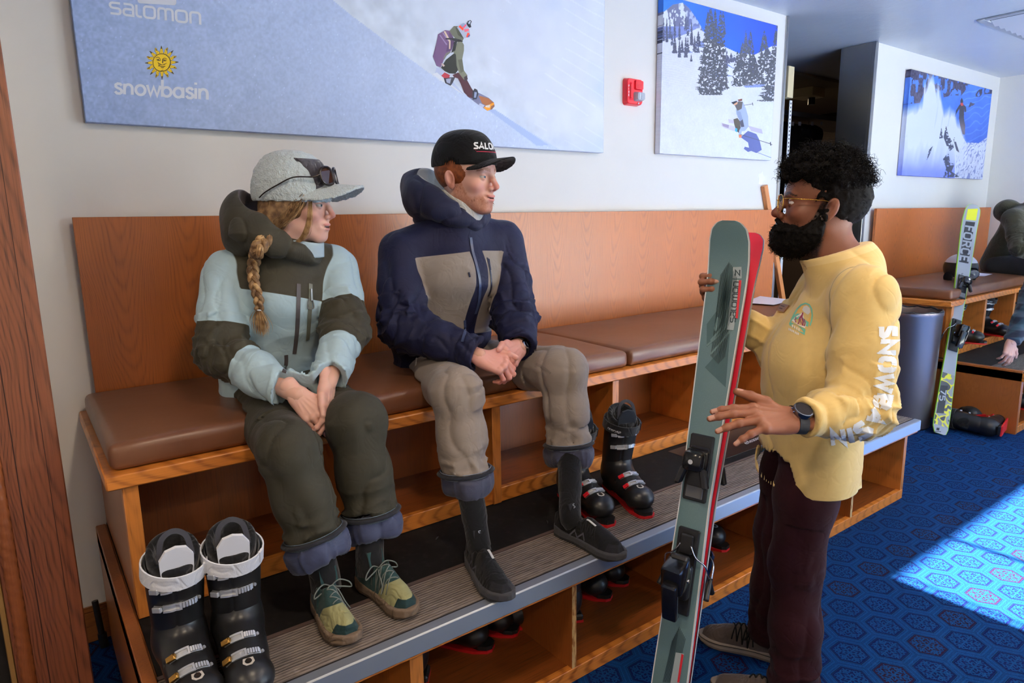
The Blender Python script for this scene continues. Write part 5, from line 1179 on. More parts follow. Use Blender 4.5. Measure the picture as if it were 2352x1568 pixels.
# jacket
T2 = Fr(J['pel'], (.10, -1, .05), (J['shR']+J['shL'])/2-J['pel'])
def m2_torso(P):
    sc_ = (J['shR']+J['shL'])/2; lat = T2.x
    d = econe(P, J['pel']+T2.vec(0, .0, -.03), J['pel']+T2.vec(0, .02, .20), .150, .142, lat, 1.32)
    d = smin(d, econe(P, J['pel']+T2.vec(0, .02, .18), sc_+T2.vec(0, .015, -.10), .142, .140, lat, 1.36), .06)
    d = smin(d, limb(P, [J['shR']+V3(.01, 0, .0), sc_+V3(0, .02, .055), J['shL']+V3(-.01, 0, .0)], [.080, .085, .080], .03), .06)
    d = smin(d, cone(P, sc_+V3(0, 0, .02), H2.w(0, -.018, -.10), .110, .078), .05)
    return d
def m2_arms(P):
    r = (.086, .086, .080, .072, .060); return smin(sleeve(P, J['shR'], J['elR'], J['wrR'], r), sleeve(P, J['shL'], J['elL'], J['wrL'], r), .005)
def m2_jacket(P):
    dt = m2_torso(P); L = T2.loc(P)
    dt = dt-.009*ridge(along(P, T2.x, .55), 9, 4, 2.2)-.009*ridge(along(P, T2.z, 2.0), 9, 9, 2.0)*np.clip((.24-L[:, 2])/.1, 0, 1)
    da = m2_arms(P)-arm_folds(P, J['shR'], J['elR'], J['wrR'], 3, .013)-arm_folds(P, J['shL'], J['elL'], J['wrL'], 8, .013)
    dt = smax(dt, -(plane(P, J['pel']+T2.vec(0, 0, -.055), T2.z)+.0), .012)           # hem
    dt = smax(dt, -(plane(P, J['pel']+T2.vec(0, .10, .02), T2.vec(0, -.75, .65))), .02)     # rides up over the lap
    d = smin(dt, da, .016)
    for s_ in 'RL':
        ax = nrm(J['wr'+s_]-J['el'+s_]); e, t = seg(P, J['wr'+s_], J['wr'+s_]+ax*.10)
        d = smax(d, np.where(e < .16, plane(P, J['wr'+s_]-ax*.004, ax), -1), .004); d = smax(d, -(cone(P, J['wr'+s_]-ax*.035, J['wr'+s_]+ax*.05, .043, .047)), .003)
    d = smax(d, -(cone(P, H2.w(0, -.022, -.125), H2.w(0, -.012, .05), .064, .076)), .006)   # neck hole
    d = smax(d, plane(P, H2.w(0, .07, -.128), H2.vec(0, .30, 1)), .008)
    return d
def m2_front(V):
    """taupe chest panels in the torso frame"""
    L = T2.loc(V); da = m2_arms(V); x, u = L[:, 0], L[:, 2]
    zip_ = np.abs(x-.002)-.030; top = .480-np.abs(x)*.06-u; bot = u-.165+.10*np.abs(x)
    return np.minimum.reduce([zip_, top, bot, (da-m2_torso(V))*.5+.008, L[:, 1]-.0, .21-np.abs(x)])
NAVY = fabric('navy_taupe_shell', [(20, 23, 54), ('taupe', (146, 136, 127))], .62, 1100, .04)
lo, hi = box_of([J[k] for k in ('shR', 'shL', 'elR', 'elL', 'wrR', 'wrL', 'pel')]+[H2.w(0, 0, -.05)], .2)
jk2 = sdf_part('jacket', m2_jacket, lo, hi, .0058, NAVY, man2, {'taupe': m2_front})
ZIPN = flat('navy_zip_tape', srgb(20, 24, 52), .4); ZIPT = flat('zip_teeth', srgb(60, 70, 100), .35)
strip_on(m2_jacket, [(1081, 545), (1085, 575), (1095, 612), (1102, 650), (1100, 690), (1092, 720)], .011, .0016, ZIPT, 'zipper', jk2)
strip_on(m2_jacket, [(1119, 592), (1126, 625), (1128, 660), (1121, 680)], .007, .0014, ZIPN, 'pocket_zip', jk2)
strip_on(m2_jacket, [(1067, 735), (1068, 760), (1062, 785)], .010, .0016, ZIPT, 'zipper', jk2)
strip_on(m2_jacket, [(1076, 625), (1079, 636)], .006, .002, ZIPN, 'zip_pull', jk2); strip_on(m2_jacket, [(1122, 595), (1126, 620)], .005, .003, ZIPN, 'zip_pull', jk2)
# collar and hood
NAVYP = fabric('navy_hood_shell', [(20, 23, 52), ('lining', (190, 200, 205))], .65, 1100, .1)
hd = H2.w(.0, -.125, -.065)
def hood_sdf(P, H, k, seed, amp=.010):
    """hood pushed back: a roll round the neck that swells into a bag behind the head, hollow towards the head"""
    L = H.loc(P); L = L+(np.stack([n3(P, 13, seed), n3(P, 13, seed+1), n3(P, 13, seed+2)], 1)-.5)*.020
    q = L-np.array([0, -.045, 0]); ang = np.arctan2(q[:, 0], q[:, 1]); b = np.clip(np.abs(ang)/PI, 0, 1); b2 = b*b*(3-2*b)
    R = .092+.042*b2; hgt = -.166+.112*b2; r = (.020+.050*b2)*k
    cx, cy = np.sin(ang)*R, np.cos(ang)*R*1.04; d = np.sqrt((q[:, 0]-cx)**2+(q[:, 1]-cy)**2+((q[:, 2]-hgt)*.88)**2)-r
    d = smin(d, ell(L, (0, -.150, -.120), (.115*k, .075*k, .085*k)), .04)
    d = smax(d, -ell(L, (0, -.105, -.005), (.100*k, .085, .075)), .012)
    d = smax(d, -ell(L, (0, -.005, -.02), (.076, .096, .17)), .008)
    return d-amp*(ridge(along(P, H.x, .6), 10, seed, 2)-.9*ridge(P, 9, seed+3, 7))
def m2_hood(P): return hood_sdf(P, H2, 1.0, 22)
sdf_part('hood', m2_hood, *box_of([hd], .25), .005, NAVYP, jk2, {'lining': lambda V: -ell(H2.loc(V), (0, -.105, -.005), (.108, .092, .082))})
CREAM = fabric('cream_fleece', [(206, 206, 200)], .95, 300, .3, .3)
def m2_fleece(P):
    L = H2.loc(P); rad = np.sqrt(L[:, 0]**2+((L[:, 1]+.022)/1.05)**2); return np.maximum(np.abs(rad-.074)-.007, np.maximum(L[:, 2]+.062+.55*np.clip(L[:, 1]+.03, -.02, .2), -.16-L[:, 2]))
sdf_part('fleece_collar', m2_fleece, *box_of([H2.w(0, 0, -.10)], .13), .005, CREAM, man2)
# trousers, cuffs, socks, shoes
TAUPE = fabric('taupe_trouser_shell', [(146, 134, 124)], .72, 1000, .15)
def m2_pants(P):
    r = (.110, .090, .081, .076, .070)
    d = smin(trouser(P, J['hipR'], J['knR'], J['cfR'], r, 31, .013), trouser(P, J['hipL'], J['knL'], J['cfL'], r, 41, .013), .03)
    d = smin(d, ell(P, J['pel']+V3(0, .03, -.01), (.19, .14, .11)), .05)
    for s_ in 'RL': d = leg_end(P, d, J['kn'+s_], J['cf'+s_], .056)
    d = seat_cut(P, d)
    return d
pt2 = sdf_part('trousers', m2_pants, *box_of([J[k] for k in ('pel', 'hipR', 'hipL', 'knR', 'knL', 'cfR', 'cfL')], .17), .0062, TAUPE, man2)
STITCH = flat('pale_stitching', srgb(196, 190, 182), .7)
strip_on(m2_pants, [(975, 792), (960, 810), (955, 840)], .006, .002, STITCH, 'pocket_zip', pt2)
strip_on(m2_pants, [(1232, 835), (1250, 845), (1265, 857)], .008, .0015, fabric('taupe_zip_flap', [(128, 118, 110)], .7), 'pocket_flap', pt2)
SLATE = fabric('slate_lining', [(66, 68, 88)], .5, 800, .2); ELA = fabric('black_elastic', [(34, 36, 44)], .85, 600); STR = flat('grey_stripe', srgb(128, 136, 152), .7)
for s_ in 'RL': ax = nrm(J['cf'+s_]-J['kn'+s_]); cuff_roll(pt2, J['cf'+s_]+ax*.014, ax, .077, 1.3 if s_ == 'R' else 2.6, ELA, SLATE, STR)
for s_, hl, to in (('R', AZ(1082, 1282, .44), AZ(1158, 1372, .44)), ('L', AZ(1278, 1222, .44), AZ(1400, 1280, .44))):
    fr = SH2[s_]
    sk = MB(); b0 = Vector(fr.w(0, .065, .09)); tp_ = Vector(J['cf'+s_])
    sk.tube(bez([tp_, tp_*.5+b0*.5+Vector((0, -.004, 0)), b0, Vector(fr.w(0, .085, .06))], 6), [.044]*5+[.041]*4+[.037]*6+[.034]*4, 16); sk.build('sock', SOCK, man2, True, world=True)
UPP = fabric('black_shoe_mesh', [(20, 20, 22)], .8, 1500, .1, .3); MIDS = flat('graphite_midsole', srgb(62, 62, 66), .7); OUTS = flat('black_outsole', srgb(22, 22, 24), .75); OVER = flat('black_overlay', srgb(30, 30, 34), .45)
def shoe_len(L): return .292
def foot_half(y, n=1.0):
    """half width of a sole at distance y from the heel (0..1)"""
    return np.interp(y, [0, .04, .15, .35, .55, .72, .86, .95, 1.0], [.012, .026, .034, .034, .042, .048, .042, .027, .006])*n
def make_shoe(fr, parent, LN=.288, side=1, um=None, mm=None, om=None, high=0.085, tall=0.0, name='shoe', curve=.012, wd=1.0, soleh=.030):
    def Lc(P): L = fr.loc(P); L[:, 0] = L[:, 0]-side*curve*np.sin(np.clip(L[:, 1]/LN, 0, 1)*PI*.9); return L
    def sole(P):
        L = Lc(P); y = L[:, 1]/LN; hw = foot_half(np.clip(y, 0, 1), wd); tp = soleh+.012*np.clip((.3-y)/.3, 0, 1)+.006*np.clip((y-.8)/.2, 0, 1); bt = .016*np.clip((y-.78)/.22, 0, 1)**1.6
        d2 = np.maximum(np.abs(L[:, 0])-hw, np.maximum(-L[:, 1], L[:, 1]-LN)); return smax(d2*.8, np.maximum(L[:, 2]-tp, bt-L[:, 2]), .006)
    def upper(P):
        L = Lc(P); y = L[:, 1]/LN; hw = foot_half(np.clip(y, 0, 1), wd)-.002
        top = np.interp(y, [-.1, 0, .1, .28, .36, .5, .62, .75, .88, .97, 1.05], [high+tall, high+tall, high+tall-.004, high-.004+tall*1.05, high+.014+tall, .100+tall*.3, .086, .074, .063, .050, .022])
        zz = np.clip(L[:, 2]/np.maximum(top, .01), 0, 1); w_ = hw*(1-.42*zz**2.2)-np.where(y < .4, .0, .010*zz)
        dl = np.maximum(-L[:, 1]-.002+.006*zz, L[:, 1]-LN+.004+.02*zz)
        d = smax(np.maximum(np.abs(L[:, 0])-w_, dl)*.8, (L[:, 2]-top)*.8, .014); d = smax(d, .012-L[:, 2], .004)
        hole = ell(L, (0, .073, high+tall+.012), (.030, .058, .045+tall*.5)); return smax(d, -hole, .006)
    lo, hi = box_of([fr.w(0, 0, 0), fr.w(0, LN, .06), fr.w(0, .05, high+tall)], .06)
    u = sdf_part(name, upper, lo, hi, .0036, um, parent, {'toe': lambda V: np.minimum(Lc(V)[:, 1]/LN-.80-.25*np.clip(Lc(V)[:, 2]-.03, 0, 1)*3, .055-Lc(V)[:, 2]), 'low': lambda V: np.interp(Lc(V)[:, 1]/LN, [0, .45, .55, .8, 1], [-.03, -.03, .02, .06, .06])-.0+.045-Lc(V)[:, 2]})
    sdf_part('sole', sole, lo, hi, .0036, mm, u, {'out': lambda V: .011+.02*np.clip(fr.loc(V)[:, 1]/LN-.75, 0, 1)-fr.loc(V)[:, 2]})
    return u, upper
SOLE2 = fabric('graphite_midsole', [(64, 64, 68), ('out', (24, 24, 26))], .7, 500)
UP2 = fabric('black_shoe_mesh', [(19, 19, 21), ('toe', (34, 34, 38))], .75, 1500, .1, .25)
LACE = flat('black_lace', srgb(36, 36, 40), .8)
def laces(fr, fn, parent, LN, ys, hw, m, r=.0016, bow=True, z0=.18):
    """criss-cross laces lying on the instep, found by dropping points on to the shoe"""
    rows = []
    for y in ys:
        w = hw
        o = np.array([fr.w(sx*w, y*LN, z0) for sx in (-1, 1)]); d = np.tile(-fr.z, (2, 1)); rows.append(ray_surf(fn, o, d))
    L = MB()
    rows = [q for q in rows if np.abs(fn(q)).max() < .004]
    for a, b in zip(rows[:-1], rows[1:]):
        for q, w in ((a[0], b[1]), (a[1], b[0])):
            n = 6; o = np.array([q+(w-q)*k/n+fr.z*.03 for k in range(n+1)]); p = ray_surf(fn, o, np.tile(-fr.z, (n+1, 1)))
            if np.abs(fn(p)).max() > .004: continue
            p = p+fr.z*r*.7; L.tube([Vector(x) for x in p], r, 5)
    tag(L.build('lace_rows', m, parent, True, world=True), kind='stuff'); return rows
for s_, sd in (('R', -1), ('L', 1)):
    u, fn = make_shoe(SH2[s_], man2, .300, sd, UP2, SOLE2, None, .088, .0, 'trail_shoe'); fr = SH2[s_]
    rows = laces(fr, fn, u, .30, (.36, .43, .50, .57, .63), .020, LACE, .0011)
    tg = MB(); o = np.array([fr.w(0, y, .2) for y in (.142, .152, .162, .172, .180)]); p = ray_surf(fn, o, np.tile(-fr.z, (5, 1)))+fr.z*.003; tg.ribbon([Vector(q) for q in p], .007, .002, tuple(fr.z)); tg.build('lace_tag', flat('white_lace_tag', srgb(206, 206, 204), .6), u, world=True)
    tq = MB(); tq.ribbon([Vector(fr.w(0, .088, .098)), Vector(fr.w(0, .080, .118)), Vector(fr.w(0, .074, .132))], .042, .007, tuple(fr.y)); t_ = tq.build('tongue', flat('shoe_tongue', srgb(26, 26, 30), .8), u, 30, world=True)
    sq, st = S_logo(fr.w(-.009, .0835, .118), fr.x*.016, fr.z*.017-fr.y*.006); text_mesh('tongue_logo', [[Vector(q)+Vector(fr.y)*.0045 for q in z_] for z_ in st], fr.y, flat('logo_grey', srgb(150, 154, 160), .6), t_)
    ms = [[(-.35, .0), (-.18, 1), (0, .1), (.18, 1), (.35, 0)]]
    zp = []
    for q in stroke([(.085, .012), (.105, .034), (.118, .014), (.140, .034), (.150, .014)], .0055): zp.append(q)
    mb = MB()
    for sx in (-1, 1):
        for q in zp:
            o = np.array([fr.w(sx*.09, a, .018+b) for a, b in q]); p = ray_surf(fn, o, np.tile(-sx*fr.x, (len(q), 1)))
            if np.abs(fn(p)).max() > .004: continue
            mb.add([Vector(v)+Vector(fr.x)*sx*.0007 for v in p], [tuple(range(len(q)))])
    mb.build('side_mark', flat('side_mark_grey', srgb(84, 84, 92), .5), u, False, world=True)
# hair, ears' sideburns, short beard strands
RH = hair_mat('red_hair', (150, 84, 44), (112, 58, 30))
def m2_hairfn(P):
    L = H2.loc(P)/HS2; d = ell(L, (0, -.014, .024), (.0785, .1010, .084))
    d = smax(d, L[:, 1]-.062+np.clip(L[:, 2], -.1, .1)*-.2, .004); d = smax(d, -(L[:, 2]+.055+np.where(np.abs(L[:, 0]) > .05, np.clip((L[:, 1]+.045)*1.2, 0, .055), 0)-np.exp(-((L[:, 1]-.028)/.013)**2)*.045), .003)
    return (d+.0012*(n3(P, 300, 2)-.5))*HS2
hr2 = sdf_part('hair', m2_hairfn, *box_of([hc2], .15), .0035, RH, man2)
R_ = []
for _ in range(2600):
    q = nrng.normal(size=3); p0 = H2.w(*(nrm(q)*np.array([.066, .075, .1])*HS2)); l = (H2.loc(p0[None])/HS2)[0]
    R_.append(p0)
R_ = np.array(R_); P_, G_ = proj_surf(m2_body, R_); L_ = H2.loc(P_)/HS2; bm_ = beard_mask(L_); sel = nrng.random(len(P_)) < bm_*.9
st = []
for p, g in zip(P_[sel], G_[sel]): d = nrm(g*.5-H2.z*.9+H2.y*.2+nrng.normal(size=3)*.25); ln = .006+.005*nrng.random(); st.append(p-g*.0008+np.outer(np.linspace(0, ln, 3), d))
strands('beard_stubble', st, RH, man2, .00055)
# cap
CAPB = fabric('black_cap_nylon', [(15, 15, 17)], .8, 900, .1, .2)
CP = Fr(H2.w(0, -.004, .046*HS2), H2.vec(0, 1, .04), H2.vec(0, -.04, 1))
def m2_crown(P):
    L = CP.loc(P)/HS2; o = ell(L, (0, -.006, -.004), (.0900, .1150, .1160)); bx = np.maximum(np.abs(L[:, 0])-.088, L[:, 2]-.106); o = smax(o, bx, .03)
    o = smax(o, -(L[:, 2]+.015), .003); return smax(o, -ell(L, (0, -.006, -.012), (.0800, .1050, .094)), .002)
cap2 = sdf_part('cap', m2_crown, *box_of([CP.o], .13), .0032, CAPB, man2)
def m2_brim(P):
    L = CP.loc(P)/HS2; r = np.sqrt((L[:, 0]/.083)**2+((L[:, 1]-.070)/.108)**2); zc = .000-.40*(L[:, 0]**2)/.083*1.0+.04*np.clip(L[:, 1]-.08, 0, 1); d = np.maximum((r-1)*.08, np.abs(L[:, 2]-zc)-.0022)
    return smax(smax(d, -(L[:, 1]-.05), .003), -ell(L, (0, -.006, -.012), (.085, .109, .096)), .002)
sdf_part('brim', m2_brim, *box_of([CP.w(0, .12, 0)], .12), .0028, CAPB, cap2)
T_, Ln = text_polys('SALOMON', .24, GLY, .10, .25)
def cap_txt(polys, L_, a0, a1, h0, h1): return [[(a0+(a1-a0)*x/L_, h0+(h1-h0)*y) for x, y in p] for p in polys]
print_axis(m2_crown, CP, cap_txt(T_, Ln, -42, 40, .036, .058), flat('white_embroidery', srgb(236, 238, 240), .7), 'cap_lettering', cap2)
print_axis(m2_crown, CP, [[(-38, .0300), (10, .0300), (10, .0325), (-38, .0325)][k:k+4] for k in (0,)]+[[(-37+8*k, .0255), (-29+8*k, .0255), (-29+8*k, .0273), (-37+8*k, .0273)] for k in range(7)], flat('red_embroidery', srgb(190, 40, 70), .7), 'cap_stripe', cap2)
# watch on the left wrist, just out of the sleeve
wx = HL2; mbw = MB(); n = 22; c0 = wx.o-wx.R[1]*.010
mbw.tube([Vector(c0+wx.R[0]*.033*math.cos(2*PI*k/n)+wx.R[2]*.024*math.sin(2*PI*k/n)) for k in range(n)], .009, 6, closed=True, flat=.3, upv=tuple(wx.R[1])); wt = mbw.build('wristwatch', BLACK, man2, True, world=True)
MB().lathe([(.0, -.004), (.018, -.004), (.0185, .003), (.016, .0055), (0, .0055)], 20, c0+wx.R[2]*.026, tuple(wx.R[2])).build('watch_case', CHROME, wt, 40, world=True)
# ------------------------------------------------------------------ seated woman: pale blue and olive jacket, fleece cap, braid
J1 = J = dict(pel=A(628, 905, -.40), shR=A(520, 628, -.47), shL=A(772, 612, -.52), elR=A(505, 812, -.55), elL=A(793, 752, -.66), wrR=A(684, 908, -.86), wrL=A(752, 884, -.86),
              hipR=A(592, 925, -.43), hipL=A(690, 905, -.44), knR=A(662, 1035, -.98), knL=A(818, 968, -.96), cfR=A(722, 1228, -1.03), cfL=A(850, 1176, -1.00), anR=A(752, 1335, -1.02), anL=A(862, 1290, -.98))
SHOE1 = {}
for s_, hl, to in (('R', AZ(733, 1380, .44), AZ(791, 1452, .44)), ('L', AZ(828, 1342, .44), AZ(922, 1408, .44))): SHOE1[s_] = Fr(hl, nrm(to-hl), (0, 0, 1)); J['an'+s_] = SHOE1[s_].w(0, .060, .11)
hc1 = A(685, 466, -.57); H1 = Fr(hc1, (.75, -.68, -.06), (.07, -.08, 1)); HS1 = 1.0
FP1 = dict(skin=(224, 180, 163), blush=(208, 128, 116), lip=(208, 130, 124), mouth=.0018, brow=(120, 84, 56), browk=.5, eye=.0040, lash=(70, 46, 34), w=.95, jaw=.88, tip=.95, smile=.0015, nose=.95)
def m1_body(P):
    nb = (J1['shR']+J1['shL'])/2+V3(0, .03, .02)
    d = head_sdf(H1.loc(P)/HS1, FP1)*HS1
    return smin(d, limb(P, [H1.w(0, -.02, -.06), H1.w(-.004, -.03, -.10), nb], [.050, .049, .058], .03), .03)
lo, hi = box_of([hc1+.15, hc1-.16, (J['shR']+J['shL'])/2-.05], .04); Vb, Qb = surf(m1_body, lo, hi, .0025); parts1 = [(Vb, Qb, head_col(H1.loc(Vb)/HS1, FP1))]
HR1 = Hand(J['wrR'], A(742, 972, -.93)-J['wrR'], (-.40, -.72, .50), 1, ((22, 26, 14), (24, 28, 14), (26, 30, 14), (28, 30, 14)), (3, 0, -2, -5), ((.040, .048, -.004), (.046, .084, -.004), (.040, .116, -.006)), .93)
HL1 = Hand(J['wrL'], A(762, 975, -.935)-J['wrL'], (.72, -.55, .35), -1, ((22, 26, 14), (24, 28, 14), (26, 30, 14), (28, 30, 14)), (3, 0, -2, -5), ((.040, .048, -.004), (.044, .084, -.004), (.038, .114, -.006)), .93)
for Hh in (HR1, HL1):
    lo, hi = box_of([Hh.W((0, .08, 0))], .125); hv, hq = surf(Hh.sdf, lo, hi, .0023); parts1.append((hv, hq, Hh.col(hv, np.tile(lin1((222, 174, 156)), (len(hv), 1)), None, (218, 150, 134), (232, 184, 172), (204, 138, 122))))
def m1_inner(P):
    d = limb(P, [J1['pel']+V3(0, 0, .03), (J1['shR']+J1['shL'])/2-V3(0, 0, .06)], [.09, .09], .05)
    for s_ in 'RL': d = smin(d, limb(P, [J1['sh'+s_], J1['el'+s_], J1['wr'+s_]], [.042, .036, .025], .02), .03); d = smin(d, limb(P, [J1['hip'+s_], J1['kn'+s_], J1['cf'+s_], J1['an'+s_]], [.068, .044, .032, .028], .02), .03)
    return d
lo, hi = box_of([J[k] for k in J], .11); iv, iq = surf(m1_inner, lo, hi, .012); parts1.append((iv, iq, np.tile(lin1((216, 168, 148)), (len(iv), 1))))
woman = body_object('person', tuple(J['pel']-V3(0, 0, .08)), parts1, 'seated woman in a pale blue and olive ski jacket with a braid and fleece cap')
eyes(woman, H1, H1.vec(-.02, 1, .0), (110, 126, 128))
T1 = Fr(J['pel'], (.12, -1, .05), (J['shR']+J['shL'])/2-J['pel'])
def m1_torso(P):
    sc_ = (J1['shR']+J1['shL'])/2; lat = T1.x
    d = econe(P, J1['pel']+T1.vec(0, .0, -.04), J1['pel']+T1.vec(0, .02, .16), .145, .122, lat, 1.28)
    d = smin(d, econe(P, J1['pel']+T1.vec(0, .02, .16), sc_+T1.vec(0, .02, -.09), .122, .122, lat, 1.30), .06)
    d = smin(d, limb(P, [J1['shR']+V3(.01, 0, 0), sc_+V3(0, .02, .05), J1['shL']+V3(-.01, 0, 0)], [.070, .078, .070], .03), .06)
    return smin(d, cone(P, sc_+V3(0, 0, .01), H1.w(0, -.016, -.105), .100, .072), .05)
def m1_arms(P):
    r = (.076, .074, .070, .064, .052); return smin(sleeve(P, J1['shR'], J1['elR'], J1['wrR'], r), sleeve(P, J1['shL'], J1['elL'], J1['wrL'], r), .005)
def m1_jacket(P):
    L = T1.loc(P)
    dt = m1_torso(P)-.010*ridge(along(P, T1.x, .5), 8, 4, 2.2)*np.clip(1.2-L[:, 2]/.4, .3, 1)-.010*ridge(along(P, T1.z, 2.0), 8, 9, 2.0)*np.clip((.26-L[:, 2])/.1, 0, 1)
    dt = smax(dt, -plane(P, J1['pel']+T1.vec(0, 0, -.055), T1.z), .012); dt = smax(dt, -plane(P, J1['pel']+T1.vec(0, .09, .0), T1.vec(0, -.75, .65)), .02)
    da = m1_arms(P)-arm_folds(P, J1['shR'], J1['elR'], J1['wrR'], 13, .012)-arm_folds(P, J1['shL'], J1['elL'], J1['wrL'], 18, .012)
    d = smin(dt, da, .014)
    for s_ in 'RL':
        ax = nrm(J1['wr'+s_]-J1['el'+s_]); e, t = seg(P, J1['wr'+s_], J1['wr'+s_]+ax*.10)
        d = smax(d, np.where(e < .14, plane(P, J1['wr'+s_]+ax*.006, ax), -1), .004); d = smax(d, -(cone(P, J1['wr'+s_]-ax*.035, J1['wr'+s_]+ax*.05, .036, .043)), .003)
    d = smax(d, -(cone(P, H1.w(0, -.022, -.13), H1.w(0, -.012, .05), .058, .072)), .006)
    return smax(d, plane(P, H1.w(0, .07, -.126), H1.vec(0, .25, 1)), .008)
def m1_olive(V):
    L = T1.loc(V); da = m1_arms(V); dt = m1_torso(V); x, u = L[:, 0], L[:, 2]
    yoke = u-(.345-.03*x/.15); s = np.full(len(V), 9.); f = np.full(len(V), -.1)
    for s_ in 'RL':
        e1, t1 = seg(V, J1['sh'+s_], J1['el'+s_]); e2, t2 = seg(V, J1['el'+s_], J1['wr'+s_]); l1 = np.linalg.norm(J1['el'+s_]-J1['sh'+s_]); l2 = np.linalg.norm(J1['wr'+s_]-J1['el'+s_])
        q = np.where(e1-.004 < e2, np.minimum((t1-.66)*l1, .3), np.minimum(.3, (.34-t2)*l2)); near = np.minimum(e1, e2) < .10; f = np.where(near, np.maximum(f, q), f)
    return np.maximum(np.minimum(f, (dt-da)*.5), np.minimum(yoke, (da-dt)*.5))
BLUEO = fabric('pale_blue_olive_shell', [(172, 198, 208), ('olive', (62, 59, 46))], .62, 1100, .1)
lo, hi = box_of([J[k] for k in ('shR', 'shL', 'elR', 'elL', 'wrR', 'wrL', 'pel')]+[H1.w(0, 0, -.06)], .17)
jk1 = sdf_part('jacket', m1_jacket, lo, hi, .0055, BLUEO, woman, {'olive': m1_olive})
GZ = flat('dark_zip_band', srgb(84, 80, 82), .5); OZ = flat('olive_zip', srgb(112, 116, 104), .5)
strip_on(m1_jacket, [(686, 652), (685, 700), (682, 760), (676, 812)], .013, .0015, GZ, 'zipper', jk1)
strip_on(m1_jacket, [(657, 815), (657, 835), (652, 855)], .012, .0015, GZ, 'zipper', jk1)
pz = strip_on(m1_jacket, [(713, 652), (712, 700), (709, 745), (706, 780)], .013, .0022, OZ, 'pocket_zip', jk1)
strip_on(m1_jacket, [(713, 664), (714, 690)], .006, .004, flat('zip_pull_grey', srgb(150, 152, 150), .3, .6), 'zip_pull', jk1, lift=.003)
strip_on(m1_jacket, [(709, 684), (705, 704), (712, 709), (719, 704), (715, 684)], .003, .003, flat('cord_loop', srgb(110, 112, 112), .6), 'pull_loop', jk1, lift=.003)
OLIVE = fabric('olive_hood_shell', [(60, 57, 45), ('lining', (92, 84, 84))], .65, 1000, .1)
INB = fabric('blue_inner_collar', [(178, 200, 210)], .7, 900)
def m1_inncol(P):
    L = H1.loc(P); rad = np.sqrt((L[:, 0])**2+((L[:, 1]-.004)/1.15)**2); return np.maximum(np.abs(rad-.062)-.004, np.maximum(L[:, 2]+.112+.16*np.clip(L[:, 1], 0, .1), -.17-L[:, 2]))
sdf_part('inner_collar', m1_inncol, *box_of([H1.w(0, 0, -.12)], .12), .0045, INB, jk1)
def m1_hood(P): return hood_sdf(P, H1, .90, 31)
sdf_part('hood', m1_hood, *box_of([H1.w(0, -.12, -.085)], .24), .005, OLIVE, jk1, {'lining': lambda V: -ell(H1.loc(V), (0, -.105, -.005), (.098, .092, .082))})
# trousers, cuffs, boots
OLT = fabric('olive_trouser_shell', [(56, 54, 43)], .72, 1000, .05)
def m1_pants(P):
    r = (.105, .088, .080, .074, .068); d = smin(trouser(P, J1['hipR'], J1['knR'], J1['cfR'], r, 51, .012), trouser(P, J1['hipL'], J1['knL'], J1['cfL'], r, 61, .012), .025)
    d = smin(d, ell(P, J1['pel']+V3(0, .02, -.01), (.18, .13, .10)), .05)
    for s_ in 'RL': d = leg_end(P, d, J1['kn'+s_], J1['cf'+s_], .054)
    return seat_cut(P, d)
pt1 = sdf_part('trousers', m1_pants, *box_of([J[k] for k in ('pel', 'hipR', 'hipL', 'knR', 'knL', 'cfR', 'cfL')], .16), .006, OLT, woman)
strip_on(m1_pants, [(525, 962), (540, 975), (558, 990)], .007, .002, flat('black_zip', srgb(24, 24, 24), .5), 'pocket_zip', pt1)
SLATE1 = fabric('blue_slate_lining', [(64, 70, 98)], .5, 800, .2)
for s_ in 'RL': ax = nrm(J['cf'+s_]-J['kn'+s_]); cuff_roll(pt1, J['cf'+s_]+ax*.012, ax, .075, .9 if s_ == 'R' else 4.0, ELA, SLATE1, flat('slate_stripe', srgb(84, 96, 108), .7))
UP1 = fabric('green_tan_boot_upper', [(40, 66, 66), ('low', (150, 148, 104)), ('toe', (26, 52, 54))], .78, 700, .1, .3); SOLE1 = fabric('muddy_boot_sole', [(120, 102, 86), ('out', (92, 78, 66))], .9, 400, .0, .4)
LACE1 = flat('grey_green_lace', srgb(106, 114, 110), .85)
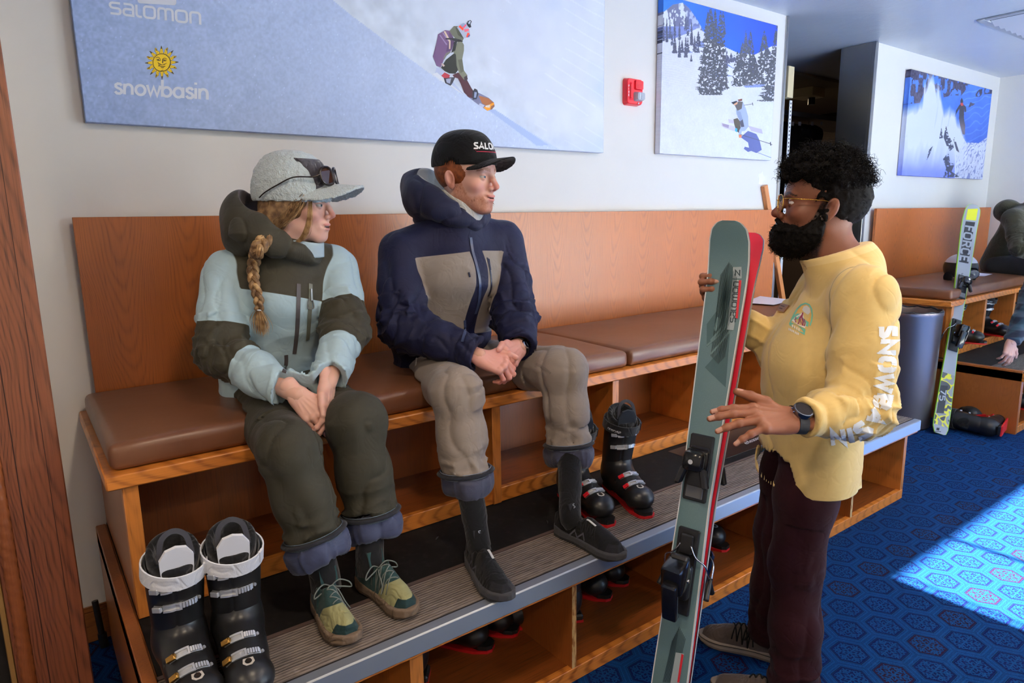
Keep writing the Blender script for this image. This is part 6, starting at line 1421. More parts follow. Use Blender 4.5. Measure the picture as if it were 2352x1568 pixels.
for s_, sd in (('R', -1), ('L', 1)):
    fr = SHOE1[s_]; u, fn = make_shoe(fr, woman, .268, sd, UP1, SOLE1, None, .092, .030, 'hiking_boot', soleh=.032)
    sk = MB(); tp_ = Vector(J['cf'+s_]); b0 = Vector(fr.w(0, .062, .11)); sk.tube(bez([tp_, (tp_+b0)/2, b0, Vector(fr.w(0, .07, .07))], 6), .041, 16); sk.build('sock', SOCK, woman, True, world=True)
    laces(fr, fn, u, .268, (.36, .43, .50, .57, .64), .021, LACE1, .0019)
    # bow: two loops and two ends hanging over the collar
    k0 = Vector(ray_surf(fn, np.array([fr.w(0, .108, .22)]), -fr.z[None])[0]+fr.z*.006)
    if (k0-Vector(fr.w(0, .1, .12))).length > .08: k0 = Vector(fr.w(0, .112, .110))
    X_, Y_, Z_ = Vector(fr.x), Vector(fr.y), Vector(fr.z)
    for sx in (-1, 1):
        MB().tube(bez([k0, k0+X_*sx*.022+Z_*.014+Y_*.004, k0+X_*sx*.046+Z_*.004+Y_*.012, k0+X_*sx*.052-Z_*.012+Y_*.014, k0+X_*sx*.030-Z_*.006+Y_*.010, k0], 6), .0020, 6).build('lace_loop', LACE1, u, True, world=True)
        MB().tube(bez([k0, k0+X_*sx*.012+Y_*.018-Z_*.004, k0+X_*sx*.020+Y_*.045-Z_*.030, k0+X_*sx*.030+Y_*.052-Z_*.050], 6), .0019, 6).build('lace_end', LACE1, u, True, world=True)
    tq = MB(); tq.ribbon([Vector(fr.w(0, .098, .100)), Vector(fr.w(0, .090, .125)), Vector(fr.w(0, .086, .142))], .048, .009, tuple(fr.y)); t_ = tq.build('tongue', fabric('boot_tongue', [(30, 62, 62)], .8, 700), u, 30, world=True)
    sq, st = S_logo(fr.w(-.008, .0925, .126), fr.x*.015, fr.z*.015-fr.y*.004); text_mesh('tongue_logo', [[Vector(q)+Y_*.0048 for q in z_] for z_ in st], fr.y, flat('logo_pale', srgb(160, 176, 172), .6), t_)
# fleece cap with a flat brim
FLC = Mat('pale_blue_fleece', .95, spec=.1, sheen=.5); x_, y_, z_ = FLC.pos(); FLC.col(FLC.mix(FLC.noise(FLC.vec(x_, y_, z_), 160, 3), srgb(172, 192, 198), srgb(206, 214, 216))); FLC.bump(FLC.voro(FLC.vec(x_, y_, z_), 190)+FLC.noise(FLC.vec(x_, y_, z_), 240, 3), .45, .005); FLC = FLC.m
GRF = fabric('charcoal_fleece_panel', [(76, 74, 82)], .95, 260, .3, .5)
CP1 = Fr(H1.w(0, -.010, .036), H1.vec(0, 1, .02), H1.vec(0, .0, 1))
def m1_crown(P):
    L = CP1.loc(P); o = ell(L, (0, -.012, .0), (.100, .127, .138)); o = smax(o, L[:, 2]-.132, .03); o = smax(o, -(L[:, 2]+.032), .006)
    return smax(o-.0022*(n3(P, 95, 3)-.5)*2, -ell(L, (0, -.012, -.012), (.091, .119, .108)), .002)
cap1 = sdf_part('fleece_cap', m1_crown, *box_of([CP1.o], .14), .0032, FLC, woman)
def m1_brim(P):
    L = CP1.loc(P); r = np.sqrt((L[:, 0]/.089)**2+((L[:, 1]-.088)/.138)**2); zc = .022-.50*(L[:, 0]**2)/.083-.02*np.clip(L[:, 1]-.08, 0, 1)
    d = np.maximum((r-1)*.08, np.abs(L[:, 2]-zc)-.0045); return smax(smax(d, -(L[:, 1]-.055), .004)-.0012*(n3(P, 110, 5)-.5)*2, -ell(L, (0, -.012, -.012), (.091, .119, .108)), .003)
sdf_part('brim', m1_brim, *box_of([CP1.w(0, .13, 0)], .15), .0030, FLC, cap1)
def m1_panel(P):
    L = CP1.loc(P); d = np.abs(m1_crown(P))-.0034; return smax(d, np.maximum(np.abs(L[:, 0])-.058-.1*(L[:, 2]-.03), np.maximum(.004-L[:, 2], np.maximum(L[:, 2]-.100, -L[:, 1]))), .002)
sdf_part('cap_front_panel', m1_panel, *box_of([CP1.w(0, .09, .04)], .09), .0026, GRF, cap1)
print_axis(m1_crown, CP1, [[(-22, .072), (22, .072), (22, .083), (-22, .083)]], flat('white_patch', srgb(228, 228, 232), .7), 'cap_patch', cap1, lift=.004)
# sunglasses pushed up on the cap
SGF = flat('tortoise_frame', srgb(30, 16, 12), .2); SGL = Mat('brown_lens', .05, color=srgb(52, 26, 18), spec=.8, coat=.6).m
sg = Fr(CP1.w(0, .128, .050), CP1.vec(0, .97, .24), CP1.vec(0, -.24, .97))
mb = MB()
for sx in (-1, 1):
    ring = [Vector(sg.w(sx*.037+a*.031, -.012*(abs(sx*.037+a*.031)/.06)**2, b*.0275)) for a, b in [(math.copysign(abs(math.cos(t))**.75, math.cos(t)), math.copysign(abs(math.sin(t))**.75, math.sin(t))) for t in [2*PI*k/26 for k in range(26)]]]
    mb.tube(ring,   .0042, 7, closed=True, upv=tuple(sg.y))
mb.tube([sg.w(-.008, .001, .006), sg.w(0, .002, .008), sg.w(.008, .001, .006)], .003, 7)
sgo = mb.build('sunglasses', SGF, cap1, True, world=True)
for sx in (-1, 1):
    L_ = MB(); L_.add([sg.w(sx*.037+a*.029, -.012*(abs(sx*.037+a*.029)/.06)**2, b*.0255) for a, b in [(math.copysign(abs(math.cos(t))**.75, math.cos(t)), math.copysign(abs(math.sin(t))**.75, math.sin(t))) for t in [2*PI*k/26 for k in range(26)]]]+[], [tuple(range(26))]); L_.build('lens', SGL, sgo, False, world=True)
    tp = MB(); pts = [sg.w(sx*.067, -.014, .008), sg.w(sx*.080, -.034, .002), CP1.w(sx*.103, .040, .040), CP1.w(sx*.107, -.010, .016), CP1.w(sx*.1055, -.050, -.006), CP1.w(sx*.098, -.072, -.022)]
    tp.tube(bez([Vector(p) for p in pts], 6), [.0042]*8+[.0034]*23, 8, flat=.6); tp.build('temple', SGF, sgo, True, world=True)
# hair: smooth base, swept strands, braid over the right shoulder
BH = hair_mat('brown_blonde_hair', (150, 118, 82), (92, 66, 44), .45); BH2 = hair_mat('light_blonde_hair', (196, 160, 112), (140, 104, 66), .45)
def m1_hairfn(P):
    L = H1.loc(P); d = ell(L, (0, -.018, .022), (.0835, .108, .090)); d = smin(d, ell(L, (-.030, -.065, -.045), (.056, .050, .055)), .03); d = smin(d, cone(L, (-.055, -.015, -.02), (-.05, -.075, -.085), .030, .030), .03)
    d = smin(d, cone(L, (.055, -.02, -.02), (.02, -.08, -.085), .028, .03), .03)
    face = np.clip((L[:, 1]-.040)/.01+np.clip(-L[:, 2]-.02, 0, .1)*8, -1, 1)
    d = smax(d, L[:, 1]-(.052-np.clip(-L[:, 2]-.01, 0, .1)*.75), .006); d = smax(d, -.125-L[:, 2], .01)
    return d-.0035*ridge(along(P, H1.vec(0, -.7, -.6), .2), 60, 3, 1.5)
hair1 = sdf_part('hair', m1_hairfn, *box_of([hc1], .17), .0036, BH, woman)
gather = H1.w(-.082, -.040, -.078)
S_ = []
for k in range(420):
    a = nrng.uniform(-1, 1); hgt = nrng.uniform(-.02, .04)
    p0 = H1.w(-.074+.006*nrng.normal(), .055-.11*nrng.random(), .030-.02*nrng.random()); p1 = H1.w(-.083-.004*nrng.random(), .035-.10*nrng.random(), -.035+.012*nrng.normal()); p2 = gather+nrng.normal(size=3)*.008
    t = np.linspace(0, 1, 9)[:, None]; c = (1-t)**2*p0+2*t*(1-t)*(p1*1.25-.25*H1.w(-.07, -.0, -.03))+t*t*p2; S_.append(c)
strands('swept_hair', S_[:300], BH, hair1, .0009); strands('swept_hair', S_[300:], BH2, hair1, .0009)
S_ = []
for k in range(60):   # loose locks in front of the ear, along the cheek
    y0 = .060+.012*nrng.random(); p0 = H1.w(-.058-.006*nrng.random(), y0, .022); p1 = H1.w(-.075-.004*nrng.random(), y0+.004, -.045); p2 = H1.w(-.064-.006*nrng.random(), y0-.004+.006*nrng.normal(), -.085-.03*nrng.random()); p3 = H1.w(-.066, y0-.045, -.115-.01*nrng.random())
    t = np.linspace(0, 1, 12)[:, None]; S_.append((1-t)**3*p0+3*t*(1-t)**2*p1+3*t*t*(1-t)*p2+t**3*p3)
strands('face_lock', S_, BH2, hair1, .0008)
S_ = []
for k in range(70):   # flyaway hairs
    p0 = H1.w(-.08, -.03-.06*nrng.random(), -.02-.07*nrng.random()); d_ = H1.vec(-.2+.3*nrng.normal(), -.9, -.15+.35*nrng.normal()); t = np.linspace(0, 1, 7)[:, None]; S_.append(p0+d_*t*(.03+.06*nrng.random())+H1.vec(0, 0, -.03)*t*t)
strands('flyaway_hair', S_, BH2, hair1, .00035)
bp_px = [(604, 556), (592, 590), (586, 625), (592, 660), (600, 690), (600, 706)]
bp, bg_ = on_px(lambda P: np.minimum(m1_jacket(P), m1_hood(P)), [(q.x, q.y) for q in bez([(a, b, 0) for a, b in bp_px], 4)], .9)
bp = bp+bg_*.020; bp[0] = gather
cl = np.array([np.array(v) for v in bez([Vector(p) for p in bp], 6)]); cl = (cl[:-2]+cl[1:-1]+cl[2:])/3
ln = np.concatenate([[0], np.cumsum(np.linalg.norm(np.diff(cl, axis=0), axis=1))]); tl = ln[-1]; ss = np.linspace(0, tl, 120); cl = np.stack([np.interp(ss, ln, cl[:, i]) for i in range(3)], 1)
tg_ = np.gradient(cl, axis=0); tg_ /= np.linalg.norm(tg_, axis=1, keepdims=True); fw_ = -np.array(FW); sd_ = np.cross(tg_, fw_); sd_ /= np.linalg.norm(sd_, axis=1, keepdims=True); up_ = np.cross(sd_, tg_)
br = empty('braid', tuple(gather)); br.parent = woman; br.matrix_basis = Matrix.Translation(Vector(gather)-Vector(woman.location))
lam = .078
for k in range(3):
    ph = 2*PI*ss/lam+2*PI*k/3; taper = np.clip(1.05-.45*ss/tl, .4, 1); off = sd_*(.0135*taper*np.sin(ph))[:, None]+up_*(.0085*taper*np.sin(2*ph))[:, None]; cen = cl+off
    mb = MB(); mb.tube([Vector(p) for p in cen], list(.0120*taper), 9, flat=1.0); mb.build('braid_strand', [BH, BH2, BH][k], br, True, world=True)
    S_ = []
    for q in range(46):
        a = 2*PI*nrng.random(); i0 = nrng.integers(0, 70); i1 = min(119, i0+nrng.integers(25, 60)); tw = a+np.linspace(0, 1.2, i1-i0); rr = .0124*taper[i0:i1]
        S_.append(cen[i0:i1]+sd_[i0:i1]*(rr*np.cos(tw))[:, None]+up_[i0:i1]*(rr*np.sin(tw))[:, None])
    strands('braid_hair', S_, [BH2, BH, BH2][k], br, .00075)
tie = MB(); tie.tube([Vector(cl[-1]+sd_[-1]*.008*math.cos(2*PI*q/16)+up_[-1]*.008*math.sin(2*PI*q/16)) for q in range(16)], .0028, 7, closed=True, upv=tuple(tg_[-1])); tie.build('hair_tie', flat('pale_tie', srgb(206, 204, 200), .6), br, True, world=True)
S_ = []
for q in range(150):
    a = nrng.normal(size=2)*.45; t = np.linspace(0, 1, 9)[:, None]; S_.append(cl[-1]+sd_[-1]*(a[0]*(.006+.020*np.sin(t*2.2)))+up_[-1]*(a[1]*(.005+.010*np.sin(t*2.2)))+np.array([0, 0, -1])*t*(.062+.022*nrng.random()))
strands('braid_tail', S_, BH2, br, .0008)
# ------------------------------------------------------------------ standing man: yellow long sleeve shirt, maroon trousers, glasses
def D(px, py, d): return np.array(at_d(px, py, d))
f3 = nrm((-.68, .73, 0)); l3 = np.array([-f3[1], f3[0], 0.])
cS3 = D(1942, 640, 1.90)
J3 = J = dict(shL=cS3+.180*l3-V3(0, 0, .03), shR=cS3-.180*l3-V3(0, 0, .03), elL=D(1976, 940, 1.71), wrL=D(1822, 962, 1.62), elR=D(1788, 800, 2.12), wrR=D(1668, 716, 2.155),
              pel=np.array([2.19, -1.70, .90]), ftR=AZ(1806, 1522, 0)); fdir = nrm(AZ(1612, 1470, 0)-J['ftR'])
fdir = nrm(np.array([fdir[0], fdir[1], 0])); J['ftL'] = J['ftR']+l3*.25-f3*.02
for s_, q in (('L', 1), ('R', -1)): J['hip'+s_] = J['pel']+l3*.080*q; J['an'+s_] = J['ft'+s_]+fdir*.055+V3(0, 0, .10); J['kn'+s_] = (J['hip'+s_]*.47+J['an'+s_]*.53)+f3*.018
hc3 = D(1889, 468, 1.885); H3 = Fr(hc3, (-.60, .79, .10), (.06, -.08, 1)); HS3 = 1.04
FP3 = dict(skin=(128, 80, 58), blush=(132, 74, 54), lip=(134, 70, 66), brow=(26, 18, 16), browk=.9, mouth=.0038, eye=.0030, lash=(20, 14, 12), beard=(22, 17, 16), beardk=.97, tip=1.2, w=1.02, nose=1.1)
def m3_body(P):
    nb = cS3+V3(0, 0, .02)-f3*.01
    d = head_sdf(H3.loc(P)/HS3, FP3)*HS3
    return smin(d, limb(P, [H3.w(0, -.022, -.06), H3.w(0, -.03, -.12), nb], [.062, .061, .075], .03), .03)
lo, hi = box_of([hc3+.15, hc3-.16, cS3-.06], .05); Vb, Qb = surf(m3_body, lo, hi, .0024); parts3 = [(Vb, Qb, head_col(H3.loc(Vb)/HS3, FP3))]
# left hand spread flat in front of the skis, fingers to the left; right hand grips the skis from behind
HL3 = Hand(J['wrL'], D(1690, 955, 1.60)-J['wrL'], (.10, -.62, .80), -1, ((10, 10, 8), (8, 12, 8), (12, 14, 10), (18, 18, 12)), (5, 1, -5, -17), ((.046, .050, .004), (.062, .082, .004), (.078, .108, .0)), 1.08)
skA, skB = D(1688, 517, 1.99), D(1540, 1568, 2.04)            # axis of the front ski (tip, where it leaves the frame)
sdir = nrm(skB-skA)
HR3 = Hand(D(1634, 674, 2.145), -np.array(RT)*.5-np.array(FW)*.85+np.array(UP)*.12, -np.array(RT)*.83+np.array(FW)*.5, 1, ((6, 74, 32), (8, 74, 32), (10, 76, 32), (12, 76, 32)), (3, 1, -2, -5), ((.040, .045, -.022), (.046, .070, -.044), (.040, .092, -.062)), 1.0)
for Hh in (HL3, HR3):
    lo, hi = box_of([Hh.W((0, .08, 0))], .145); hv, hq = surf(Hh.sdf, lo, hi, .0023); parts3.append((hv, hq, Hh.col(hv, np.tile(lin1((150, 96, 70)), (len(hv), 1)), None, (178, 122, 100), (206, 160, 142), (112, 66, 48))))
def m3_inner(P):
    d = limb(P, [J3['pel'], cS3-V3(0, 0, .08)], [.10, .10], .05)
    for s_ in 'RL': d = smin(d, limb(P, [J3['sh'+s_], J3['el'+s_], J3['wr'+s_]], [.045, .038, .027], .02), .03); d = smin(d, limb(P, [J3['hip'+s_], J3['kn'+s_], J3['an'+s_]], [.075, .05, .034], .02), .03)
    return smin(d, limb(P, [J3['wrR'], HR3.o+HR3.R[1]*.01], [.026, .024]), .02)
lo, hi = box_of([J[k] for k in J], .11); iv, iq = surf(m3_inner, lo, hi, .012); parts3.append((iv, iq, np.tile(lin1((140, 88, 64)), (len(iv), 1))))
man3 = body_object('person', (2.2, -1.7, 0), parts3, 'standing bearded man in a yellow long sleeve shirt holding a pair of skis')
eyes(man3, H3, H3.vec(0, 1, -.12), (46, 28, 18), HS3)
# shirt
T3 = Fr(J['pel'], f3, cS3-J['pel'])
def m3_torso(P):
    lat = l3
    d = econe(P, J3['pel']+T3.vec(0, -.012, -.26), J3['pel']+T3.vec(0, .0, .18), .148, .128, lat, 1.42)
    d = smin(d, econe(P, J3['pel']+T3.vec(0, .0, .18), cS3+T3.vec(0, .002, -.12), .122, .124, lat, 1.46), .06)
    d = smin(d, limb(P, [J3['shL']-l3*.01-V3(0, 0, .02), cS3+V3(0, 0, .035), J3['shR']+l3*.01-V3(0, 0, .02)], [.070, .080, .070], .03), .06)
    return smin(d, cone(P, cS3+V3(0, 0, .01), H3.w(0, -.028, -.125), .092, .074), .045)
def m3_arms(P):
    return smin(sleeve(P, J3['shL'], J3['elL'], J3['wrL'], (.082, .080, .070, .058, .044)), sleeve(P, J3['shR'], J3['elR'], J3['wrR'], (.078, .072, .064, .056, .046)), .004)
def m3_shirt(P):
    L = T3.loc(P)
    dt = m3_torso(P); wob = (n3(P, 7, 3)-.5)[:, None]*.08
    dt = dt-.008*ridge(along(P, T3.z, .35)+wob, 8, 4, 2.2)*np.clip((.42-L[:, 2])/.3, .1, 1)+.006*ridge(along(P, nrm(T3.z+.6*f3), .3)+wob, 9, 14, 6)
    dt = smax(dt, -plane(P, J3['pel']+T3.vec(0, 0, -.185), T3.z), .006); dt = smax(dt, -(econe(P, J3['pel']+T3.vec(0, -.012, -.30), J3['pel']+T3.vec(0, .0, -.12), .140, .137, l3, 1.42)), .004)
    da = m3_arms(P)-arm_folds(P, J3['shL'], J3['elL'], J3['wrL'], 23, .011)-arm_folds(P, J3['shR'], J3['elR'], J3['wrR'], 28, .010)
    d = smin(dt, da, .030)
    for s_ in 'RL':
        ax = nrm(J3['wr'+s_]-J3['el'+s_]); e, t = seg(P, J3['wr'+s_], J3['wr'+s_]+ax*.10); d = smax(d, np.where(e < .13, plane(P, J3['wr'+s_]-ax*.03, ax), -1), .004); d = smax(d, -(cone(P, J3['wr'+s_]-ax*.06, J3['wr'+s_]+ax*.05, .034, .040)), .003)
    d = smax(d, -(cone(P, H3.w(0, -.036, -.15), H3.w(0, -.02, .05), .064, .076)), .004)
    return smax(d, plane(P, H3.w(0, -.03, -.136), H3.vec(0, .42, 1)), .006)
def m3_collar(V): L = H3.loc(V); pl = (V-H3.w(0, -.03, -.136)) @ nrm(H3.vec(0, .42, 1)); return pl+.020
def m3_armhole(V): return (sleeve(V, J3['shL'], J3['elL'], J3['wrL'], (.082, .080, .070, .058, .044))-m3_torso(V))*.5+.002
YEL = fabric('washed_yellow_cotton', [(226, 194, 124), ('rib', (232, 204, 140)), ('hem', (234, 206, 142))], .85, 1200, .25, .06, 'arm', .2)
lo, hi = box_of([J[k] for k in ('shR', 'shL', 'elR', 'elL', 'wrR', 'wrL', 'pel')]+[H3.w(0, 0, -.06)], .19)
sh3 = sdf_part('shirt', m3_shirt, lo, hi, .0055, YEL, man3, {'rib': m3_collar, 'arm': m3_armhole, 'hem': lambda V: -.165-T3.loc(V)[:, 2]})
# chest print: mountain under a sun in an arch, with a banner
PR = lambda L, s=2.613: [(1550+a/s, 300+b/s) for a, b in L]
TEAL = flat('print_teal', srgb(120, 198, 172), .8); WHT = flat('print_white', srgb(244, 240, 232), .8); MAR = flat('print_berry', srgb(160, 62, 98), .8); ORG = flat('print_ochre', srgb(236, 188, 98), .8); PNK = flat('print_cloud', srgb(226, 222, 214), .8)
arch = [(690, 1160), (712, 1110), (735, 1070), (760, 1045), (785, 1036), (808, 1045), (822, 1070), (826, 1105), (822, 1140), (812, 1170)]
def pr3(n, L, m, lift): patch_on(m3_shirt, [PR(q) for q in L], m, n, sh3, .8, lift, 3)
pr3('print_arch', stroke(arch, 8), TEAL, .0007); pr3('print_sky', [[(722, 1110), (745, 1070), (770, 1048), (800, 1050), (818, 1090), (806, 1170), (760, 1130)]], ORG, .0005)
pr3('print_cloud', [[(765, 1075), (775, 1055), (795, 1050), (812, 1065), (815, 1090), (800, 1105), (780, 1092)]], PNK, .0009)
pr3('print_trees', [[(706, 1138), (716, 1108), (735, 1098), (760, 1100), (740, 1130)], [(768, 1120), (790, 1140), (806, 1150), (800, 1178), (782, 1168)]], TEAL, .0009)
pr3('print_peak', [[(703, 1140), (730, 1115), (748, 1104), (770, 1090), (778, 1130), (790, 1160), (782, 1186), (745, 1168)]], WHT, .0011)
pr3('print_ridges', [q for L, w in (([(770, 1092), (764, 1120), (772, 1145), (768, 1170)], 8), ([(766, 1105), (750, 1125), (748, 1150), (740, 1162)], 6), ([(730, 1118), (724, 1140), (728, 1152)], 5), ([(778, 1130), (784, 1155), (778, 1175)], 6), ([(758, 1118), (756, 1140), (762, 1160)], 4)) for q in stroke(L, w)], MAR, .0013)
pr3('print_banner', [[(693, 1148), (786, 1192), (780, 1228), (688, 1166)]], TEAL, .0012)
pr3('banner_text', [[(x, y) for x, y in q] for k in range(4) for q in [[(706+k*13, 1164+k*7), (712+k*13, 1167+k*7), (711+k*13, 1183+k*7), (705+k*13, 1180+k*7)]]], WHT, .0015)
pr3('under_text', [[(684+x, 1184+y), (690+x, 1187+y), (689+x, 1200+y), (683+x, 1197+y)] for x, y in ((0, 0), (9, 4), (18, 9), (27, 13), (38, 20), (47, 25), (56, 28))], WHT, .0010)
def path_text(txt, path, hgt, w=.26, gap=.18, gl=GLY, adv=None):
    """letters standing on a picture-space path; hgt = letter height to the right of the walking direction"""
    P = [np.array((q.x, q.y)) for q in bez([(a, b, 0) for a, b in path], 10)]; s = np.concatenate([[0], np.cumsum([np.linalg.norm(b-a) for a, b in zip(P[:-1], P[1:])])]); tot = s[-1]
    ps, L = text_polys(txt, w, gl, gap); xs = np.array([p[0] for p in P]); ys = np.array([p[1] for p in P]); out = []
    def at(u): u = u*tot; x, y = np.interp(u, s, xs), np.interp(u, s, ys); x2, y2 = np.interp(u+2, s, xs), np.interp(u+2, s, ys); x1, y1 = np.interp(u-2, s, xs), np.interp(u-2, s, ys); t = nrm(np.array([x2-x1, y2-y1])); return np.array([x, y]), t
    for p in ps:
        q = []
        for a, b in p: c, t = at(min(max(a/L, 0), 1)); q.append(tuple(c+np.array([t[1], -t[0]])*hgt*b))
        out.append(q)
    return out
grid_print(m3_shirt, path_text('SNOWBASIN', [(2022, 748), (2022, 800), (2018, 860), (2012, 910), (2000, 945), (1975, 972), (1940, 984), (1905, 988)], 35, .36, .20), flat('sleeve_print_white', srgb(232, 236, 238), .8), 'sleeve_lettering', sh3, .8, .0012, 1.1)
bd = D(1800, 708, 1.90); p_, g_ = on_px(m3_shirt, [(1801, 709)], .9); bdo, bn = p_[0], g_[0]
bx_ = nrm(np.cross([0, 0, 1], bn)); bz_ = np.cross(bn, bx_)
m = MB(); m.obox(bdo+bn*.006, bx_*.026, bz_*.0135, bn*.002, .001); bdg = m.build('name_badge', flat('wood_badge', srgb(150, 104, 72), .55), sh3, 30, world=True)
text_mesh('badge_text', [q for r_, t_ in ((.35, 'MAN'), (-.35, 'UTAH')) for q in []]+[[Vector(bdo+bn*.0083+bx_*a+bz_*b) for a, b in q] for q in [[(-.016, .003), (.010, .003), (.010, .006), (-.016, .006)], [(-.012, -.006), (.008, -.006), (.008, -.003), (-.012, -.003)]]], bn, flat('badge_ink', srgb(62, 36, 24), .6), bdg)
# trousers
MARN = fabric('maroon_twill', [(44, 15, 22)], .85, 1200, .04, .08, spec=.15)
def m3_pants(P):
    r = (.086, .084, .073, .070, .068); d = smin(trouser(P, J3['hipR'], J3['knR'], J3['anR']+V3(0, 0, .02), r, 71, .010), trouser(P, J3['hipL'], J3['knL'], J3['anL']+V3(0, 0, .02), r, 81, .010), .02)
    d = smin(d, econe(P, J3['pel']-V3(0, 0, .03), J3['pel']+V3(0, 0, .06), .098, .096, l3, 1.36), .05); d = smax(d, P[:, 2]-.95, .01)
    return smax(d, .085-P[:, 2], .006)
pt3 = sdf_part('trousers', m3_pants, *box_of([J[k] for k in ('hipR', 'hipL', 'anR', 'anL')], .17), .006, MARN, man3)
for s_ in 'RL':
    c = J['an'+s_]+V3(0, 0, -.002); m = MB(); n = 28
    m.lathe([(.071, -.016), (.0745, -.012), (.0765, .012), (.075, .028), (.071, .031), (.068, .028)], n, c, (0, 0, 1)); m.build('turned_up_cuff', MARN, pt3, True, world=True)
CANV = fabric('grey_canvas', [(84, 74, 70), ('toe', (84, 74, 70))], .9, 800, .2, .3); RUBS = fabric('off_white_rubber', [(150, 138, 126), ('out', (120, 108, 98))], .7, 400)
for s_, sd in (('R', -1), ('L', 1)):
    fr = Fr(J['ft'+s_], fdir, (0, 0, 1)); u, fn = make_shoe(fr, man3, .300, sd, CANV, RUBS, None, .072, .0, 'canvas_sneaker', soleh=.030)
    rows = laces(fr, fn, u, .30, (.36, .42, .48, .54, .60), .020, BLACKMATT, .0024)
    k0 = Vector(fr.w(0, .120, .096)); X_, Y_, Z_ = Vector(fr.x), Vector(fr.y), Vector(fr.z)
    for sx in (-1, 1):
        MB().tube(bez([k0, k0+X_*sx*.025+Z_*.010, k0+X_*sx*.048-Z_*.004+Y_*.006, k0+X_*sx*.045-Z_*.020+Y_*.012, k0+X_*sx*.020-Z_*.008, k0], 6), .0032, 6).build('lace_loop', BLACKMATT, u, True, world=True)
    m = MB(); n = 40; pts = []
    for q in range(n):
        t = 2*PI*q/n; y = .5-.5*math.cos(t); hw = float(foot_half(y))*(1 if t < PI else -1); pts.append(Vector(fr.w(hw+sd*.012*math.sin(y*PI*.9)+(.001 if hw > 0 else -.001), y*.300, .025+.004*max(0, y-.8)/.2)))
    m.tube(pts, .0014, 5, closed=True); m.build('sole_stripe', flat('dark_stripe', srgb(40, 34, 34), .7), u, True, world=True)
# hair and beard
KH = hair_mat('black_hair', (13, 11, 11), (20, 17, 16), .75)
def m3_hairfn(P):
    L = H3.loc(P)/HS3; lump = (n3(P, 55, 2)-.5)*.022+(n3(P, 110, 6)-.5)*.010
    top = ell(L, (0, .004, .068), (.086, .108, .074)); top = smin(top, ell(L, (0, .058, .080), (.066, .046, .046)), .03); top = smax(top, -(L[:, 2]-.030-.30*np.clip(L[:, 1], -.04, .1)), .012)-lump
    side = ell(L, (0, -.016, .022), (.0800, .1040, .090)); S = np.abs(L[:, 0])
    side = smax(side, L[:, 1]-.030-.3*np.clip(L[:, 2], 0, .1), .006); side = smax(side, -(L[:, 2]+.066-np.where(S > .045, np.clip((L[:, 1]+.042)*1.6, 0, .062), 0)-np.exp(-((L[:, 1]-.014)/.012)**2)*.02), .004)
    return smin(top, side-.3*lump, .012)*HS3
hr3 = sdf_part('hair', m3_hairfn, *box_of([hc3+.05*H3.z], .19), .0036, KH, man3)
def curls(n, fn, sample, ln, cr, grav, r, nm, par, turns=2.2):
    q = np.array([sample() for _ in range(n)]); P, G = proj_surf(fn, q); S = []
    for p, g in zip(P, G):
        if not np.isfinite(p).all(): continue
        d = nrm(g+nrng.normal(size=3)*.45+np.array([0, 0, grav])); a = nrm(np.cross(d, nrng.normal(size=3))); b = np.cross(d, a); L_ = ln*(.6+.8*nrng.random()); t = np.linspace(0, 1, 12); w = 2*PI*(nrng.random()+t*turns*(.7+.6*nrng.random())); c = cr*(.5+nrng.random())*np.sqrt(t)
        S.append(p-g*.002+np.outer(t*L_, d)+np.outer(c*np.cos(w), a)+np.outer(c*np.sin(w), b)+np.outer(t*t, np.array([0, 0, grav*L_*.4])))
    return strands(nm, S, KH, par, r)
def smp_top():
    while True:
        a = nrng.normal(size=3); a = nrm(a)
        if a[2] > -.15: return H3.w(a[0]*.10, -.002+a[1]*.112, .07+a[2]*.09)
curls(1700, m3_hairfn, smp_top, .026, .0062, -.05, .00085, 'curls', hr3)
S_ = []
for k in range(900):
    a = nrm(nrng.normal(size=3)); S_.append(H3.w(math.copysign(.082, nrng.normal()), -.02+.06*nrng.normal(), .01+.035*nrng.normal()))
P_, G_ = proj_surf(m3_hairfn, np.array(S_)); strands('short_side_hair', [p+np.outer(np.linspace(0, .006, 3), nrm(g*.6-H3.z*.8-H3.y*.3+nrng.normal(size=3)*.3)) for p, g in zip(P_, G_)], KH, hr3, .0005)
def m3_beard(P):
    L = H3.loc(P)/HS3; S = np.abs(L[:, 0]); mk = beard_mask(L); th = -.004+.024*mk*np.clip((-.03-L[:, 2])/.05, .25, 1)+.006*np.clip((-.085-L[:, 2])/.03, 0, 1)*mk
    h = head_sdf(L, FP3); d = h-th; ext = ell(L, (0, .062, -.112), (.046, .046, .036)); d = smin(d, np.where(mk > .05, ext, .1), .015)
    mu = np.minimum(cone(np.stack([S, L[:, 1], L[:, 2]], 1), (.0, .108, -.0545), (.026, .094, -.064), .0062, .0055), .1); d = smin(d, mu, .004)
    lipc = ell(L, (0, .104, -.0722), (.021, .020, .0125)); d = smax(d, -lipc, .004); d = smax(d, L[:, 2]+.012, .006); d = smax(d, -.160-L[:, 2], .01); d = smax(d, -(L[:, 1]+.016-.4*np.clip(-.06-L[:, 2], 0, .1)), .006)
    return (d-(n3(P, 130, 4)-.5)*.006)*HS3
brd = sdf_part('beard', m3_beard, *box_of([H3.w(0, .05, -.08)], .14), .0030, KH, man3)
def smp_beard():
    while True:
        p = np.array([nrng.uniform(-.075, .085), nrng.uniform(.0, .12), nrng.uniform(-.15, -.03)])
        if beard_mask(p[None])[0] > .4: return H3.w(*(p*1.05))
curls(1300, m3_beard, smp_beard, .010, .0025, -.25, .0006, 'beard_hairs', brd, 1.3)
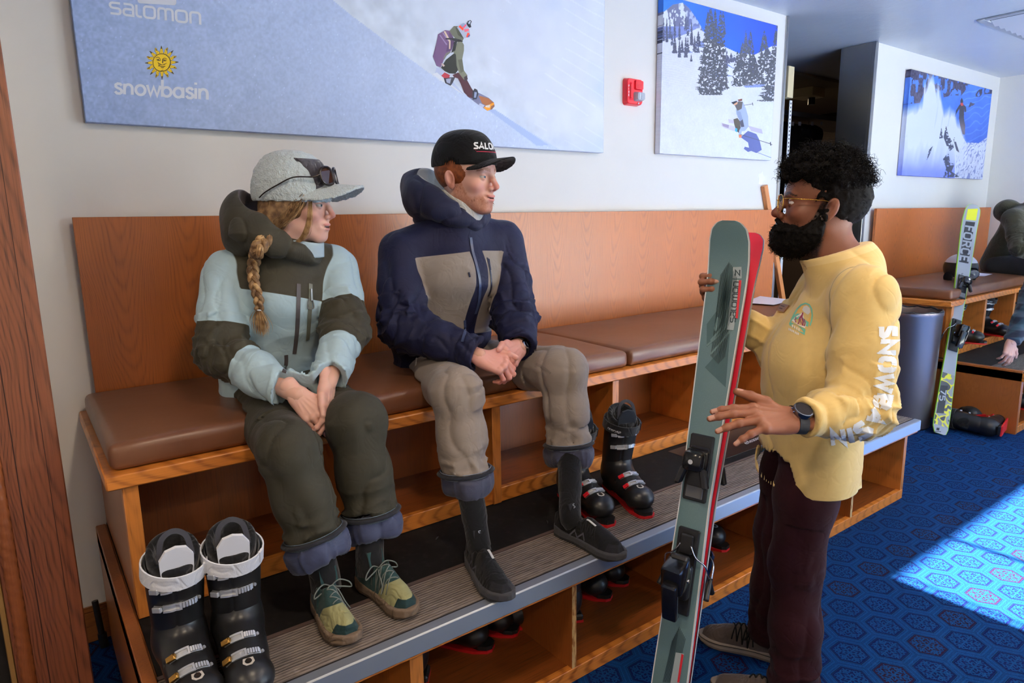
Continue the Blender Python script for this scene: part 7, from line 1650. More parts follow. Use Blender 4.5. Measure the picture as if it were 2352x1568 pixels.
# gold wire glasses
GOLD = flat('gold_wire', srgb(214, 164, 70), .2, 1.0); LENS = bpy.data.materials.new('clear_lens'); LENS.use_nodes = True; nt = LENS.node_tree; nt.nodes.clear()
_o = nt.nodes.new('ShaderNodeOutputMaterial'); _t = nt.nodes.new('ShaderNodeBsdfTransparent'); _g = nt.nodes.new('ShaderNodeBsdfGlossy'); _m = nt.nodes.new('ShaderNodeMixShader'); _g.inputs['Roughness'].default_value = .03; _m.inputs[0].default_value = .07
nt.links.new(_t.outputs[0], _m.inputs[1]); nt.links.new(_g.outputs[0], _m.inputs[2]); nt.links.new(_m.outputs[0], _o.inputs[0])
G3 = lambda x, y, z: Vector(H3.w(x*HS3, y*HS3, z*HS3)); gy = .113
mb = MB(); sh_ = lambda t, sx: (sx*(.0335+.0255*math.copysign(abs(math.cos(t))**.8, math.cos(t))), .0235*math.copysign(abs(math.sin(t))**.8, math.sin(t))-.008)
def gpt(x, z): return G3(x, gy-2.2*x*x-.05*(.0-z)*1.0, z)
for sx in (-1, 1): mb.tube([gpt(*sh_(2*PI*k/28, sx)) for k in range(28)], .0013, 6, closed=True, upv=tuple(H3.y))
mb.tube([gpt(-.009, -.001), G3(0, gy+.004, .002), gpt(.009, -.001)], .0012, 6); mb.tube([gpt(-.012, .012), gpt(.012, .012)], .0011, 6)
gl = mb.build('glasses', GOLD, man3, True, world=True)
for sx in (-1, 1):
    m = MB(); m.add([gpt(*sh_(2*PI*k/28, sx)) for k in range(28)], [tuple(range(28))]); m.build('lens', LENS, gl, False, world=True)
    MB().tube([gpt(sx*.058, .004), G3(sx*.070, .094, .006), G3(sx*.0785, .060, .006), G3(sx*.081, .012, .007), G3(sx*.083, -.010, .004), G3(sx*.082, -.028, -.014)], .0014, 6).build('temple', GOLD, gl, True, world=True)
    MB().tube([gpt(sx*.010, -.006), G3(sx*.0095, gy-.012, -.013), G3(sx*.009, gy-.013, -.018)], .0009, 5).build('nose_pad', GOLD, gl, True, world=True)
# wristwatch, left wrist
W3 = HL3; c0 = W3.o-W3.R[1]*.012; k_ = W3.k; wn = W3.R[2]
mb = MB(); n = 28; ring = [Vector(c0+W3.R[0]*.0335*k_*math.cos(2*PI*q/n)+wn*(.0255*k_*math.sin(2*PI*q/n)-.002)) for q in range(n)]
mb.ribbon(ring, .024, .0045, [tuple(Vector(r-Vector(c0)).normalized()) for r in ring], True); w3 = mb.build('wristwatch', flat('silicone_strap', srgb(24, 24, 28), .6), man3, 40, world=True)
cc = c0+wn*.0275*k_
MB().lathe([(.0, -.006), (.0235, -.006), (.0245, .002), (.0230, .0065), (.0205, .0070), (.0200, .0055), (0, .0055)], 30, cc, tuple(wn)).build('watch_case', flat('dark_steel', srgb(120, 122, 128), .25, 1.0), w3, 30, world=True)
MB().lathe([(.0, .0054), (.0198, .0054), (.0198, .0062), (0, .0062)], 30, cc, tuple(wn)).build('watch_face', flat('lcd_grey', srgb(46, 43, 46), .7, spec=.1), w3, 30, world=True)
tx = nrm(W3.R[1]*-1); ty = nrm(np.cross(wn, tx)); tx = nrm(np.array(RT)-wn*(np.array(RT) @ wn)); ty = np.cross(wn, tx)
text_mesh('watch_digits', place_text('4:60', cc+wn*.0063-tx*.012-ty*.004, tx*.024, ty*.009, .14), wn, flat('digit_black', srgb(14, 13, 14), .7), w3)
MB().lathe([(0, 0), (.002, 0), (.002, .004), (0, .004)], 8, cc+tx*-.0243+ty*.006, tuple(-tx)).lathe([(0, 0), (.002, 0), (.002, .004), (0, .004)], 8, cc+tx*-.0243-ty*.006, tuple(-tx)).build('watch_button', CHROME, w3, 40, world=True)
# ------------------------------------------------------------------ skis
TEALS = Mat('teal_top_sheet', .32, color=srgb(104, 134, 138), coat=.3); _x, _y, _z = TEALS.pos(); TEALS.col(TEALS.mix(TEALS.noise(TEALS.vec(_x, _y, _z), 420, 2).step(.55, .75)*.35, srgb(106, 136, 141), srgb(134, 160, 163))); TEALS = TEALS.m
EDGEW = flat('white_sidewall', srgb(226, 228, 228), .4); BASER = flat('red_ski_base', srgb(226, 40, 66), .4); STEELE = flat('ski_steel_edge', srgb(150, 152, 156), .3, 1.0)
def ski_mesh(parent, L, wt, ww, wtail, top, side, base, tipr=.055, thick=.012, n=60):
    """ski in its own frame: z from tail to tip, x across, +y out of the top sheet"""
    def prof(t):
        w = np.interp(t, [0, .012, .03, .10, .45, .85, .93, .965, .985, .996, 1.0], [wtail*.72, wtail*.92, wtail, wtail*.985, ww, wt*.97, wt, wt*.97, wt*.86, wt*.62, wt*.36]); y = tipr*np.clip((t-.87)/.13, 0, 1)**2+.006*np.clip((.04-t)/.04, 0, 1); return w/2, y
    ts = np.concatenate([np.linspace(0, .9, 40), np.linspace(.91, 1, 28)])
    def band(y0, y1, k, ins=0.0):
        vs = []; fs = []
        for t in ts:
            h, y = prof(t); th = (y1-y0)*k(t)
            for sx, yy in ((-1, y0), (1, y0), (1, y0+th), (-1, y0+th)): vs.append((sx*max(h-ins, .001), y+yy, t*L))
        for i in range(len(ts)-1):
            for q in range(4): a = i*4; fs.append((a+q, a+(q+1) % 4, a+4+(q+1) % 4, a+4+q))
        fs += [(3, 2, 1, 0), tuple(len(vs)-4+q for q in range(4))]; m = MB(); m.add(vs, fs); return m
    k = lambda t: float(np.interp(t, [0, .08, .45, .85, 1], [.45, .8, 1.25, .7, .42]))
    band(0, thick, k).build('sidewall', side, parent, 30); band(-.0022, 0, lambda t: 1, .0024).build('running_base', base, parent, 30); band(-.0018, -.0001, lambda t: 1, -.0004).build('steel_edge', STEELE, parent, 30)
    vs = []; fs = []
    for t in ts:
        h, y = prof(t); yy = y+thick*k(t)
        for sx, o in ((-1, .0002), (-.93, .0011), (.93, .0011), (1, .0002)): vs.append((sx*(h-.0035), yy+o, t*L))
    for i in range(len(ts)-1):
        for q in range(3): a = i*4+q; fs.append((a, a+1, a+5, a+4))
    m = MB(); m.add(vs, fs); m.build('top_sheet', top, parent, 30); return prof, k
GLOSSB = flat('glossy_black_plastic', (.010, .010, .012, 1), .16); SATB = flat('satin_black_plastic', (.016, .016, .018, 1), .34); GREYP = flat('grey_plastic', srgb(96, 98, 102), .4)
def rb(mb, x0, x1, y0, y1, z0, z1, b=.006): mb.box(x0, x1, y0, y1, z0, z1, b); return mb
def binding(ski, zt, zh, y0, s=1.0, gl=GLOSSB):
    """toe piece at height zt and heel piece at zh (ski frame, top sheet at y0)"""
    t = rb(MB(), -.036, .036, y0, y0+.012, zt-.105, zt+.095, .004); rb(t, -.028, .028, y0+.012, y0+.020, zt-.06, zt+.06, .003); p = t.build('toe_track', SATB, ski, 35)
    m = MB(); rb(m, -.034, .034, y0+.012, y0+.040, zt-.012, zt+.055, .010); rb(m, -.030, .030, y0+.034, y0+.082, zt-.008, zt+.052, .014); m.build('toe_housing', gl, ski, 35)
    for sx in (-1, 1): m = MB(); m.obox((sx*.034, y0+.050, zt-.026), (.010, 0, sx*.0), (0, .012, 0), (sx*-.008, 0, .028), .005); m.build('toe_wing', SATB, ski, 35)
    m = MB(); rb(m, -.026, .026, y0+.012, y0+.018, zt-.095, zt-.035, .002); m.build('afd_pad', GREYP, ski, 35)
    MB().lathe([(0, 0), (.007, 0), (.007, .006), (0, .006)], 12, (0, y0+.082, zt+.022), (0, 1, 0)).build('toe_screw', CHROME, ski, 35)
    m = rb(MB(), -.033, .033, y0, y0+.012, zh-.13, zh+.13, .004); m.build('heel_track', SATB, ski, 35)
    m = MB(); rb(m, -.032, .032, y0+.012, y0+.046, zh-.075, zh+.030, .010); m.build('heel_base', SATB, ski, 35)
    m = MB(); m.obox((0, y0+.074, zh+.004), (.032, 0, 0), (0, .040, -.016), (0, .020, .042), .012); m.build('heel_housing', gl, ski, 35)
    m = MB(); m.obox((0, y0+.094, zh-.070), (.023, 0, 0), (0, .013, -.007), (0, .026, .056), .008); m.build('heel_lever', gl, ski, 35)
    m = MB(); m.obox((0, y0+.060, zh+.050), (.026, 0, 0), (0, .016, .004), (0, -.004, .012), .005); m.build('heel_cup', SATB, ski, 35)
    MB().lathe([(0, 0), (.007, 0), (.006, .004), (0, .004)], 12, (.0305, y0+.052, zh-.01), (1, 0, 0)).build('heel_bolt', CHROME, ski, 35)
    MB().lathe([(0, 0), (.007, 0), (.006, .004), (0, .004)], 12, (-.0305, y0+.052, zh-.01), (-1, 0, 0)).build('heel_bolt', CHROME, ski, 35)
    m = rb(MB(), -.020, .020, y0+.012, y0+.026, zh+.055, zh+.115, .004); m.build('brake_plate', SATB, ski, 35)
    for sx in (-1, 1):
        w = MB(); w.tube(bez([(sx*.016, y0+.024, zh+.085), (sx*.034, y0+.024, zh+.055), (sx*.060, y0+.010, zh+.035), (sx*.068, y0-.010, zh+.005), (sx*.070, y0-.030, zh-.020)], 5), .0026, 7); a = w.build('brake_arm', CHROME, ski, True)
        MB().tube(bez([(sx*.069, y0-.020, zh-.004), (sx*.070, y0-.040, zh-.034), (sx*.074, y0-.056, zh-.060)], 4), [.006]*3+[.0085]*6, 8).build('brake_tip', SATB, a, True)
    sq, st = S_logo((-.012, y0+.0935, zh-.02), (.020, 0, 0), (0, .0, .022))
    return p
skC = D(1540, 1568, 2.04); skT = D(1690, 517, 1.99); sax = nrm(skT-skC); tail = skC-sax*(skC[2]/sax[2]); SL = float(np.linalg.norm(skT-tail))
nv = nrm(-np.array(FW)*.82-np.array(RT)*.57); nv = nrm(nv-sax*(nv @ sax)); xv = np.cross(nv, sax)
def ski_matrix(o, x, y, z): M = Matrix((Vector(x), Vector(y), Vector(z))).transposed().to_4x4(); M.translation = Vector(o); return M
xv = np.cross(nv, sax)
sk1 = bpy.data.objects.new('ski', None); C.objects.link(sk1); sk1.matrix_basis = ski_matrix(tail+nv*.004, xv, nv, sax); sk1.empty_display_size = .05
tag(sk1, 'teal top sheet ski with black bindings held upright in front of its pair', 'ski', 'pair of teal skis')
prof1, kk1 = ski_mesh(sk1, SL, .122, .092, .112, TEALS, EDGEW, BASER, .062)
zof = lambda py: None
Mi = np.array(sk1.matrix_basis.inverted())
def ski_loc(px, py, lift=.0):
    """picture position on the top-sheet plane -> ski frame (x, z)"""
    d = np.array(FW)+np.array(RT)*((px-1176)/CAM_F)-np.array(UP)*((py-784)/CAM_F); o = tail+nv*(.004+.013); t = ((o-np.array(CAM_LOC)) @ nv)/(d @ nv); p = np.array(CAM_LOC)+d*t; q = Mi[:3, :3] @ p+Mi[:3, 3]; return q[0], q[2]
zt1 = ski_loc(1605, 1085)[1]; zh1 = ski_loc(1575, 1310)[1]
binding(sk1, zt1+.02, zh1, .0148)
# printed graphics of the top sheet
def ski_print(ski, prof, k, L, items, lift=.0016, thick=.012, warp=True):
    for n_, (name, m, polys) in enumerate(items):
        mb = MB()
        for i, poly in enumerate(polys):
            q = []
            for a, b in zip(poly, poly[1:]+poly[:1]): q += [(a[0]+(b[0]-a[0])*u/3, a[1]+(b[1]-a[1])*u/3) for u in range(3)]
            pts = []
            for px, py in q:
                x, z = ski_loc(px, py); h, y = prof(z/L); pts.append((min(max(x, -h+.005), h-.005), y+thick*k(z/L)+lift+n_*.0005+.00002*(i % 5), z))
            mb.add(pts, [tuple(range(len(pts)))])
        mb.build(name, m, ski, False)
DT = flat('dark_teal_ink', srgb(52, 70, 76), .35); MT = flat('mid_teal_ink', srgb(78, 108, 112), .35); LG = flat('light_grey_ink', srgb(170, 184, 188), .35); RI = flat('red_ink', srgb(222, 48, 62), .35); LT = flat('light_teal_ink', srgb(112, 142, 144), .35)
Z5 = lambda L_: [(1550+a/2.613, 300+b/2.613) for a, b in L_]
lines = [q for k in range(16) for q in stroke(Z5([(262+k*6.6+14, 790+abs(k-8)*9), (216+k*5.6, 1400-abs(k-8)*6)]), 1.1)]
mtn = Z5([(300, 1050), (312, 1020), (330, 1090), (300, 1190), (190, 1280), (250, 1180)])
peaks = [q for L_, w in (([(305, 1025), (285, 1110), (240, 1200)], 14), ([(322, 1060), (300, 1160), (215, 1260)], 12), ([(326, 1150), (262, 1230), (190, 1290)], 11), ([(330, 1200), (260, 1290), (215, 1340)], 10), ([(262, 1120), (240, 1190)], 16)) for q in stroke(Z5(L_), w/2.613)]
p4 = [Z5([(340, 1150)])[0], Z5([(378, 905)])[0]]
wm = [[(1550+(328+(x*(372-328)))/2.613, 300+(1152-y)/2.613) for x, y in q] for q in []]
def vtext(txt, a, b, hgt, w=.2, gl=GLY):
    """lettering that climbs from a to b in the picture, letter tops to the left"""
    ps, L_ = text_polys(txt, w, gl); a = np.array(a, float); b = np.array(b, float); t = (b-a); n_ = nrm(np.array([t[1], -t[0]])); return [[tuple(a+t*(u/L_)+n_*hgt*v) for u, v in q] for q in ps]
logo = Z5([(352, 820), (403, 818), (401, 887), (346, 886)])
ski_print(sk1, prof1, kk1, SL, [('print_facets', MT, [Z5([(262, 1330), (330, 1210), (305, 1540), (180, 1420), (215, 1380)]), Z5([(190, 1160), (250, 1080), (300, 1200), (190, 1300)])]), ('print_lines', DT, lines), ('print_mountain', LT, peaks), ('print_band', LG, [Z5([(344-31*a/8, 893+300*a/8), (402-50*a/8, 897+300*a/8), (402-50*(a+1)/8, 897+300*(a+1)/8), (344-31*(a+1)/8, 893+300*(a+1)/8)]) for a in range(8)]+[logo]),
  ('print_wordmark', DT, [[(x, y) for x, y in q] for q in vtext('salomon', Z5([(362, 1152)])[0], Z5([(384, 905)])[0], 12, .2)]+[q for q in stroke(Z5([(364, 870), (364, 836), (392, 868), (393, 834)][0:1]+[(366, 838), (390, 868), (392, 836)]), 3)]), ('print_red_bar', RI, [Z5([(385, 897), (400, 898), (378, 1127), (364, 1124)])]),
  ('tail_lines', DT, [q for k in range(14) for q in stroke([(1545+k*2.3, 1438+abs(k-7)*4.5), (1523+k*2.1, 1566)], 1.1)]), ('tail_band', LG, [[(1553, 1497), (1572, 1500), (1560, 1568), (1540, 1568)]]), ('tail_bar', RI, [[(1566, 1500), (1571, 1503), (1561, 1566), (1556, 1566)]])])
copy2 = copy_tree(sk1)
b2 = tail-nv*.008; t2 = skT-nv*.030-sax*.018-xv*.014; a2 = nrm(t2-b2); n2 = nrm(-nv-a2*(-nv @ a2)); copy2.matrix_basis = ski_matrix(b2-a2*.004, np.cross(n2, a2), n2, a2)
for o in [q for q in copy2.children if q.name.split('.')[0] in ('print_wordmark', 'print_red_bar', 'tail_bar')]: bpy.data.objects.remove(o)
copy2['label'] = 'ski held behind its pair, showing its red base at the tip'
# grey and yellow ski leaning on the far bench
GREYS = Mat('grey_top_sheet', .35, coat=.3, color=srgb(158, 162, 168)); _x, _y, _z = GREYS.pos()
_c = GREYS.noise(GREYS.vec(_x, _y, _z), 14, 1, .4, .6); _b = GREYS.ramp(_c, [(0, srgb(66, 66, 66)), (.40, srgb(66, 66, 66)), (.41, srgb(226, 218, 40)), (.50, srgb(226, 218, 40)), (.51, srgb(150, 150, 146)), (.66, srgb(150, 150, 146)), (.67, srgb(48, 48, 50)), (1, srgb(48, 48, 50))])
GREYS.col(GREYS.mix(_z.lt(.46)*_z.gt(.06), srgb(164, 168, 174), _b)); GREYS = GREYS.m
ft = np.array(at_z(2156, 997, 0)); tp3 = np.array(at_y(2231, 476, -.60)); a3 = nrm(tp3-ft); L3 = float(np.linalg.norm(tp3-ft)); n3_ = nrm(-np.array(FW)-.1*np.array(RT)); n3_ = nrm(n3_-a3*(n3_ @ a3)); x3 = np.cross(n3_, a3)
sk3 = bpy.data.objects.new('ski', None); C.objects.link(sk3); sk3.matrix_basis = ski_matrix(ft+n3_*.004, x3, n3_, a3); tag(sk3, 'grey and yellow ski lettered FORCE leaning on the far bench', 'ski')
pf3, k3_ = ski_mesh(sk3, L3, .122, .076, .108, GREYS, flat('lime_sidewall', srgb(150, 205, 40), .4), BLACK, .03)
binding(sk3, L3*.615, L3*.40, .0148)
def loc3(px, py):
    d = np.array(FW)+np.array(RT)*((px-1176)/CAM_F)-np.array(UP)*((py-784)/CAM_F); o = ft+n3_*.018; t = ((o-np.array(CAM_LOC)) @ n3_)/(d @ n3_); p = np.array(CAM_LOC)+d*t-(ft+n3_*.004); return p @ x3, p @ a3
def print3(name, m, polys, lift):
    mb = MB()
    for i, poly in enumerate(polys):
        pts = []
        for px, py in poly: x, z = loc3(px, py); h, y = pf3(z/L3); pts.append((x, y+.012*k3_(z/L3)+lift, z))
        mb.add(pts, [tuple(range(len(pts)))])
    mb.build(name, m, sk3, False)
K6 = flat('black_ink', srgb(22, 22, 26), .4); Y6 = flat('yellow_ink', srgb(222, 222, 36), .4); G6 = flat('silver_ink', srgb(172, 176, 182), .4)
F6 = lambda L_: [(2150+a/6.534, 420+b/6.534) for a, b in L_]
print3('yellow_square', Y6, [F6([(462, 403), (607, 403), (597, 567), (448, 550)])], .0016); print3('logo_strokes', flat('slate_ink', srgb(90, 104, 110), .4), stroke(F6([(578, 428), (490, 440), (570, 490), (560, 508), (478, 505)]), 2.6), .0019)
print3('word_block', K6, [F6([(448-101*a/9, 573+609*a/9), (588-101*a/9, 590+618*a/9), (588-101*(a+1)/9, 590+618*(a+1)/9), (448-101*(a+1)/9, 573+609*(a+1)/9)]) for a in range(9)], .0016)
print3('word_letters', G6, [q for q in vtext('FORCE', F6([(443, 630)])[0], F6([(356, 1165)])[0], 20, .2)], .0019)
print3('small_word', K6, vtext('SALOMON', F6([(385, 1350)])[0], F6([(365, 1505)])[0], 3.2, .2), .0016)
E5 = lambda L_: [(1900+a/3.485, 850+b/3.485) for a, b in L_]
print3('size_block', K6, [E5([(912, 120), (968, 124), (935, 345), (876, 340)])], .0016); print3('size_digits', G6, vtext('75', E5([(912, 150)])[0], E5([(898, 240)])[0], 13, .2), .0019); print3('tail_logo', K6, [E5([(878, 458), (902, 460), (898, 482), (874, 480)])]+stroke(E5([(858, 488), (912, 492)]), 1.5), .0016)
# the rod of black ski-bench mat with a printed word
mt = empty('printed_mat', (2.9, -.84, .44), label='black printed mat with a white word lying on the step behind the skis', cat='mat')
MB().box(2.63, 3.55, -1.02, -.795, .4387, .4405, .0008).build('mat_sheet', flat('glossy_black_mat', (.012, .012, .013, 1), .35), mt, world=True)
def zq(px, py, z): return Vector(at_z(px, py, z))
text_mesh('mat_lettering', place_text('ROSSIGNOL', zq(1722, 1017, .4406), zq(1756, 1003, .4406)-zq(1722, 1017, .4406), zq(1721, 1012, .4406)-zq(1722, 1017, .4406), .2), (0, 0, 1), WHITEP, mt)
text_mesh('mat_roundel', [[zq(x, y, .4406) for x, y in q] for q in stroke(circ(1715, 1016, 5, 3, 14), 1.1, True)+stroke([(1712, 1017), (1718, 1015)], 1.2)], (0, 0, 1), WHITEP, mt)
text_mesh('mat_small_print', [[zq(x, y, .4406) for x, y in q] for r_ in range(3) for q in stroke([(1744+r_*3, 1026+r_*2.2), (1760+r_*3, 1019+r_*2.2)], 1.0)], (0, 0, 1), WHITEP, mt)
# ------------------------------------------------------------------ ski boots
BOOTB = Mat('black_boot_shell', .34, color=(.012, .012, .013, 1), spec=.5); _x, _y, _z = BOOTB.pos(); BOOTB.bump(BOOTB.noise(BOOTB.vec(_x, _y, _z), 300, 2), .05, .001); BOOTB = BOOTB.m
LINER = fabric('black_liner', [(17, 17, 19)], .85, 500, .3, .3, spec=.2); RUBR = flat('red_rubber_sole', srgb(190, 22, 28), .5); BUCK = flat('buckle_aluminium', srgb(206, 208, 212), .3, .65); BRASS = flat('brass_accent', srgb(190, 140, 70), .3, 1.0); REDA = flat('red_accent', srgb(200, 24, 36), .35)
def bt_foot(P):
    d = econe(P, (0, .045, .060), (0, .225, .052), .047, .040, (1, 0, 0), 1.12); d = smin(d, ell(P, (0, .245, .052), (.050, .046, .040)), .03); d = smin(d, cone(P, (0, .05, .11), (0, .165, .070), .050, .040), .04); d = smin(d, econe(P, (0, .045, .09), (0, .058, .17), .052, .050, (1, 0, 0), 1.05), .03)
    d = smax(d, .016-P[:, 2], .008); d = d+crease(P, (-.06, .14, .085), (.06, .14, .085), .003, .004); return d
def bt_cuff(P):
    a, b = np.array((0, .048, .135)), np.array((0, .088, .300)); d = econe(P, a, b, .056, .064, (1, 0, 0), 1.02); q = (P-a) @ nrm(b-a)
    top = .176+.030*np.clip(-(P[:, 1]-.09)/.05, -1, 1); d = smax(d, q-top, .006); d = smax(d, -.028-q+.022*np.clip((P[:, 1]-.05)/.05, -1, 1), .008)
    d = smax(d, -econe(P, a, b+nrm(b-a)*.05, .046, .056, (1, 0, 0), 1.02), .004)
    d = d+np.exp(-((P[:, 0]-.012)/.003)**2)*(P[:, 1] > .07)*.0025; return d
def bt_liner(P):
    a, b = np.array((0, .050, .20)), np.array((0, .094, .335)); d = econe(P, a, b, .050, .056, (1, 0, 0), 1.02); q = (P-a) @ nrm(b-a); top = .142+.020*np.clip(-(P[:, 1]-.09)/.05, -1, 1)
    d = smax(d, q-top, .012); return smax(d, -econe(P, a, b+nrm(b-a)*.06, .036, .043, (1, 0, 0), 1.0), .008)
def bt_all(P): return np.minimum(bt_foot(P), bt_cuff(P))
def boot_proto(strap, sole, accent, tongue_col, lab, slab):
    r = empty('ski_boot', (0, 0, 0), label=lab, cat='ski boot', group='black ski boots')
    z0 = [(-.11, -.06, -.01), (.11, .33, .40)]
    sh = sdf_part('lower_shell', bt_foot, *z0, .0040, BOOTB, r); cf = sdf_part('cuff', bt_cuff, *z0, .0040, BOOTB, r); sdf_part('liner', bt_liner, *z0, .0044, LINER, r)
    m = MB(); m.prism([(a*.036/.045, b) for a, b in [(-.030, .238), (-.042, .262), (-.036, .292), (-.018, .308), (.018, .308), (.036, .292), (.042, .262), (.030, .238)]], (0, 0, .002), (1, 0, 0), (0, 1, 0), (0, 0, .022)); m.build('toe_lug', BOOTB, r, 30)
    m = MB(); m.box(-.034, .034, -.012, .055, .002, .030, .006); m.build('heel_lug', BOOTB, r, 30)
    out = [(-.034, -.012), (.034, -.012), (.038, .06), (.034, .12), (.042, .20), (.044, .25), (.032, .295), (.016, .309), (-.016, .309), (-.032, .295), (-.044, .25), (-.042, .20), (-.034, .12), (-.038, .06)]
    m = MB(); m.prism(out, (0, 0, 0), (1, 0, 0), (0, 1, 0), (0, 0, .010)); m.build('sole', sole, r, 30)
    # buckles: band over the shell, frame with a window, toothed ladder, lever
    for n_, (c, dirn, w, span, fn) in enumerate((((0, .196, .060), (0, .45, .9), .017, 62, bt_foot), ((0, .145, .080), (0, .55, .85), .017, 58, bt_foot), ((0, .07, .205), (0, 1, .12), .016, 58, bt_cuff), ((0, .08, .258), (0, 1, .10), .016, 58, bt_cuff))):
        dn = nrm(dirn); ax = nrm(np.cross([1, 0, 0], dn)); an = np.radians(np.linspace(-span, span, 21)); o = np.array([np.array(c)+(np.array([1, 0, 0])*math.sin(a)+dn*math.cos(a))*.14 for a in an]); dd = np.array([-(np.array([1, 0, 0])*math.sin(a)+dn*math.cos(a)) for a in an])
        p = ray_surf(fn, o, dd); nn = -dd
        b = MB(); b.ribbon([Vector(q+k*.0022) for q, k in zip(p[4:], nn[4:])], w*.8, .003, [tuple(k) for k in nn[4:]]); bk = b.build('buckle', BUCK, r, 35)
        f = MB(); q0 = p[10:17]; k0 = nn[10:17]
        for s_ in (-1, 1): f.ribbon([Vector(a+k*.0060+ax*s_*w*.42) for a, k in zip(q0, k0)], w*.26, .0045, [tuple(k) for k in k0])
        f.build('buckle_frame', BUCK, bk, 35)
        t = MB()
        for i in range(5, 11): a = (p[i]+p[i+1])/2; t.obox(Vector(a+nn[i]*.0055), Vector(nrm(p[i+1]-p[i])*.0021), Vector(ax*w*.36), Vector(nn[i]*.0030), .0)
        tag(t.build('ladder_teeth', BUCK, bk, False), kind='stuff')
        l = MB(); a = p[18]; l.obox(Vector(a+nn[18]*.0085), Vector(nrm(p[19]-p[17])*.011), Vector(ax*w*.40), Vector(nn[18]*.0042), .0015); l.build('lever', accent if n_ < 2 else BUCK, bk, 35)
        l = MB(); l.lathe([(0, 0), (.0045, 0), (.004, .004), (0, .004)], 10, p[3]+nn[3]*.001, tuple(nn[3])); l.build('rivet', BUCK, bk, 35)
    # power strap round the cuff top, tongue, pull loop
    cc = np.array((0, .086, .292)); axs = nrm((0, .26, .97)); ex = np.array([1., 0, 0]); ey = np.cross(axs, ex); n = 36
    m = MB(); pts = [Vector(cc+ex*math.cos(2*PI*k/n)*.0695+ey*math.sin(2*PI*k/n)*.0695+axs*(.006*math.sin(2*PI*k/n+1))) for k in range(n)]; m.ribbon(pts, .036, .0035, [tuple((p_-Vector(cc)).normalized()) for p_ in pts], True); ps_ = m.build('power_strap', strap, r, 40)
    m = MB(); m.ribbon([Vector(cc+ex*(-.0715*math.cos(a))+ey*(-.0715)*math.sin(a)*-1*1.0+axs*.004) for a in np.radians((28, 34, 40))], .030, .006, [tuple(nrm(-ex+ey*.6))]*3); m.build('strap_slider', tongue_col, ps_, 40)
    if slab:
        f0 = cc+ex*.020+ey*.0668; w_ = text_polys('salomon', .2)[0]; L_ = text_polys('salomon', .2)[1]; mb = MB()
        for q in w_:
            pp = []
            for u, v in q: a = math.radians(62-44*(u/L_)); pp.append(Vector(cc+ex*math.cos(a)*.0718+ey*math.sin(a)*.0718+axs*(.000+.009*v-.004)))
            mb.add(pp, [tuple(range(len(pp)))])
        mb.build('strap_lettering', WHITEP if slab == 1 else flat('grey_lettering', srgb(90, 90, 96), .6), ps_, False)
    m = MB(); pts = [(-.034, .120, .262), (-.036, .136, .330), (-.022, .140, .352), (.0, .142, .358), (.022, .140, .352), (.036, .136, .330), (.034, .120, .262)]
    vs = [Vector(p) for p in pts]+[Vector(p)+Vector((0, -.008, .002)) for p in pts]; N = len(pts); m.add(vs, [tuple(range(N)), tuple(range(2*N-1, N-1, -1))]+[(i, (i+1) % N, N+(i+1) % N, N+i) for i in range(N)]); m.build('liner_tongue', tongue_col, r, 30)
    m = MB(); m.ribbon(bez([(-.034, .128, .325), (-.026, .120, .372), (0, .116, .388), (.026, .120, .372), (.034, .128, .325)], 5), .012, .003, [tuple(nrm((0, .9, .3)))]*21); m.build('pull_loop', flat('loop_webbing', srgb(52, 52, 58), .8), r, 40)
    # toe badge
    bp_ = ray_surf(bt_foot, np.array([(a, b, .2) for a, b in ((-.011, .232), (.011, .232), (.013, .247), (.006, .255), (-.006, .255), (-.013, .247))]), np.tile([0, 0, -1.], (6, 1))); m = MB(); m.add([Vector(p)+Vector((0, .0003, .0010)) for p in bp_], [tuple(range(6))]); bg = m.build('toe_badge', flat('badge_silver', srgb(190, 184, 176), .35), r, False)
    st = [[(x*.011-.0055, .247-y*.011) for x, y in q] for q in text_polys('S', .2)[0]]; m = MB()
    for q in st: pp = ray_surf(bt_foot, np.array([(a, b, .2) for a, b in q]), np.tile([0, 0, -1.], (len(q), 1))); m.add([Vector(p)+Vector((0, .0006, .0017)) for p in pp], [tuple(range(len(q)))])
    m.build('badge_letter', flat('badge_dark', srgb(52, 36, 26), .4), bg, False)
    return r
def rotm(loc, ang, tilt=None):
    M = Matrix.Translation(Vector(loc)) @ Matrix.Rotation(ang, 4, 'Z')
    return M if tilt is None else M @ tilt
def yaw_of(d): return math.atan2(d[1], d[0])-PI/2
WSTRAP = fabric('white_webbing', [(222, 224, 230)], .7, 500, .2, .2); BSTRAP = fabric('black_webbing', [(24, 24, 28)], .75, 500, .2, .2)
bA = boot_proto(WSTRAP, BOOTB, BRASS, flat('white_tongue', srgb(220, 222, 228), .5), 'black ski boot with white strap nearest the left end of the step', 0)
bB = boot_proto(BSTRAP, RUBR, REDA, flat('dark_tongue', srgb(34, 36, 42), .5), 'black ski boot with red sole standing on the step beside the skis', 1)
def put(proto, toe, cuffc, z, lab, first=False, tl=.245, cl=.085):
    """toe badge and cuff centre known: stand the boot at height z"""
    d = np.array(toe)-np.array(cuffc); d[2] = 0; d = nrm(d); a = yaw_of(d); o = (np.array(toe)-d*tl+np.array(cuffc)-d*cl)/2; o[2] = z
    b = proto if first else copy_tree(proto); b.matrix_basis = rotm(o, a); b['label'] = lab; return b
put(bA, at_z(452, 1548, .535), at_z(402, 1300, .735), .441, 'black ski boot with white strap, leftmost on the step', True)
put(bA, at_z(568, 1508, .535), at_z(536, 1275, .735), .441, 'black ski boot with white strap beside the hiking boots')
put(bB, at_z(1475, 1122, .535), at_z(1424, 968, .735), .441, 'black red-soled ski boot standing upright on the step, right one of its pair', True)
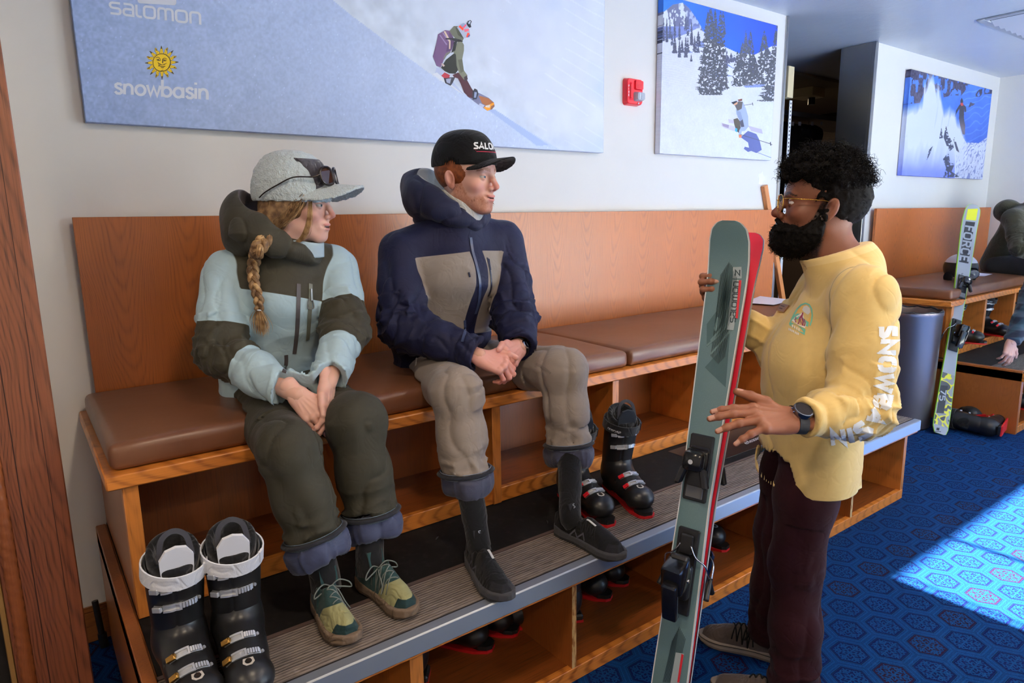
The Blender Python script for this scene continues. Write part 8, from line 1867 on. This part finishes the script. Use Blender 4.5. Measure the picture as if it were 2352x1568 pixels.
put(bB, at_z(1382, 1138, .535), at_z(1326, 985, .735), .441, 'black red-soled ski boot half hidden behind the seated man\'s left leg')
def stand(proto, x, y, ang, lab, z=.0475, tilt=None): b = copy_tree(proto); b.matrix_basis = rotm((x, y, z), ang, tilt); b['label'] = lab; return b
def toe_at(px, py, ang, lab, z=.0475, proto=bB, reach=.300, zz=.05):
    """place so that the front of the sole lies at the picture position"""
    p = at_z(px, py, zz); d = Vector((math.cos(ang+PI/2), math.sin(ang+PI/2), 0)); q = Vector(p)-d*reach; return stand(proto, q.x, q.y, ang, lab, z)
FWD = math.radians(180)
toe_at(1128, 1488, FWD+math.radians(38), 'red-soled ski boot under the step in the middle cubby, left one with a visible buckle')
toe_at(1186, 1452, FWD+math.radians(38), 'red-soled ski boot under the step against the middle cubby side wall')
toe_at(1400, 1372, FWD+math.radians(30), 'red-soled ski boot toe under the step in the cubby behind the skis, front one')
toe_at(1440, 1338, FWD+math.radians(34), 'red-soled ski boot toe deepest in the cubby left of the held skis')
def heel_at(px, py, ang, lab, zz=.05):
    p = at_z(px, py, zz); d = Vector((math.cos(ang+PI/2), math.sin(ang+PI/2), 0)); q = Vector(p)+d*.012; return stand(bB, q.x, q.y, ang, lab)
heel_at(986, 1556, math.radians(52), 'ski boot seen from behind its heel beside the first step divider')
heel_at(1335, 1415, math.radians(62), 'ski boot seen from behind its heel against the chipped divider edge')
toe_at(822, 1600, FWD+math.radians(20), 'ski boot toe just showing under the step below the hiking boots', proto=bA)
toe_at(1668, 1262, FWD+math.radians(10), 'ski boot standing in the step cubby right behind the held skis')
# boots in the far bench and on the floor
stand(bB, 6.16, -.56, FWD+.3, 'ski boot in the first cubby of the far bench behind the grey ski', .4955)
stand(bB, 6.76, -.58, FWD-.2, 'ski boot in the second cubby of the far bench', .4955)
stand(bB, 6.2, -.95, FWD+.2, 'ski boot low in the far step cubby')
lay = Matrix.Rotation(math.radians(84), 4, 'Y')
def lying(px, py, ang, lab, roll): b = copy_tree(bB); p = at_z(px, py, .0); b.matrix_basis = Matrix.Translation((p.x, p.y, .066)) @ Matrix.Rotation(ang, 4, 'Z') @ Matrix.Rotation(roll, 4, 'Y'); b['label'] = lab; return b
lying(2300, 1012, math.radians(-80), 'black ski boot lying on its side on the carpet, sole to the right', math.radians(-88))
lying(2238, 985, math.radians(-118), 'black ski boot lying on the carpet at the foot of the grey ski', math.radians(-80))
# ------------------------------------------------------------------ far end of the room
BINM = Mat('satin_bin_metal', .30, .8, color=srgb(140, 128, 126)).m
bi = empty('waste_bin', (5.33, -.66, 0), label='round satin metal waste bin between the standing man and the grey ski', cat='waste bin')
m = MB(); m.lathe([(.185, .012), (.19, .012), (.205, .80), (.209, .806), (.209, .83), (.200, .83), (.196, .80), (.18, .03), (0, .03)], 48, (5.33, -.66, 0)); m.build('bin_body', BINM, bi, 40, world=True)
m = MB(); m.lathe([(.178, 0), (.186, 0), (.186, .014), (.178, .014)], 40, (5.33, -.66, 0)); m.build('bin_foot', BLACK, bi, 40, world=True)
m = MB(); pts = [Vector((5.33+.203*math.cos(2*PI*k/40), -.66+.203*math.sin(2*PI*k/40), .832+.006*math.sin(k*1.7))) for k in range(40)]; m.tube(pts, .006, 6, closed=True); m.build('liner_bag', flat('black_bag', (.012, .012, .012, 1), .3), bi, True, world=True)
# helmet on the far bench
hx = at_y(2208, 600, -.52); he = empty('ski_helmet', (hx.x, hx.y, .95), label='white and black ski helmet on the far bench behind the grey ski', cat='helmet')
HL = Fr((hx.x, hx.y, 1.06), (-.5, -.85, 0), (0, 0, 1))
def hel(P): L = HL.loc(P); d = ell(L, (0, 0, -.01), (.112, .138, .115)); d = smax(d, -.098-L[:, 2], .01); d = smax(d, -ell(L, (0, .02, -.06), (.085, .11, .11)), .006); return smax(d, -ell(L, (0, .125, -.075), (.09, .07, .07)), .01)
sdf_part('helmet_shell', hel, *box_of([HL.o], .16), .006, fabric('helmet_shell', [(30, 30, 34), ('white', (196, 196, 204))], .35, 300, 0, .02), he, {'white': lambda V: np.minimum(HL.loc(V)[:, 2]-.035, .1)})
m = MB(); m.ball(HL.w(0, .112, -.055), (.075, .03, .045), 16, 10, Matrix((HL.x, HL.y, HL.z)).transposed()); m.build('goggle_lens', flat('smoke_lens', srgb(60, 62, 70), .08), he, True, world=True)
for sx in (-1, 1): m = MB(); m.ball(HL.w(sx*.104, .0, -.085), (.016, .05, .045), 12, 8, Matrix((HL.x, HL.y, HL.z)).transposed()); m.build('ear_pad', BLACKMATT, he, True, world=True)
# two more people, cut by the right edge of the picture
def far_person(Q, jacket, trous, label, folds, rj=(.080, .072, .062, .054, .044), handcurl=None, skin=(206, 158, 138)):
    H = Fr(Q['head'], Q['face'], (0, 0, 1)); fp = dict(skin=skin, blush=(196, 130, 112), lip=(176, 98, 92), brow=(60, 44, 34)); sc_ = (Q['shR']+Q['shL'])/2
    fb = lambda P: smin(head_sdf(H.loc(P), fp), limb(P, [H.w(0, -.02, -.06), sc_+V3(0, 0, .03)], [.055, .06], .03), .03)
    lo, hi = box_of([Q['head'], sc_], .17); V, q = surf(fb, lo, hi, .005); ps = [(V, q, head_col(H.loc(V), fp))]
    for s_, sd in (('R', 1), ('L', -1)):
        w = Q['wr'+s_]; f = nrm(Q.get('hd'+s_, w-Q['el'+s_])); Hh = Hand(w, f, Q.get('bk'+s_, np.array([-.6, -.5, .6])), sd, ((18, 26, 16), (20, 28, 16), (24, 30, 16), (28, 30, 16)), k=1.0); lo, hi = box_of([Hh.W((0, .08, 0))], .13); hv, hq = surf(Hh.sdf, lo, hi, .0038); ps.append((hv, hq, np.tile(lin1(skin), (len(hv), 1))))
    inn = lambda P: smin(limb(P, [Q['pel'], sc_-V3(0, 0, .05)], [.09, .09], .05), np.minimum.reduce([limb(P, [Q['hip'+s_], Q['kn'+s_], Q['an'+s_]], [.07, .05, .035], .02) for s_ in 'RL']+[limb(P, [Q['sh'+s_], Q['el'+s_], Q['wr'+s_]], [.045, .038, .026], .02) for s_ in 'RL']), .03)
    lo, hi = box_of([v for k, v in Q.items() if k[:2] not in ('hd', 'bk', 'fa')], .12); V, q = surf(inn, lo, hi, .014); ps.append((V, q, np.tile(lin1(skin), (len(V), 1))))
    me_ = body_object('person', tuple(Q['pel']), ps, label); ax = nrm(sc_-Q['pel']); lat = nrm(Q['shL']-Q['shR'])
    def jk(P):
        d = econe(P, Q['pel'], sc_-ax*.08, .135, .135, lat, 1.3); d = smin(d, limb(P, [Q['shR'], sc_+ax*.05, Q['shL']], [.08, .085, .08], .03), .06)
        for s_ in 'RL': d = smin(d, sleeve(P, Q['sh'+s_], Q['el'+s_], Q['wr'+s_], rj)-arm_folds(P, Q['sh'+s_], Q['el'+s_], Q['wr'+s_], folds, .010), .03)
        if Q.get('hood') is not None: d = smin(d, ell(P, Q['hood'], (.12, .10, .10)), .03)
        d = smax(d, -limb(P, [H.w(0, -.02, -.13), H.w(0, -.01, .1)], [.062, .08], .01), .006)
        for s_ in 'RL': a = nrm(Q['wr'+s_]-Q['el'+s_]); e, t = seg(P, Q['wr'+s_], Q['wr'+s_]+a*.1); d = smax(d, np.where(e < .12, plane(P, Q['wr'+s_]-a*.01, a), -1), .004)
        return d-.008*ridge(along(P, lat, .5), 8, folds+2, 2)
    lo, hi = box_of([Q[k] for k in ('shR', 'shL', 'elR', 'elL', 'wrR', 'wrL', 'pel', 'head')], .17); sdf_part('jacket', jk, lo, hi, .009, jacket, me_)
    def tr(P): return smin(smin(trouser(P, Q['hipR'], Q['knR'], Q['anR'], (.10, .09, .08, .07, .065), folds+20, .008), trouser(P, Q['hipL'], Q['knL'], Q['anL'], (.10, .09, .08, .07, .065), folds+30, .008), .02), ell(P, Q['pel']-V3(0, 0, .02), (.17, .13, .11)), .04)
    lo, hi = box_of([Q[k] for k in ('hipR', 'hipL', 'knR', 'knL', 'anR', 'anL', 'pel')], .17); sdf_part('trousers', tr, lo, hi, .010, trous, me_)
    for s_ in 'RL': g = Q['an'+s_]; f = nrm(np.array([Q['kn'+s_][0]-Q['hip'+s_][0], Q['kn'+s_][1]-Q['hip'+s_][1], 0])+1e-6); make_shoe(Fr(g-f*.06-V3(0, 0, .095), f, (0, 0, 1)), me_, .29, 1, UP2, SOLE2, None, .09, .02, 'shoe')
    c_ = sdf_part('hair', lambda P: smax(ell(H.loc(P), (0, -.014, .03), (.081, .104, .092)), H.loc(P)[:, 1]-.05-.3*H.loc(P)[:, 2], .01), *box_of([H.o], .13), .006, RH if folds > 3 else KH, me_)
    return me_
OLV = fabric('dark_olive_fleece', [(44, 42, 26)], .9, 400, .2, .2); BLKT = fabric('black_trousers', [(20, 21, 25)], .8, 600)
PLD = Mat('dark_plaid_flannel', .9, spec=.15, sheen=.2); _x, _y, _z = PLD.pos(); _g = ((_z*75).sin()*.5+.5).step(.4, .7); _h = (((_x+_y)*75).sin()*.5+.5).step(.4, .7)
PLD.col(PLD.mix(_h*.5, PLD.mix(_g*.8, srgb(30, 34, 48), srgb(66, 78, 90)), srgb(44, 74, 84))); PLD = PLD.m
pA = V3(7.60, -.45, 1.03); qa = dict(pel=pA, shR=pA+V3(-.20, -.13, .40), shL=pA+V3(.20, -.17, .40), head=pA+V3(.02, -.24, .66), face=np.array([.1, -1, -.15]), hood=pA+V3(.0, -.02, .47), elR=pA+V3(-.40, -.26, .16), elL=pA+V3(.30, -.30, .16), wrR=pA+V3(-.20, -.46, .06), wrL=pA+V3(.12, -.46, .06), hipR=pA+V3(-.11, -.02, -.01), hipL=pA+V3(.11, -.02, -.01), knR=pA+V3(-.20, -.50, -.03), knL=pA+V3(.16, -.50, -.03), anR=pA+V3(-.18, -.62, -.495), anL=pA+V3(.18, -.62, -.495))
far_person(qa, OLV, BLKT, 'person in a dark olive jacket seated on the far bench at the right edge', 2)
hB = np.array(at_z(2312, 842, .47)); eB = hB+V3(.26, -.02, .44); sB = hB+V3(.50, -.02, .70)
pB = np.array([sB[0]+.50, -1.75, .80]); qb = dict(pel=pB, shR=sB, shL=sB+V3(.30, -.30, .03), head=sB+V3(.16, -.02, .20), face=np.array([-.8, .5, -.5]), elR=eB, elL=sB+V3(.30, -.25, -.30), wrR=hB+V3(.035, .0, .165), wrL=sB+V3(.10, -.20, -.48), hdR=np.array([-.12, .0, -1]), bkR=np.array([-.55, -.80, .1]), hipR=pB+V3(-.05, .09, 0), hipL=pB+V3(.05, -.09, 0), knR=pB+V3(-.22, .06, -.36), knL=pB+V3(-.20, -.20, -.36), anR=pB+V3(-.03, .08, -.70), anL=pB+V3(-.02, -.22, -.70))
far_person(qb, PLD, BLKT, 'person in a dark plaid flannel shirt bending down, only the arm inside the picture', 6)
# store room: shelf, hanging dark garments with tags, upright, ceiling unit, green shelf lip
st_ = empty('storage_shelf', (6.6, 1.2, 0), label='dark steel storage shelf seen through the opening', cat='shelf')
DST = flat('dark_steel_paint', srgb(96, 96, 102), .4)
for z_ in (2.43, 1.12): MB().box(5.2, 8.2, 1.02, 1.55, z_, z_+.045, .003).build('shelf_board', DST, st_, world=True)
for x_ in (5.25, 8.1): MB().box(x_, x_+.04, 1.03, 1.07, 0, 2.43).build('upright', DST, st_, world=True)
MB().box(5.2, 8.2, 1.0, 1.02, 1.085, 1.125).build('lime_lip', flat('lime_paint', srgb(120, 170, 30), .5), st_, world=True)
for i, px in enumerate((1824, 1840, 1869, 1891)):
    b = at_y(px, 283, 1.0); g = empty('hanging_coat', (b.x, 1.15, 2.36), label='dark coat with a white tag under the store room shelf, %s from the left' % ('first', 'second', 'third', 'fourth')[i], cat='coat', group='dark coats under the shelf')
    fn = lambda P, b=b: smin(ell(P, (b.x+.03, 1.17, 2.30), (.10, .14, .09)), econe(P, (b.x+.03, 1.17, 2.22), (b.x+.03, 1.17, 1.45), .09, .11, (0, 1, 0), 1.3), .05)-.010*ridge(along(P, (0, 0, 1), .25), 14, i, 2)
    sdf_part('coat_body', fn, (b.x-.2, .95, 1.28), (b.x+.26, 1.42, 2.44), .012, BLACKMATT, g)
    MB().tube([(b.x+.03, 1.17, 2.36), (b.x+.03, 1.17, 2.43)], .004, 6).build('hanger_hook', CHROME, g, world=True)
    MB().box(b.x-.016, b.x+.020, 1.012, 1.018, b.z-.02, b.z+.015).build('size_tag', WHITEP, g, False, world=True)
su = empty('slotted_upright', (5.05, .29, 0), label='pale slotted steel upright just inside the opening', cat='upright')
a_ = at_y(1811, 300, .29); m = MB(); m.box(a_.x-.012, a_.x+.020, .285, .29, .0, 2.36); m.build('upright_strip', WHITEP, su, world=True); m = MB()
for k in range(40): m.box(a_.x-.001, a_.x+.009, .2835, .2852, 1.2+k*.029, 1.213+k*.029)
tag(m.build('slots', BLACK, su, False, world=True), kind='stuff')
cu = empty('ceiling_unit', (6.9, 1.2, ZH), label='pale box unit with a duct under the store room ceiling', cat='ceiling unit')
a_ = at_y(1875, 196, 1.2); CRM = flat('cream_metal', srgb(206, 192, 156), .5)
MB().box(a_.x-.10, a_.x+.14, 1.18, 1.42, a_.z-.11, a_.z+.03, .006).build('unit_box', CRM, cu, world=True)
MB().box(a_.x-1.2, a_.x-.1, 1.28, 1.36, a_.z-.02, a_.z+.04, .004).build('duct', CRM, cu, world=True)
m = MB(); m.lathe([(0, 0), (.035, 0), (.035, .07), (0, .07)], 16, (a_.x+.03, 1.26, a_.z-.18)); m.build('spot_lamp', BLACK, cu, world=True)
L = bpy.data.lights.new('store_fill', 'AREA'); L.size = .3; L.energy = 26.0; L.color = (1, .78, .5); lo = bpy.data.objects.new('store_fill', L); C.objects.link(lo); lo.location = (7.4, 2.3, 2.75)  # added fill lamp without a fixture, brightens the dim store room
wb_ = empty('wall_box', (5.1, .32, 2.5), label='small pale box at the top of the opening beside the metal trim', cat='wall box')
a_ = at_y(1812, 192, .33); MB().box(a_.x-.06, a_.x+.02, .30, .36, a_.z-.11, a_.z+.12, .004).build('box_cover', CRM, wb_, world=True)
